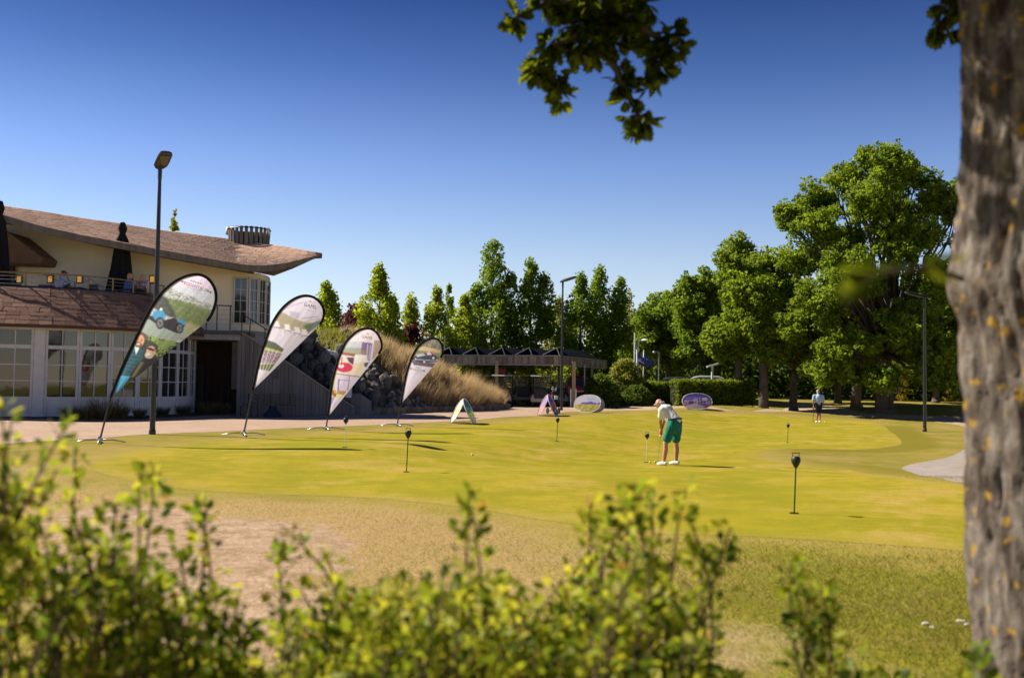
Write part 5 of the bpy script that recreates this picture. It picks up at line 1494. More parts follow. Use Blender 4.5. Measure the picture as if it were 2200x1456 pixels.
def head_caps(c, face, tilt=0, r=.095):
    """head with skull, jaw, nose, ears, brow; face = unit facing vector"""
    f = Vector(face).normalized(); u = Vector((0, 0, 1)); u = (u - f * u.dot(f)).normalized(); s = f.cross(u)
    rot = Matrix((s, f, u)).transposed()
    L = [(c, None, (r * .82, r * 1.02, r * 1.12), rot), (c + f * r * .35 - u * r * .62, None, (r * .58, r * .62, r * .62), rot),
         (c + f * r * 1.0 + u * r * .05, c + f * r * 1.22 - u * r * .28, .010, .016), (c + f * r * .8 - u * r * .72, c + f * r * .82 - u * r * .72, .03, .03),
         (c + f * r * .88 + u * r * .22 + s * r * .35, c + f * r * .88 + u * r * .22 - s * r * .35, .02, .02)]
    for k in (-1, 1): L.append((c + s * k * r * .84, None, (.012, .022, .034), rot))
    return L, rot
def hand_caps(w, d, side, curl):
    """palm and five fingers from wrist w pointing along d; curl vector bends the fingers"""
    d = Vector(d).normalized(); s = Vector(side).normalized(); c = Vector(curl).normalized()
    out = [(w, w + d * .085, .030, .034)]
    for k, L in enumerate((.066, .078, .074, .058)):
        a = w + d * .09 + s * (-.027 + .018 * k); b = a + d * L * .45 + c * .012; e = b + d * L * .25 + c * L * .5
        out += [(a, b, .0095, .009), (b, e, .009, .0075)]
    a = w + d * .03 - s * .03; b = a - s * .025 + d * .03; out += [(a, b, .012, .010), (b, b + d * .03 + c * .015, .010, .008)]
    return out

# --- putting golfer
gp = gnd(1437, 999)
sc_ = 1.0
g = thing('person', 'golfer in white polo and green shorts bent over his putter', 'person', gp, 0)
fx = Vector((-.72, .69, 0)).normalized(); rx_ = Vector((.69, .72, 0)).normalized()
fl, fr = V3(-.14, -.15, .09), V3(.19, .13, .09)
kl, kr = V3(-.10, -.11, .50), V3(.185, .13, .49)
hl, hr_ = V3(.06, -.04, .92), V3(.20, .12, .92)
pel = V3(.13, .04, .97)
chest = V3(-.04, .19, 1.24); neck = V3(-.12, .27, 1.36)
sl, sr = V3(-.15, .10, 1.26), V3(.04, .36, 1.30)
hc = V3(-.18, .33, 1.415)
el, er = V3(-.17, .22, 1.00), V3(-.06, .40, 1.02)
wl, wr = V3(-.125, .37, .83), V3(-.115, .39, .80)
hcaps, hrot = head_caps(hc, (-.55, .45, -.55))
caps = hcaps + [(neck - fx * .02, hc - Vector((0, 0, .05)), .062, .055), (chest, pel, .13, .12)]
for h, k_, f_ in ((hl, kl, fl), (hr_, kr, fr)):
    caps += [(h, k_, .092, .060), (k_, k_.lerp(f_, .35) + V3(.012, -.015, 0), .058, .062), (k_.lerp(f_, .35) + V3(.012, -.015, 0), f_, .060, .038), (f_, f_ + fx * .10 - V3(0, 0, .04), .04, .035)]
for s, e, w in ((sl, el, wl), (sr, er, wr)): caps += [(s, e, .056, .044), (e, w, .043, .030)]
caps += hand_caps(wl, (-.1, .15, -.95), (.6, -.5, 0), (-.3, .6, -.2)) + hand_caps(wr, (-.05, .05, -.95), (.6, -.5, 0), (-.5, -.2, -.2))
flesh(g, 'body', caps, M['skin'], .009)
flesh(g, 'shirt', [(chest + fx * .02, pel + V3(-.005, 0, .05), .168, .155), (sl, sr, .098, .098), (chest, neck - fx * .035 - V3(0, 0, .03), .13, .085), (sl, sl.lerp(el, .55), .082, .078), (sr, sr.lerp(er, .5), .080, .072), (chest - rx_ * .05, pel - rx_ * .03, .14, .13), (chest + rx_ * .05, pel + rx_ * .03, .14, .13)], M['white_cloth'], .012)
flesh(g, 'shorts', [(pel - rx_ * .045, pel + rx_ * .045, .155, .155), (hl + V3(0, 0, .0), hl.lerp(kl, .74), .128, .104), (hr_, hr_.lerp(kr, .74), .128, .104), (pel - V3(0, 0, .04), pel - V3(0, 0, .14), .15, .13), (pel - fx * .05 - V3(0, 0, .05), pel - fx * .04 - V3(0, 0, .1), .12, .11)], M['teal_cloth'], .012)
bt = [pel + V3(0, 0, .085) + rx_ * math.cos(a) * .172 + fx * math.sin(a) * .158 + V3(0, 0, -.03) * math.sin(a) for a in [k * math.pi / 10 for k in range(21)]]
MB().tube(bt, .019, 6).build('belt', M['navy_cloth'], g)
for f_ in (fl, fr):
    flesh(g, 'shoe', [(f_ - fx * .05 - V3(0, 0, .035), f_ + fx * .16 - V3(0, 0, .058), .046, .034), (f_ - V3(0, 0, .01), f_ - V3(0, 0, .04), .045, .048), (f_ + fx * .05 - V3(0, 0, .045), f_ + fx * .13 - V3(0, 0, .058), .052, .044)], M['white_paint'], .009)
flesh(g, 'hair_fringe', [(hc - Vector((-.55, .45, -.55)).normalized() * .03 + hrot @ V3(k * .055, -.045, -.03), None, (.028, .036, .034), hrot) for k in (-1, 0, 1)], M['grey_hair'], .010)
mb = MB()
for k in (-1, 1): mb.bar(hc + hrot @ V3(k * .084, .08, .03), hc + hrot @ V3(k * .086, -.03, .02), .008, .012)
mb.bar(hc + hrot @ V3(-.084, .095, .03), hc + hrot @ V3(.084, .095, .03), .01, .03); mb.build('glasses', M['white_paint'], g)
MB().tube([wl + V3(.012 * math.cos(a) * 3.2, .012 * math.sin(a) * 3.2, .02) for a in [k * math.pi / 6 for k in range(13)]], .014, 6).build('watch', M['black_plastic'], g)
pt = thing('putter', 'thin dark putter held by the golfer in green shorts', 'putter', gp + V3(-.20, .43, 0))
g0_ = wl - V3(-.20, .43, 0)
MB().cyl(g0_ + V3(.01, .02, .06), g0_ + V3(-.01, 0, -.16), .014, .012, 8).build('grip', M['black_plastic'], pt)
MB().cyl(g0_ + V3(-.01, 0, -.16), V3(0, 0, .03), .006, .005, 6).build('shaft', M['grey_steel'], pt)
MB().box((.02, .04, .022), (.035, .11, .03), rz=R(40)).build('head', M['chrome'], pt)

# --- standing man at the back
mp = gnd(1758, 908)
mn = thing('person', 'man in pale blue shirt and navy shorts standing with his back turned', 'person', mp, R(-4))
fl, fr = V3(-.07, .06, .09), V3(.06, -.05, .09)
kl, kr = V3(-.03, .06, .50), V3(.09, .04, .50); hl, hr_ = V3(-.07, 0, .93), V3(.10, 0, .93)
hcaps, hrot = head_caps(V3(.0, .07, 1.62), (-.15, .9, -.45))
caps = hcaps + [(V3(0, .02, 1.45), V3(0, .06, 1.58), .06, .055), (V3(0, 0, 1.3), V3(0, 0, 1.0), .14, .13)]
for h, k_, f_ in ((hl, kl, fl), (hr_, kr, fr)): caps += [(h, k_, .09, .058), (k_, k_.lerp(f_, .35) - V3(0, .015, 0), .056, .060), (k_.lerp(f_, .35) - V3(0, .015, 0), f_, .058, .038), (f_, f_ + V3(0, .1, -.04), .038, .034)]
al = [(V3(-.21, 0, 1.40), V3(-.27, -.02, 1.12), V3(-.23, .06, .88)), (V3(.21, 0, 1.40), V3(.28, -.02, 1.14), V3(.22, .10, .95))]
for s, e, w in al: caps += [(s, e, .052, .042), (e, w, .041, .030)]
caps += hand_caps(al[0][2], (0, .1, -1), (0, 1, 0), (.6, 0, -.2)) + hand_caps(al[1][2], (-.2, .3, -.9), (0, 1, 0), (-.6, 0, -.2))
flesh(mn, 'body', caps, M['skin'], .012)
flesh(mn, 'shirt', [(V3(0, 0, 1.32), V3(.01, 0, 1.02), .175, .165), (V3(-.16, 0, 1.40), V3(.16, 0, 1.40), .085, .085), (V3(-.07, 0, 1.3), V3(-.06, 0, 1.02), .14, .135), (V3(.07, 0, 1.3), V3(.07, 0, 1.02), .14, .135), (al[0][0], al[0][0].lerp(al[0][1], .75), .078, .075), (al[1][0], al[1][0].lerp(al[1][1], .75), .078, .075), (V3(0, .01, 1.42), V3(0, .02, 1.50), .08, .065)], M['blue_cloth'], .014)
flesh(mn, 'shorts', [(V3(-.06, 0, .98), V3(.08, 0, .98), .15, .15), (hl, hl.lerp(kl, .80), .118, .10), (hr_, hr_.lerp(kr, .80), .118, .10)], M['navy_cloth'], .014)
for f_ in (fl, fr): flesh(mn, 'shoe', [(f_ + V3(0, -.05, -.035), f_ + V3(0, .16, -.058), .046, .034), (f_ + V3(0, .04, -.045), f_ + V3(0, .12, -.058), .05, .042), (f_, f_ - V3(0, 0, .05), .044, .044)], M['white_paint'], .012)
flesh(mn, 'hair', [(V3(0, .045, 1.655), None, (.085, .095, .085), hrot), (V3(0, .0, 1.60), None, (.072, .05, .06), hrot)], M['grey_hair'], .012)
p2 = thing('putter', 'putter leaning in the left hand of the man at the back', 'putter', mp + V3(-.24, .12, 0))
MB().cyl((0.01, -.05, .90), (0, -.03, .68), .014, .012, 8).build('grip', M['black_plastic'], p2)
MB().cyl((0, -.03, .68), (0, 0, .03), .006, .006, 6).build('shaft', M['grey_steel'], p2)
MB().box((.03, .02, .022), (.11, .035, .03)).build('head', M['chrome'], p2)

# --- seated guests on the terrace
def seated(px, Y, label, top, cat_hair, face, lean, hairm, cap=None, bottoms='navy_cloth', arm='chin'):
    b = at(px, 620, Y); t = thing('person', label, 'person', (b.x, Y, DZ), 0, 'guests on the terrace')
    f = V3(face[0], face[1], 0).normalized(); s = V3(f.y, -f.x, 0)
    hip = V3(0, 0, .52); ch_ = hip + V3(0, 0, .46) + f * lean; nk = ch_ + V3(0, 0, .17) + f * lean * .4; hd = nk + V3(0, 0, .13) + f * .03
    hcaps, hrot = head_caps(hd, (f.x, f.y, -.15))
    caps = hcaps + [(nk - V3(0, 0, .03), hd - V3(0, 0, .05), .058, .055), (ch_, hip, .13, .13)]
    lim = []
    for k in (-1, 1):
        h = hip + s * k * .1; kn = h + f * .45 - V3(0, 0, .02); ft = kn - V3(0, 0, .42) + f * .02
        caps += [(h, kn, .085, .06), (kn, ft, .058, .038), (ft, ft + f * .12 - V3(0, 0, .03), .04, .034)]
        sh_ = ch_ + s * k * .19 + V3(0, 0, .09)
        if k == 1 and arm == 'chin': e = sh_ + f * .26 - V3(0, 0, .16); w = hd + f * .13 - V3(0, 0, .13) + s * .03; hdv = V3(0, 0, 1)
        else: e = sh_ + f * .10 - V3(0, 0, .27); w = e + f * .24 + V3(0, 0, .03) - s * k * .06; hdv = f
        caps += [(sh_, e, .052, .042), (e, w, .041, .030)] + hand_caps(w, hdv, s, f * .4 - V3(0, 0, .5)); lim.append((sh_, e))
    flesh(t, 'body', caps, M['skin'], .019)
    sc = [(ch_, hip + V3(0, 0, .04), .17, .16), (ch_ + s * .15 + V3(0, 0, .08), ch_ - s * .15 + V3(0, 0, .08), .09, .09), (ch_ + V3(0, 0, .08), nk - V3(0, 0, .02), .10, .07), (ch_ + s * .06, hip + s * .05, .14, .14), (ch_ - s * .06, hip - s * .05, .14, .14)]
    for a, e in lim: sc.append((a, a.lerp(e, .8), .076, .066))
    flesh(t, 'shirt', sc, top, .02)
    flesh(t, 'trousers', [(hip + s * .1, hip + s * .1 + f * .4, .10, .08), (hip - s * .1, hip - s * .1 + f * .4, .10, .08), (hip - s * .05, hip + s * .05, .15, .15)], M[bottoms], .022)
    if cap:
        flesh(t, 'cap', [(hd + V3(0, 0, .045), None, (.088, .103, .078), hrot), (hd + f * .09 + V3(0, 0, .045), hd + f * .16 + V3(0, 0, .035), .03, .012)], cap, .012)
    else:
        flesh(t, 'hair', cat_hair(hd, f, s, hrot), hairm, .012)
short = lambda hd, f, s, r: [(hd + V3(0, 0, .035) - f * .015, None, (.085, .10, .085), r)]
longh = lambda hd, f, s, r: [(hd + V3(0, 0, .03) - f * .015, None, (.092, .108, .095), r), (hd - f * .06, hd - f * .075 - V3(0, 0, .15), .075, .05)]
seated(124, 38.2, 'man in light blue shirt and dark cap seated on the terrace', M['blue_cloth'], short, (.75, .66), .12, M['grey_hair'], cap=M['dark_paint'])
seated(273, 38.9, 'blond woman in denim jacket seated beside the closed parasol', M['denim'], longh, (.7, .6), .06, M['blonde_hair'], arm='down')
seated(311, 39.3, 'grey-haired man with sunglasses facing the camera on the terrace', M['pink_cloth'], short, (-.35, -.9), .06, M['grey_hair'])
tchair(124, 38.15, R(-48), 'dark wicker chair under the man in the cap')
tchair(98, 38.3, R(20), 'wicker chair left of the man in the cap')
tchair(215, 38.7, R(150), 'tilted pale wicker chair below the closed parasol')
tchair(266, 38.75, R(-40), 'wicker chair under the blond woman')
tchair(313, 39.4, R(160), 'wicker chair under the man with sunglasses')
tchair(42, 37.9, R(60), 'pale folding wicker chair near the left end of the terrace')
ttable(160, 38.6, 'terrace table in front of the man in the cap')
ttable(292, 39.1, 'terrace table between the blond woman and the man with sunglasses')
# drinks
bq = at(163, 620, 38.6); t = thing('bottle', 'small pink bottle on the table of the man in the cap', 'bottle', (bq.x, 38.5, DZ + .751))
M['pink_glass'] = pm('pink_drink', (.5, .12, .16), (.45, .2, .22), 8, .2, .5)
MB().lathe([(.03, 0), (.033, .02), (.033, .13), (.014, .19), (.014, .24)], n=12).build('glass', M['pink_glass'], t, True, auto=40); MB().lathe([(.016, .24), (.016, .265)], n=10).build('cap', M['white_paint'], t)
# wall lamps, lit
n = NT('lamp_glow'); n.b.inputs['Emission Color'].default_value = (1.0, .45, .08, 1); n.b.inputs['Emission Strength'].default_value = .22; n.col((.9, .5, .15)); M['glow'] = n.mat
for px, lb in ((42, 'lit amber wall lamp near the left terrace door'), (109, 'lit amber wall lamp partly behind the man in the cap'), (172, 'lit amber wall lamp between the man in the cap and the parasol'), (328, 'lit amber wall lamp just left of the tall lamp post')):
    Yw = float(np.interp(px, [p[0] for p in WPX], [p[1] for p in WPX])); b = at(px, 600, Yw)
    t = thing('wall_lamp', lb, 'lamp', (b.x, Yw - .03, b.z), 0, 'amber wall lamps')
    MB().box((0, 0, 0), (.26, .06, .34)).build('frame', M['dark_paint'], t); MB().box((0, -.035, 0), (.16, .03, .24)).build('shade', M['glow'], t)
# string lights along the terrace
cab = []
pts = [(-20, 585), (20, 590), (97, 590), (150, 603), (196, 600), (240, 618), (290, 618), (325, 622)]
for (x0, y0), (x1, y1) in zip(pts, pts[1:]):
    for k in range(5): u = k / 5; cab.append(at(x0 + (x1 - x0) * u, y0 + (y1 - y0) * u + 10 * math.sin(u * math.pi) * .6, 37.4 + (x0 + 20) * .0065))
t = thing('string_light', 'string of bare bulbs sagging along the terrace railing', 'string light', cab[0])
MB().tube(cab, .007, 4).build('cable', M['black_plastic'], t, origin=cab[0])
M['bulb'] = pm('clear_bulb', (.75, .73, .68), (.65, .62, .58), 10, .2, .5)
for k in range(2, len(cab), 4):
    p = cab[k]; MB().lathe([(.018, 0), (.02, -.05)], p, 8).build('bulb_socket', M['black_plastic'], t, origin=cab[0]); MB().lathe([(.018, -.05), (.035, -.09), (.03, -.13), (.008, -.15)], p, 10).build('bulb', M['bulb'], t, True, origin=cab[0])
# ================================================================ BEACH FLAGS
n = NT('printed_cloth'); n.set(.75, .2)
c = n.attr('print', 'Color'); n.col(c)
tr = n.new('ShaderNodeBsdfTranslucent'); n.lk(c, tr.inputs[0])
mx = n.new('ShaderNodeMixShader'); mx.inputs[0].default_value = .6
n.lk(n.b.outputs[0], mx.inputs[1]); n.lk(tr.outputs[0], mx.inputs[2]); n.lk(mx.outputs[0], n.out.inputs[0]); M['print'] = n.mat
M['ink'] = pm('grey_ink', (.13, .13, .15), (.10, .10, .12), 20, .7, .2)
class Paint:
    def __init__(s, X, Y, base):
        s.X, s.Y = X, Y; s.C = np.tile(np.array(srgb(*base)), (len(X), 1))
    def _put(s, mask, c, a=1.0):
        c = np.array(srgb(*c)); a = (mask * a)[:, None]; s.C = s.C * (1 - a) + c * a
    def poly(s, pts, c, a=1.0, soft=1.2):
        d = sdf(np.array(pts, float), s.X, s.Y); s._put(np.clip(d / soft + .5, 0, 1), c, a)
    def ell(s, cx, cy, rx, ry, c, a=1.0, rot=0):
        dx, dy = s.X - cx, s.Y - cy; cr, sr = math.cos(R(rot)), math.sin(R(rot))
        q = np.hypot((dx * cr + dy * sr) / rx, (-dx * sr + dy * cr) / ry); s._put(np.clip((1 - q) * min(rx, ry) + .5, 0, 1), c, a)
    def line(s, p, q, w, c, a=1.0):
        dx, dy = q[0] - p[0], q[1] - p[1]; L = dx * dx + dy * dy; t = np.clip(((s.X - p[0]) * dx + (s.Y - p[1]) * dy) / L, 0, 1)
        d = np.hypot(s.X - p[0] - t * dx, s.Y - p[1] - t * dy); s._put(np.clip(w / 2 - d + .5, 0, 1), c, a)
    def speck(s, pts, c, f=1.0, a=.7, thr=.2):
        m_ = np.clip(sdf(np.array(pts, float), s.X, s.Y) / 2 + .5, 0, 1)
        nz = np.sin(s.X * .9 * f + np.sin(s.Y * .7 * f) * 2) * np.sin(s.Y * 1.1 * f + np.cos(s.X * .5 * f) * 2.2); s._put(m_ * np.clip((nz - thr) * 3, 0, 1), c, a)
def text_mesh(body):
    cu = bpy.data.curves.new('txt', 'FONT'); cu.body = body; cu.size = 1.0; cu.align_x = 'CENTER'; cu.resolution_u = 3
    o = bpy.data.objects.new('txt', cu); col.objects.link(o); dg = bpy.context.evaluated_depsgraph_get()
    me = bpy.data.meshes.new_from_object(o.evaluated_get(dg)); bpy.data.objects.remove(o)
    v = [tuple(q.co) for q in me.vertices]; f = [tuple(p.vertices) for p in me.polygons]; bpy.data.meshes.remove(me); return v, f
def flag(label, base, outline, paint, texts, slope=.0, ripple=.0028):
    b = gnd(*base); Y0 = b.y
    t = thing('beach_flag', label, 'flag', b, 0, 'teardrop beach flags')
    def P3(x, y, push=0.0): return at(x, y, Y0 + (x - base[0]) * slope + push) - b
    O = np.array(outline, float); tip = O[0]
    top = O[np.argmin(O[:, 1])]
    ax = (top - tip) / np.linalg.norm(top - tip); sd2 = np.array((-ax[1], ax[0]))
    if sd2[0] < 0: sd2 = -sd2
    loc_ = (O - tip) @ np.stack([sd2, ax], 1)
    # densify the outline with a closed smooth curve on the bowed side
    vmax = loc_[:, 1].max(); nr, nc = 150, 54
    poly = np.concatenate([loc_, loc_[:1]]); dense = np.concatenate([np.linspace(poly[i], poly[i + 1], 40)[:-1] for i in range(len(poly) - 1)])
    X, Yv, PU = [], [], []; rows = []
    for i in range(nr + 1):
        v = vmax * (i / nr) * .9995 + 1e-3
        us = []
        for k in range(len(poly) - 1):
            a, c_ = poly[k], poly[k + 1]
            if (a[1] - v) * (c_[1] - v) <= 0 and a[1] != c_[1]: us.append(a[0] + (v - a[1]) / (c_[1] - a[1]) * (c_[0] - a[0]))
        u0, u1 = (min(us), max(us)) if us else (0, 0)
        for j in range(nc + 1):
            u = u0 + (u1 - u0) * j / nc; q = tip + sd2 * u + ax * v; X.append(q[0]); Yv.append(q[1])
            fold = math.sin(u * .22 + v * .035) * .6 + math.sin(u * .5 - v * .06 + 1) * .4
            PU.append(ripple * fold * math.sin(math.pi * j / nc) * min(1, (u1 - u0) / 30) + .10 * math.sin(math.pi * j / nc) * (u1 - u0) / 150)
    X = np.array(X); Yv = np.array(Yv)
    pt_ = Paint(X, Yv, (214, 208, 226)); paint(pt_); pt_.C = np.clip(pt_.C * 1.10 + np.array((.66, .62, .74)) * .08, 0, .92)
    V = np.array([tuple(P3(x, y, p)) for x, y, p in zip(X, Yv, PU)])
    ids = np.arange((nr + 1) * (nc + 1)).reshape(nr + 1, nc + 1)
    F = np.stack([ids[:-1, :-1], ids[:-1, 1:], ids[1:, 1:], ids[1:, :-1]], -1).reshape(-1, 4)
    sail = np_mesh('sail', V, F, M['print'], t, None, np.concatenate([pt_.C, np.ones((len(X), 1))], 1), True)
    # pole: from the base through the tip, bowed round the top of the sail
    k_top = len(outline)
    path = [Vector((0, 0, 0)), P3(tip[0] * .55 + base[0] * .45, tip[1] * .55 + base[1] * .45)] + [P3(x, y) for x, y in outline]
    sm = []
    for i in range(len(path) - 1):
        p0, p1, p2, p3 = path[max(i - 1, 0)], path[i], path[i + 1], path[min(i + 2, len(path) - 1)]
        for k in range(4):
            u = k / 4; sm.append(.5 * ((2 * p1) + (p2 - p0) * u + (2 * p0 - 5 * p1 + 4 * p2 - p3) * u * u + (3 * p1 - p0 - 3 * p2 + p3) * u ** 3))
    sm.append(path[-1]); N_ = len(sm)
    MB().tube(sm, [.022 - .010 * i / N_ for i in range(N_)], 8).build('pole', M['black_metal'], t, True)
    i0 = 8
    MB().tube(sm[i0:], [.034] * (N_ - i0), 8).build('sleeve', M['black_canvas'], t, True)
    for a in range(4):
        an = R(20 + 90 * a); MB().tube([(0, 0, .07), (.28 * math.cos(an), .28 * math.sin(an), .065), (.55 * math.cos(an), .55 * math.sin(an), .012)], [.020, .018, .014], 6).build('base_leg', M['chrome'], t, True)
    MB().lathe([(.05, .04), (.05, .10), (.03, .14)], n=10).build('hub', M['chrome'], t)
    for body, x0, y0, sz, ang in texts:
        vs_, fs_ = text_mesh(body); ca, sa = math.cos(R(ang)), math.sin(R(ang)); mb = MB()
        mb.add([P3(x0 + sz * (x * ca + y * sa), y0 + sz * (x * sa - y * ca), -.02) for x, y, z in vs_], fs_); mb.build('lettering', M['ink'], t)
    return t
def paint1(p):
    p.poly([(300, 590), (480, 590), (480, 640), (300, 640)], (222, 208, 232)); p.poly([(300, 607), (480, 628), (480, 700), (300, 700)], (200, 208, 222))
    mt = [(300, 640), (345, 616), (367, 618), (383, 627), (400, 632), (423, 641), (446, 651), (456, 657), (470, 700), (250, 900), (250, 700)]
    p.poly(mt, (158, 165, 160)); p.speck(mt, (225, 228, 230), .8, .8, .1); p.speck(mt, (90, 100, 90), 1.3, .7, .25)
    p.poly([(352, 640), (377, 643), (408, 651), (435, 662), (454, 665), (440, 700), (419, 704), (383, 690), (370, 676)], (92, 112, 56), .9, 4); p.speck([(352, 640), (377, 643), (408, 651), (454, 665), (419, 704), (373, 676)], (140, 150, 85), 1.0, .6)
    p.poly([(322, 655), (342, 628), (358, 641), (371, 663), (379, 684), (350, 676)], (48, 58, 50), .9, 4)
    p.poly([(300, 690), (315, 676), (338, 688), (392, 690), (419, 700), (411, 716), (377, 734), (338, 724), (290, 722)], (152, 166, 160))
    p.poly([(405, 690), (430, 700), (405, 720), (398, 708)], (170, 165, 90), .6, 4)
    p.poly([(345, 690), (375, 682), (398, 700), (380, 716), (352, 704)], (34, 34, 38)); p.poly([(312, 680), (335, 676), (345, 692), (332, 694)], (38, 42, 48))
    p.poly([(330, 668), (346, 665), (357, 676), (352, 690), (334, 688), (327, 678)], (70, 152, 196)); p.ell(320, 668, 7, 5, (70, 150, 196), 1, 25); p.ell(390, 692, 10, 5, (70, 150, 196), 1, 35); p.ell(346, 664, 3, 3, (225, 230, 235))
    for x, y, rx, ry in ((344, 694, 9.5, 13), (386, 705, 8.5, 11.5), (318, 677, 5, 9)):
        p.ell(x, y, rx, ry, (26, 27, 30)); p.ell(x, y, rx * .66, ry * .70, (130, 135, 138)); 
        for k in range(4): p.line((x - rx * .6 * math.cos(k * .785), y - ry * .65 * math.sin(k * .785)), (x + rx * .6 * math.cos(k * .785), y + ry * .65 * math.sin(k * .785)), 1.2, (60, 62, 66))
        p.ell(x, y, 1.8, 2.2, (40, 42, 44))
    lower = [(230, 860), (270, 745), (292, 722), (320, 720), (350, 728), (385, 735), (390, 745), (250, 870)]
    p.poly(lower, (42, 58, 34)); p.speck([(300, 715), (350, 728), (385, 735), (340, 770)], (150, 175, 95), .5, .9, -.1); p.poly([(330, 728), (372, 734), (356, 752), (335, 744)], (128, 156, 84), .8, 5)
    p.poly([(280, 742), (292, 744), (308, 754), (304, 776), (282, 812), (256, 812), (268, 775)], (24, 88, 100))
    for k in range(7): p.line((266 + k * 1.0 - k * 1.5 + 8, 757 + k * 8), (303 - k * 3.6, 760 + k * 8), 2.2, (14, 48, 62))
    p.poly([(289, 741), (299, 748), (292, 762)], (225, 225, 235)); p.ell(303, 722, 14, 9, (84, 80, 76), 1, 15); p.ell(300, 732, 10, 13, (205, 152, 122), 1, 12); p.ell(297, 740, 8.5, 6.5, (112, 86, 68), 1, 12); p.ell(297, 739, 3.5, 1.6, (235, 220, 215)); p.ell(296, 729, 2, 1.2, (50, 40, 38)); p.ell(304, 731, 2, 1.2, (50, 40, 38))
    p.poly([(310, 768), (340, 768), (328, 792), (284, 822), (274, 812), (296, 780)], (26, 29, 32)); p.poly([(302, 778), (310, 778), (290, 808), (280, 812)], (112, 110, 52), .9)
    p.ell(326, 743, 14, 8, (58, 64, 64), 1, 15); p.ell(324, 755, 10, 12, (214, 160, 132), 1, 12); p.ell(320, 763, 9, 7, (196, 186, 178), 1, 12); p.ell(320, 761, 4, 1.6, (235, 225, 220)); p.ell(324, 750, 9.5, 2.8, (34, 26, 34), 1, 15)
    p.poly([(250, 806), (280, 808), (262, 832), (236, 860), (238, 845)], (72, 164, 206)); p.line((262, 812), (246, 845), 1.8, (36, 96, 136)); p.line((272, 812), (256, 836), 1.5, (40, 104, 146))
    for k in range(5): p.ell(411 + k * 5, 603 + k * 1.6, 2.0, 1.3, (70, 70, 78), .9, 15)
    for q in ((391, 604), (451, 627)): p.poly([(q[0] - 5, q[1] - 2.5), (q[0] + 5, q[1]), (q[0] + 1, q[1] + 4)], (60, 62, 70), .9)
    p.line((404, 617), (433, 625), 1.6, (120, 122, 132), .7); p.line((412, 624), (434, 631), 1.2, (140, 142, 152), .6)
def paint2(p):
    p.poly([(585, 697), (603, 669), (625, 680), (648, 690), (672, 694), (664, 716), (640, 712), (595, 704)], (156, 150, 118), .95, 4); p.speck([(585, 697), (603, 669), (648, 690), (664, 716)], (180, 165, 140), 1.0, .7); p.poly([(622, 668), (645, 672), (640, 684), (624, 680)], (168, 170, 190), .8, 3)
    p.poly([(652, 700), (690, 686), (686, 699), (663, 715)], (86, 108, 78), .9, 4); p.line((648, 684), (684, 680), 2, (150, 148, 176), .8); p.line((655, 690), (690, 684), 1.6, (168, 165, 190), .8)
    for x, y in ((593, 698), (616, 705), (637, 711), (653, 716)):
        p.poly([(x - 5, y - 9), (x + 5, y - 8), (x + 9, y + 5), (x - 4, y + 4)], (226, 222, 230)); p.line((x - 4, y + 4), (x + 9, y + 6), 1.6, (110, 110, 118)); p.line((x - 4, y + 5), (x - 4, y + 9), 1.1, (90, 90, 98)); p.line((x + 8, y + 6), (x + 8, y + 10), 1.1, (90, 90, 98))
    p.poly([(574, 730), (592, 736), (610, 750), (606, 757), (566, 746)], (70, 82, 50), .95, 2); p.poly([(566, 744), (604, 755), (602, 761), (565, 750)], (172, 184, 74), .9, 2)
    br = [(565, 750), (606, 760), (592, 780), (557, 780)]; p.poly(br, (128, 106, 122)); p.speck(br, (206, 192, 206), 1.8, .8, .1); p.speck(br, (76, 56, 76), 2.2, .8, .2)
    p.poly([(556, 782), (592, 781), (579, 797), (552, 792)], (98, 114, 54), 1, 2)
    for k in range(5): p.line((560 + k * 9, 745 + k * 2), (546 + k * 5, 830 - k * 4), 1.6, (236, 234, 242), .55)
    p.poly([(664, 648.5), (667, 644.5), (671, 650.5)], (120, 120, 130), .8); p.line((656, 664), (672, 669), 1.3, (150, 150, 160), .7)
    for k in range(3): p.line((600 + k * 8, 668 - k * 6), (650 + k * 8, 650 - k * 2), 1.6, (176, 172, 198), .6)
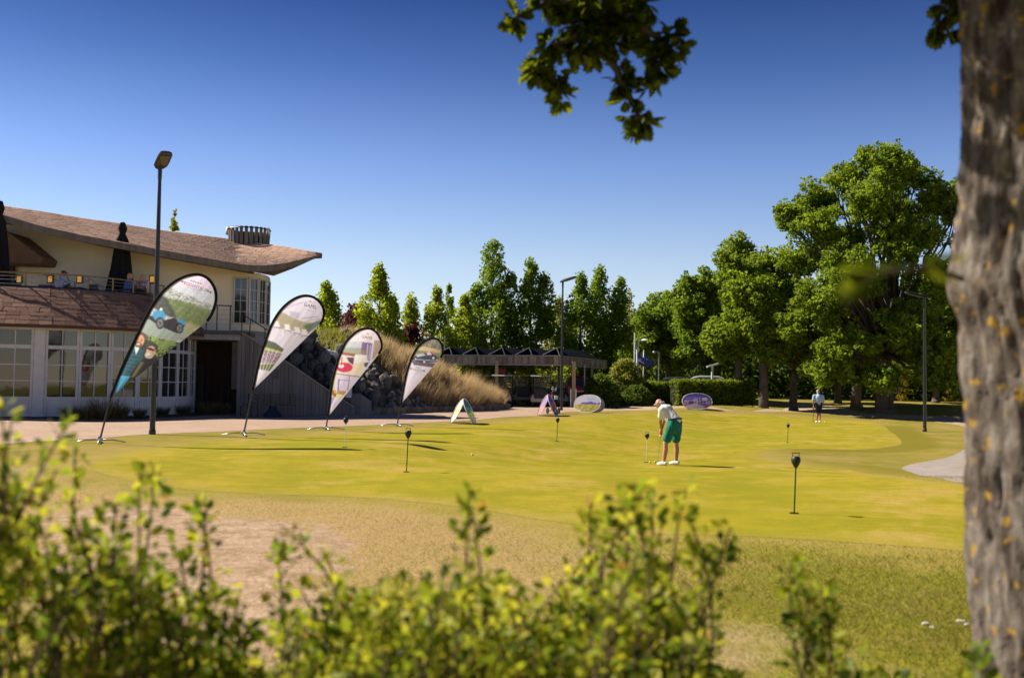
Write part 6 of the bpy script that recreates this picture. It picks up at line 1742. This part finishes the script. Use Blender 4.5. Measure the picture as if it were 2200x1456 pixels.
def paint3(p):
    p.poly([(700, 700), (830, 700), (830, 740), (700, 740)], (228, 216, 226))
    p.poly([(741, 733), (778, 734), (775, 763), (732, 758)], (192, 198, 210)); p.poly([(738, 747), (777, 747), (775, 763), (732, 758)], (152, 158, 128), .8, 3)
    p.poly([(778, 734), (800, 737), (794, 776), (786, 771), (775, 756)], (124, 102, 146)); p.line((790, 740), (788, 770), 2.2, (206, 190, 220)); p.line((796, 742), (792, 772), 1.8, (200, 184, 216)); p.poly([(776, 752), (786, 753), (785, 762), (775, 761)], (160, 130, 100))
    cu = [(804, 731), (822, 731), (822, 752), (800, 774)]; p.poly(cu, (196, 176, 158))
    for k in range(5): p.line((806 + k * 3.4, 732), (800 + k * 3.4, 772 - k * 4), 1.2, (140, 116, 104))
    p.poly([(762, 762), (788, 763), (790, 778), (775, 808), (745, 806), (724, 800), (728, 770)], (224, 212, 190)); p.poly([(762, 762), (788, 763), (788, 776), (762, 780)], (240, 236, 230))
    p.poly([(731, 755), (763, 760), (762, 766), (730, 761)], (152, 92, 80)); p.ell(739.7, 789, 18, 10.5, (200, 42, 80)); p.ell(733, 786, 6, 4, (236, 220, 226)); p.line((735, 768), (733, 785), 2, (150, 40, 70)); p.poly([(744, 767), (761, 768), (759, 784), (750, 778)], (84, 56, 96)); p.poly([(783, 779), (793, 778), (787, 789), (782, 786)], (84, 66, 112))
    p.poly([(721, 801), (772, 808), (748, 842), (714, 842)], (206, 198, 226)); p.line((719, 802), (772, 809), 1.8, (132, 92, 72)); p.line((751, 808), (747, 838), 1.8, (140, 100, 72)); p.line((728, 816), (726, 842), 3.5, (130, 118, 128)); p.line((726, 815), (752, 818), 1.2, (120, 100, 92)); p.poly([(716, 802), (724, 803), (718, 845), (711, 845)], (206, 196, 140), .8)
    p.poly([(714, 842), (746, 842), (735, 857), (711, 857)], (222, 212, 176)); p.poly([(725, 838), (744, 840), (740, 848), (724, 846)], (178, 140, 104)); p.ell(718.5, 845, 4.5, 8, (150, 84, 30)); p.ell(720, 841, 2.5, 4, (190, 160, 40)); p.poly([(711, 853), (719, 853), (708, 880), (706, 880)], (110, 104, 180), .8)
    for k in range(3): p.line((746 + k * 6, 732 - k * 5), (775 + k * 7, 706 + k), 1.8, (186, 178, 200), .7)
    p.poly([(787.5, 718), (790, 713.5), (794, 719.5)], (150, 148, 150), .8); p.line((783, 730), (793, 732), 1.1, (160, 158, 165), .7); p.line((714, 876), (722, 864), 1.6, (140, 140, 160), .7)
def paint4(p):
    up_ = [(870, 800), (885, 700), (960, 700), (960, 775), (935, 776), (884, 778)]; p.poly(up_, (112, 112, 92)); p.speck(up_, (168, 160, 150), .8, .8, .1); p.speck(up_, (70, 74, 58), 1.1, .7, .25)
    for k in range(5): p.line((905 + k * 9, 728), (898 + k * 9, 748), 2.2, (88, 86, 74), .7)
    p.poly([(896, 747), (912, 744), (945, 752), (945, 760), (912, 754), (898, 752)], (196, 178, 128), .9, 3); p.poly([(893, 756), (948, 758), (946, 775), (890, 770)], (120, 128, 92), .8, 3)
    p.poly([(884, 775), (936, 780), (929, 789), (889, 784)], (96, 86, 102)); p.poly([(885, 770), (896, 762), (917, 758), (924, 754), (933, 762), (943, 769), (939, 778), (905, 779), (892, 775)], (48, 54, 76)); p.poly([(893, 762), (909, 759), (915, 763), (897, 767)], (196, 196, 214), .8); p.poly([(917, 758), (923, 754.5), (928, 762), (918, 763)], (222, 190, 206), .9); p.ell(931, 757, 2.5, 3.5, (190, 110, 110)); p.line((896, 772), (938, 775), 1.3, (190, 190, 205))
    for x, y, r_ in ((911.5, 777, 4.6), (939, 773, 3.4), (893, 771, 3.2)): p.ell(x, y, r_ * .8, r_, (30, 30, 36)); p.ell(x, y, r_ * .5, r_ * .65, (200, 196, 204))
    p.ell(931, 769, 2.4, 2.6, (226, 226, 232)); p.line((890, 797), (906, 800), 1.2, (140, 138, 150), .8); p.line((888, 801), (906, 804), 1.0, (165, 162, 174), .7); p.line((893, 788.5), (901, 790), 1.6, (90, 88, 98), .8)
    for q in ((882, 791), (911, 797)): p.poly([(q[0] - 2.5, q[1] - 2), (q[0] + 2.5, q[1]), (q[0], q[1] + 2)], (80, 78, 88), .9)
flag('largest beach flag, printed with a blue vintage car and two smiling men', (213, 951), [(238, 853), (262, 790), (290, 730), (322, 665), (350, 626), (385, 599), (420, 589), (445, 597), (461, 619), (464, 645), (456, 672), (445, 690)], paint1, [('EGGENTALER', 421, 619, 9.2, 19)], .0015)
flag('beach flag with white garden chairs printed on it, second from the left', (523, 935), [(543, 838), (557, 772), (570, 733), (584, 696), (603, 666), (625, 646), (647, 636), (666, 636), (682, 644), (693, 658), (696, 672), (693, 688), (687, 697)], paint2, [('GAMS', 665, 660.5, 10.5, 16)], .0018)
flag('beach flag showing a hotel room with a round red rug', (700, 923), [(704, 896), (713, 825), (721.6, 789), (731.7, 757.7), (743, 734.6), (757.7, 718.8), (772, 708.7), (789.5, 705), (804, 710), (814, 721.6), (819.8, 736), (819.8, 748), (814, 760)], paint3, [('GAMS', 787.5, 727.5, 9, 12)], .002)
flag('smallest and farthest beach flag, with a dark classic convertible printed near its top', (853, 915), [(861, 868), (867, 834), (872.5, 805.7), (879, 783), (885, 766), (894, 750), (905, 737.7), (919, 728.6), (931.4, 725.8), (941.6, 729.7), (948.4, 738.8), (951, 749), (950.7, 759), (947, 768)], paint4, [('EGGENTALER', 897, 796, 5.2, 9)], .002)

# ================================================================ POP-UP BANNERS
def popup(loc, rz, W, H, spread, label, pf, pb, badge=None):
    t = thing('pop_up_banner', label, 'banner', loc, rz, 'oval pop-up banners on the green')
    for sgn, nm, pn in ((-1, 'front_panel', pf), (1, 'rear_panel', pb)):
        rows_u, rows_v, pts = [], [], []
        nr, nc = 20, 40
        for i in range(nr + 1):
            v = i / nr; vv = 2 * v - 1; hw = (1 - abs(vv) ** 2.3) ** (1 / 2.3)
            for j in range(nc + 1):
                u = (2 * j / nc - 1); x = u * hw * W / 2; bulge = .03 * (1 - u * u) * (1 - vv * vv)
                y = sgn * (spread / 2 * (1 - v) + .02 + bulge); pts.append((x, y, v * H + .012)); rows_u.append(u * hw); rows_v.append(v)
        U = np.array(rows_u) * 100; Vv = (1 - np.array(rows_v)) * 100
        P_ = Paint(U, Vv, (205, 200, 225)); pn(P_)
        ids = np.arange((nr + 1) * (nc + 1)).reshape(nr + 1, nc + 1); F = np.stack([ids[:-1, :-1], ids[:-1, 1:], ids[1:, 1:], ids[1:, :-1]], -1).reshape(-1, 4)
        o = np_mesh(nm, np.array(pts), F, M['print'], t, None, np.concatenate([P_.C, np.ones((len(pts), 1))], 1), True)
        ring = []
        for k in range(41):
            a = 2 * math.pi * k / 40; ca, sa = math.cos(a), math.sin(a); x = W / 2 * math.copysign(abs(ca) ** .87, ca); v = .5 + .5 * math.copysign(abs(sa) ** .87, sa)
            ring.append((x, sgn * (spread / 2 * (1 - v) + .02), v * H + .012))
        MB().tube(ring, .014, 6).build('hoop', M['white_cloth'] if sgn < 0 else M['grey_steel'], t, True)
    for k in (-.3, .3): MB().bar((k * W, -spread * .42, .05), (k * W, spread * .42, .05), .03, .01).build('strap', M['black_canvas'], t)
    if badge: MB().box((badge[0] * W / 2, -(spread / 2 * (1 - badge[1]) + .07), badge[1] * H), (.27, .012, .16)).build('badge', M['white_paint'], t)
def mountains(p):
    p.poly([(-110, -10), (110, -10), (110, 45), (-110, 45)], (96, 84, 190)); p.poly([(-110, 20), (110, 20), (110, 60), (-110, 60)], (140, 128, 214), .7, 12)
    m_ = [(-110, 55), (-60, 40), (-20, 30), (10, 27), (40, 40), (70, 44), (110, 52), (110, 110), (-110, 110)]; p.poly(m_, (112, 70, 150)); p.speck(m_, (226, 214, 238), .22, .9, -.05); p.poly([(-80, 78), (-10, 62), (40, 80), (60, 110), (-110, 110)], (228, 220, 240), .9, 8); p.ell(55, 88, 5, 12, (150, 60, 130))
def meadow(p):
    p.poly([(-110, -10), (110, -10), (110, 50), (-110, 50)], (214, 206, 236)); p.ell(20, 22, 30, 9, (150, 206, 214), .6); p.poly([(-40, 44), (30, 38), (70, 46), (110, 42), (110, 60), (-60, 56)], (110, 88, 190)); 
    f_ = [(-110, 54), (110, 54), (110, 110), (-110, 110)]; p.poly(f_, (206, 190, 96)); p.speck(f_, (130, 120, 120), .5, .8, 0); p.speck(f_, (236, 226, 120), .3, .8, .1); p.ell(-60, 92, 25, 10, (236, 230, 236), .8)
def grey(p): p.poly([(-120, -20), (120, -20), (120, 120), (-120, 120)], (128, 126, 152)); p.poly([(40, 70), (70, 70), (70, 84), (40, 84)], (168, 168, 186))
def teal(p):
    p.poly([(-120, -20), (120, -20), (120, 120), (-120, 120)], (92, 130, 150)); p.poly([(-110, 0), (110, 10), (110, 40), (-110, 30)], (60, 84, 110)); p.poly([(-110, 60), (110, 50), (110, 75), (-110, 80)], (190, 205, 120)); p.poly([(-110, 78), (110, 72), (110, 110), (-110, 110)], (206, 206, 222)); p.speck([(-110, 0), (110, 0), (110, 110), (-110, 110)], (40, 60, 90), .25, .7, .3)
def cream(p):
    p.poly([(-120, -20), (120, -20), (120, 120), (-120, 120)], (210, 200, 196)); p.poly([(-110, 40), (110, 30), (110, 60), (-110, 70)], (196, 206, 130), .8, 8); p.speck([(-110, 0), (110, 0), (110, 110), (-110, 110)], (236, 232, 240), .3, .7, .2)
def pinky(p):
    p.poly([(-120, -20), (120, -20), (120, 120), (-120, 120)], (180, 150, 190)); p.poly([(-110, 50), (110, 60), (110, 120), (-110, 120)], (206, 170, 150), .8, 10); p.speck([(-110, 0), (110, 0), (110, 110), (-110, 110)], (120, 100, 160), .3, .7, .2)
def navy(p):
    p.poly([(-120, -20), (120, -20), (120, 120), (-120, 120)], (72, 84, 130)); p.poly([(-110, 40), (110, 40), (110, 70), (-110, 70)], (150, 100, 90), .7, 8); p.poly([(-30, 74), (30, 74), (30, 82), (-30, 82)], (200, 206, 226), .8)
popup(gnd(995, 909), R(85), 1.6, .86, .80, 'edge-on pop-up banner near the dry grass bank, standing like an A-frame', teal, cream)
popup(gnd(1177, 893), R(80), 1.7, .95, .80, 'dark blue pop-up banner standing edge-on beside the golf bag', navy, pinky)
popup(gnd(1266, 886), R(-34), 1.55, .90, .75, 'pop-up banner with yellow meadow picture in front of the shed corner', meadow, grey)
popup(gnd(1497, 879), R(-4), 1.72, .92, .8, 'purple mountain pop-up banner in front of the hedge', mountains, grey, badge=(.52, .66))

# ================================================================ GOLF BAG ON TROLLEY
b = gnd(1189, 889); t = thing('golf_bag', 'black golf bag with clubs on a push trolley beside the lamp post', 'golf bag', b, R(20))
ax = Vector((.12, .25, 1)).normalized(); p0 = V3(-.02, -.1, .18)
MB().lathe([(.12, 0), (.135, .05), (.14, .45), (.15, .78), (.165, .84), (.165, .90), (.13, .90)], p0, 16, axis=ax).build('bag', M['black_canvas'], t, True, auto=40)
MB().box(p0 + ax * .35 + V3(0, -.15, 0), (.2, .1, .36)).build('pocket', M['black_canvas'], t); MB().box(p0 + ax * .62 + V3(.02, -.165, 0), (.16, .06, .22)).build('logo_patch', M['white_paint'], t); MB().box(p0 + ax * .7 + V3(-.13, -.06, 0), (.05, .1, .16)).build('red_trim', M['red_paint'], t)
for k in range(9):
    a = 2 * math.pi * k / 9; q = p0 + ax * .88 + V3(.08 * math.cos(a), .08 * math.sin(a), 0); e = q + ax * random.uniform(.16, .32) + V3(.04 * math.cos(a), .04 * math.sin(a), 0)
    cb = MB().cyl(q, e, .008, n=5).build('club', M['chrome'], t); MB().ball(e, .05 if k % 3 == 0 else .034, 8, sc=(1.2, .8, .7)).build('club_head', M['white_paint'] if k % 2 else M['black_plastic'], cb, True)
MB().tube([V3(.1, .05, .1), V3(.22, .1, .62), V3(.34, .02, .98)], .016, 6).build('trolley_frame', M['black_metal'], t); MB().bar((.28, .02, .98), (.42, .02, 1.02), .03, .03).build('handle', M['black_plastic'], t)
MB().box((.30, .02, .80), (.22, .1, .12)).build('score_holder', M['cart_green'], t)
for sx in (-.28, .30):
    w = MB().lathe([(.11, -.025), (.15, -.02), (.15, .02), (.11, .025)], (sx, .06, .155), 16, axis=(1, 0, 0)).build('wheel', M['rubber'], t, True, auto=40); MB().lathe([(.02, -.02), (.10, -.015), (.10, .015), (.02, .02)], (sx, .06, .155), 10, axis=(1, 0, 0)).build('rim', M['cart_grey'], w)
MB().cyl((-.28, .06, .155), (.30, .06, .155), .014, n=6).build('axle', M['black_metal'], t); MB().cyl((0, .05, .15), (-.02, -.32, .10), .014, n=6).build('front_stay', M['black_metal'], t)
MB().lathe([(.06, -.02), (.09, -.015), (.09, .015), (.06, .02)], (-.02, -.34, .095), 14, axis=(1, 0, 0)).build('front_wheel', M['rubber'], t, True, auto=40)
# ================================================================ FOREGROUND OAK
n = NT('oak_bark'); n.set(.95, .1)
P = n.obj(); st = n.mapping(P, (1, 1, .3))
f1 = n.noise(st, 16, 6, .65); f2 = n.noise(st, 45, 5, .7)
c = n.ramp(f1, [(.36, (.05, .038, .03)), (.48, (.16, .13, .11)), (.66, (.32, .28, .245))])
c = n.mix(n.ramp(f2, [(.35, .5), (.65, 0.0)]), c, (.05, .036, .03))
li = n.noise(P, 19, 3, .5)
c = n.mix(n.ramp(li, [(.62, 0.0), (.67, .85)]), c, (.42, .25, .03))
c = n.mix(n.ramp(n.noise(P, 13, 3, .5), [(.66, 0.0), (.72, .55)]), c, (.36, .34, .28))
n.col(c); n.bump(n.math('ADD', f1, f2), .9, .02); M['oak_bark'] = n.mat
YT = 3.3
LE = [(1500, 2122), (1456, 2121), (1300, 2118), (1150, 2111), (1000, 2104), (860, 2097), (760, 2090), (690, 2084), (640, 2072), (590, 2062), (540, 2070), (480, 2078), (380, 2078), (300, 2080), (200, 2082), (100, 2086), (0, 2090), (-300, 2096)]
tb = at(2121, 1400, YT); tr_ = .27
oz = gz(tb.x + tr_, YT)
oak = thing('oak_tree', 'rough-barked oak trunk in the near foreground at the right picture edge', 'tree', (tb.x + tr_, YT, oz), 0, 'large trees at the right')
rows = []; nz_, na = 340, 140
for i in range(nz_ + 1):
    z = -.1 + 6.6 * i / nz_; zz = z + oz
    py = 821 + 15 - (zz - CAMZ) * FPX / YT
    xl = float(np.interp(-py, [-p[0] for p in LE], [p[1] for p in LE])); ex = at(xl, py, YT).x
    r = tr_ * (1.0 + .35 * math.exp(-max(z, 0) * 2.2)) * (1 - .03 * z); cx = ex + r - oak.location.x
    row = []
    for k in range(na + 1):
        a = 2 * math.pi * (k % na) / na; ca, sa = math.cos(a), math.sin(a)
        q = Vector((ca * 8.0 + .4 * math.sin(z * 7), sa * 8.0, z * 4.2)); rid = min(abs(mnoise.noise(q)), .3) * .075 + min(abs(mnoise.noise(q * 2.1)), .3) * .03 + mnoise.noise(q * 5) * .004 + mnoise.noise(Vector((ca * 2, sa * 2, z * 1.5))) * .025
        row.append((cx + (r - .012 + rid) * ca, (r - .012 + rid) * sa, z))
    rows.append(row)
MB().grid(rows).build('trunk', M['oak_bark'], oak, True)
def oakleaf():
    pts = [(0, 0)]; outl = [(.05, .03), (.12, .15), (.19, .06), (.28, .28), (.35, .09), (.47, .39), (.54, .12), (.68, .38), (.73, .12), (.88, .26), (.91, .08), (1.02, .0)]
    up_ = [(x, y, .10 * abs(y) + .05 * math.sin(x * 3)) for x, y in outl]; dn = [(x, -y, .10 * abs(y) + .05 * math.sin(x * 3)) for x, y in outl[:-1]]
    V = [(0, 0, 0)] + up_ + dn; nu = len(up_); F = []
    mids = []
    for k in range(nu - 1): F.append((0, 1 + k, 2 + k))
    F.append((0, nu, 1 + nu + len(dn) - 1))
    for k in range(len(dn) - 1, 0, -1): F.append((0, 1 + nu + k, 1 + nu + k - 1))
    return np.array(V), np.array(F)
LV, LF = oakleaf()
BV = np.array([(0, 0, 0), (.35, .26, .06), (.75, .24, .05), (1, 0, -.04), (.75, -.24, .05), (.35, -.26, .06), (.5, 0, -.02)]); BF = np.array([(0, 6, 1), (1, 6, 2), (2, 6, 3), (3, 6, 4), (4, 6, 5), (5, 6, 0)])
def put_leaves(pos, direc, size, tint, LV=LV, LF=LF, upb=.8):
    n = len(pos); d = direc / np.linalg.norm(direc, axis=1)[:, None]
    nrm = rng.normal(size=(n, 3)); nrm[:, 2] += upb; nrm -= d * (nrm * d).sum(1)[:, None]; nrm /= np.linalg.norm(nrm, axis=1)[:, None]
    s = np.cross(nrm, d)
    V = pos[:, None, :] + size[:, None, None] * (LV[None, :, 0:1] * d[:, None, :] + LV[None, :, 1:2] * s[:, None, :] + LV[None, :, 2:3] * nrm[:, None, :])
    F = LF[None] + (np.arange(n) * len(LV))[:, None, None]
    return V.reshape(-1, 3), F.reshape(-1, 3), np.repeat(tint, len(LV))
M['leaf_near_oak'] = leaf_mat('leaf_near_oak', (.03, .06, .008), (.08, .125, .010), (.26, .30, .018), .5)
ol_ = np.array(oak.location)
def branch_group(paths, clumps, Y, nper, size, name):
    mbt = MB()
    for pth in paths: mbt.tube([at(x, y, Y + dy) - oak.location for x, y, dy in pth], [.022 * (1 - .8 * i / len(pth)) + .004 for i in range(len(pth))], 6)
    mbt.build(name, M['bark'], oak, True)
    Ps, Ds = [], []
    for (x, y, r) in clumps:
        c = np.array(at(x, y, Y)) - ol_; rr = r * Y / FPX
        k = max(5, int(nper * (r / 28) ** 2))
        for _ in range(k):
            d = rng.normal(size=3); d /= np.linalg.norm(d); q = rng.uniform(0, .8); Ps.append(c + d * rr * q); Ds.append(d + np.array([0, 0, -.35]))
    k = len(Ps); V, F, T = put_leaves(np.array(Ps), np.array(Ds), rng.uniform(.6, 1.15, k) * size, np.clip(rng.normal(.42, .22, k), 0, 1))
    np_mesh('leaves', V, F, M['leaf_near_oak'], oak, {'tint': T})
branch_group([[(1330, -220, .4), (1320, -60, .2), (1300, 30, 0), (1250, 75, 0), (1190, 100, 0), (1165, 140, 0), (1200, 190, 0), (1206, 215, 0)], [(1320, -60, .2), (1350, 40, .1), (1385, 62, 0), (1430, 95, 0), (1445, 130, 0)], [(1300, 30, 0), (1295, 110, 0), (1325, 150, 0), (1350, 205, 0), (1370, 240, 0), (1366, 285, 0)], [(1300, 30, 0), (1220, 5, 0), (1150, 15, 0), (1105, 40, 0)], [(1300, 30, 0), (1385, 0, 0), (1430, -20, 0)]],
    [(1110, 40, 20), (1100, 55, 12), (1165, 5, 26), (1215, 10, 28), (1250, 50, 34), (1290, 10, 40), (1300, 65, 34), (1240, 95, 32), (1180, 92, 20), (1150, 150, 26), (1168, 125, 18), (1190, 160, 20), (1203, 198, 15), (1208, 216, 9), (1280, 108, 24), (1320, 95, 24), (1345, 35, 34), (1385, 5, 22), (1392, 22, 10), (1405, 85, 24), (1440, 72, 20), (1415, 125, 26), (1448, 108, 22), (1425, 150, 14), (1340, 178, 24), (1325, 150, 12), (1392, 195, 17), (1405, 180, 10), (1342, 214, 14), (1350, 250, 15), (1380, 258, 17), (1366, 280, 14)], 5.0, 36, .095, 'hanging_branch')
branch_group([[(2110, -80, -.6), (2060, -10, 0), (2035, 40, 0), (2022, 70, 0)]], [(2045, 8, 26), (2020, 55, 16), (2062, 22, 14), (2018, 72, 14), (2035, 70, 12)], 4.6, 28, .10, 'upper_twig')
# twig with big blurred leaves close to the lens
tw = [at(2068, 600, 2.9), at(2040, 588, 2.2), at(1985, 575, 1.7), at(1930, 578, 1.5), at(1860, 595, 1.45)]
MB().tube([p - oak.location for p in tw], [.008, .006, .005, .004, .003], 6).build('near_twig', M['bark'], oak, True)
Ps = np.array([at(1985, 565, 1.55), at(1960, 580, 1.5), at(1925, 575, 1.5), at(1900, 590, 1.45), at(1880, 600, 1.45), at(1990, 560, 1.6)]) - ol_
Ds = np.array([(.9, 0, .1), (-.9, .1, .15), (-.8, -.1, -.2), (-.9, .1, .1), (-.7, 0, -.35), (.6, .1, -.5)])
V, F, T = put_leaves(Ps, Ds, np.array([.075, .08, .085, .07, .06, .055]), np.array([.85, .7, .6, .5, .75, .8]), upb=.2)
np_mesh('near_leaves', V, F, M['leaf_near_oak'], oak, {'tint': T})
# crown above the picture: limbs and leaf masses that shade the upper trunk
mbt = MB(); top_ = Vector((.25, 0, 5.6 - oz))
limb(mbt, (.2, 0, 3.6), (-1.7, .9, 5.2), .10, .04, .05, 7); limb(mbt, (.2, 0, 4.4), (-2.4, 1.9, 6.4), .09, .03, .05, 7); limb(mbt, (.25, 0, 5.6), (.4, .4, 8), .18, .08, .05, 8); limb(mbt, (.3, 0, 4.8), (2.2, .6, 7), .09, .03, .05, 7)
limb(mbt, (-1.7, .9, 5.2), np.array(at(1330, -220, 5.4)) - ol_, .035, .022, .04, 6)
mbt.build('limbs', M['bark'], oak, True)
cl = []; rd_ = []
while len(cl) < 1900:
    X = random.uniform(-1.5, 4.6); Y = random.uniform(-2.2, 6.4); Z = random.uniform(3.5, 8.6); r_ = random.uniform(.25, .45)
    if Z < 2.62 + (1.78 - X) * 1.0 + .15 * math.sin(Y * 5): continue
    if Y > .5:
        px_, py_ = px_of((X, Y, Z - r_))
        if py_ > -40: continue
    elif Z < 4.3: continue
    cl.append((X, Y, Z)); rd_.append(r_)
V, F, T = crown(np.array(cl) - ol_, np.array(rd_), 26, .17, rng.normal(.45, .15, len(cl)))
np_mesh('crown', V, F, M['leaf_near_oak'], oak, {'tint': T})

# ================================================================ FOREGROUND SHRUBS
n = NT('leaf_bush'); n.set(.55, .3)
c = n.ramp(n.attr('tint'), [(0, (.05, .095, .010)), (.35, (.19, .26, .016)), (.75, (.42, .44, .026)), (.96, (.58, .52, .04)), (1, (.52, .32, .05))]); n.col(c)
tr = n.new('ShaderNodeBsdfTranslucent'); n.lk(c, tr.inputs[0]); mx = n.new('ShaderNodeMixShader'); mx.inputs[0].default_value = .58
n.lk(n.b.outputs[0], mx.inputs[1]); n.lk(tr.outputs[0], mx.inputs[2]); n.lk(mx.outputs[0], n.out.inputs[0]); M['leaf_bush'] = n.mat
M['twig'] = pm('twig', (.12, .075, .05), (.07, .045, .03), 20, .9, .15)
def bush(name, label, outline, N_, extra, ydist=(2.5, 3.5), tint=(.5, .2), lsize=(.024, .048), dens=1.0, fade=330):
    xs = [p[0] for p in outline]; ys = [p[1] for p in outline]
    bx = at(sum(xs) / len(xs), 1400, 3.0); base = Vector((bx.x, 3.0, gz(bx.x, 3.0)))
    t = thing(name, label, 'shrub', base, 0, 'blurred shrubs in the near foreground')
    mbt = MB(); Ps, Ds, Ts, Ss = [], [], [], []
    tips = [(random.uniform(xs[0], xs[-1]), None, random.uniform(*ydist)) for _ in range(N_)] + [(x, y, d) for x, y, d in extra]
    for x, y, Y in tips:
        free = y is not None
        if not free: y = float(np.interp(x, xs, ys)) + abs(random.gauss(0, 1)) * fade * .6 + random.uniform(0, 40)
        if y > 1560: continue
        tp_ = at(x, y, Y); g_ = gz(tp_.x, Y)
        rt_ = Vector((tp_.x + random.gauss(0, .13) + (base.x - tp_.x) * .15, Y + random.gauss(0, .12), g_))
        mid = rt_.lerp(tp_, .65) + Vector((random.gauss(0, .13), random.gauss(0, .12), .08))
        ctl = [rt_, mid, tp_]
        path = [(rt_ * ((1 - u) ** 2) + mid * (2 * u * (1 - u)) + tp_ * u * u) for u in [k / 7 for k in range(8)]]
        mbt.tube([p - base for p in path], [.006 * (1 - .75 * k / 7) + .001 for k in range(8)], 4, cap=False)
        Hs = tp_.z - g_; st_t = random.gauss(tint[0], tint[1] * .6)
        nl = int((46 if free else 40) * dens)
        for k in range(nl):
            u = 1 - random.random() ** 1.25 * (.42 if free else .60)
            p = rt_ * ((1 - u) ** 2) + mid * (2 * u * (1 - u)) + tp_ * u * u
            spread = .022 + .11 * (1 - u) if free else .035 + .17 * (1 - u)
            d = Vector((random.gauss(0, 1), random.gauss(0, 1), random.gauss(.25, .8))).normalized(); p = p + d * spread * random.random() ** .6
            Ps.append(tuple(p - base)); Ds.append(tuple(d + Vector((0, 0, .25)))); Ts.append(st_t + random.gauss(0, tint[1]) + .25 * (u - .75)); Ss.append(random.uniform(*lsize))
            if k % 4 == 0: q = rt_ * ((1 - u) ** 2) + mid * (2 * u * (1 - u)) + tp_ * u * u; mbt.tube([q - base, p - base], [.002, .0012], 3, cap=False)
    V, F, T = put_leaves(np.array(Ps), np.array(Ds), np.array(Ss), np.where(rng.uniform(0, 1, len(Ts)) < .012, 1.0, np.clip(np.array(Ts), 0, .9)), BV, BF, .7)
    mbt.build('stems', M['twig'], t, True); np_mesh('foliage', V, F, M['leaf_bush'], t, {'tint': T}, smooth=True)
bush('shrub', 'tall blurred shrub in the bottom left corner', [(-120, 880), (-40, 900), (20, 960), (70, 1060), (140, 1090), (220, 1110), (290, 1150), (350, 1230), (400, 1310), (430, 1370), (480, 1400), (540, 1430)], 135,
     [(8, 868, 2.6), (25, 900, 2.6), (148, 905, 2.7), (160, 960, 2.8), (330, 1005, 2.9), (300, 1020, 2.8), (120, 1010, 2.7), (250, 1075, 2.7), (420, 1078, 3.0), (445, 1085, 3.0), (380, 1180, 2.8), (450, 1285, 2.9), (430, 1300, 3.0)], (2.4, 3.4), (.54, .26), fade=300)
bush('shrub', 'wide bright green blurred shrub along the bottom centre', [(570, 1430), (610, 1290), (650, 1240), (720, 1260), (780, 1235), (860, 1215), (950, 1200), (1030, 1205), (1110, 1215), (1190, 1230), (1260, 1210), (1330, 1170), (1390, 1160), (1440, 1220), (1490, 1310), (1550, 1380), (1620, 1440)], 270,
     [(1008, 1055, 2.9), (1015, 1100, 2.9), (1365, 1038, 2.8), (1385, 1045, 2.8), (1355, 1080, 2.8), (1475, 1050, 2.9), (1468, 1095, 2.9), (1268, 1085, 2.9), (1300, 1110, 3.0), (1570, 1130, 2.9), (1500, 1165, 2.9), (630, 1150, 2.9), (600, 1185, 2.9), (700, 1185, 3.0), (1400, 1075, 2.9), (1330, 1060, 2.9)], (2.4, 3.5), (.56, .24), fade=300)
bush('shrub', 'small dark sprigs standing alone right of the wide shrub', [(1640, 1440), (1680, 1330), (1730, 1330), (1800, 1370), (1860, 1400), (1930, 1450), (1990, 1480)], 22,
     [(1698, 1205, 2.9), (1702, 1240, 2.9), (1760, 1262, 2.8), (1735, 1300, 2.8), (1775, 1330, 2.8)], (2.5, 3.2), (.38, .24), fade=200, dens=.8)
bush('shrub', 'thin low sprigs in front of the bare soil at the lower left', [(440, 1420), (500, 1400), (560, 1420)], 16, [(475, 1275, 2.8), (490, 1320, 2.7), (530, 1350, 2.7), (505, 1300, 2.9)], (2.5, 3.2), (.40, .2), fade=120)
bush('shrub', 'leafy sprigs at the foot of the foreground trunk', [(2040, 1480), (2090, 1430), (2140, 1400)], 8, [(2100, 1390, 3.0)], (2.6, 3.0), (.40, .2), fade=150, dens=.7)

# pale pebbles on the turf near the trunk
M['pebble'] = pm('pale_pebble', (.50, .47, .42), (.40, .37, .33), 9, .9, .2)
for px_, py_, r_, lb in ((1990, 1343, .022, 'leftmost pale pebble lying on the turf near the foreground trunk'), (2003, 1350, .018, 'small pale pebble just right of the leftmost one on the turf'), (2065, 1338, .026, 'largest pale pebble on the turf near the foreground trunk'), (2078, 1345, .020, 'pale pebble closest to the foreground trunk'), (1462, 1318, .024, 'single pale stone on the turf right of the wide shrub')):
    p = gnd(px_, py_); o = bpy.data.objects.new('pebble', bms[int(px_) % 6].copy()); col.objects.link(o); o.data.materials.clear(); o.data.materials.append(M['pebble'])
    o.location = p + Vector((0, 0, r_ * .4)); o.scale = (r_ * 1.3, r_, r_ * .7); tag(o, lb, 'pebble', 'pale pebbles on the turf')
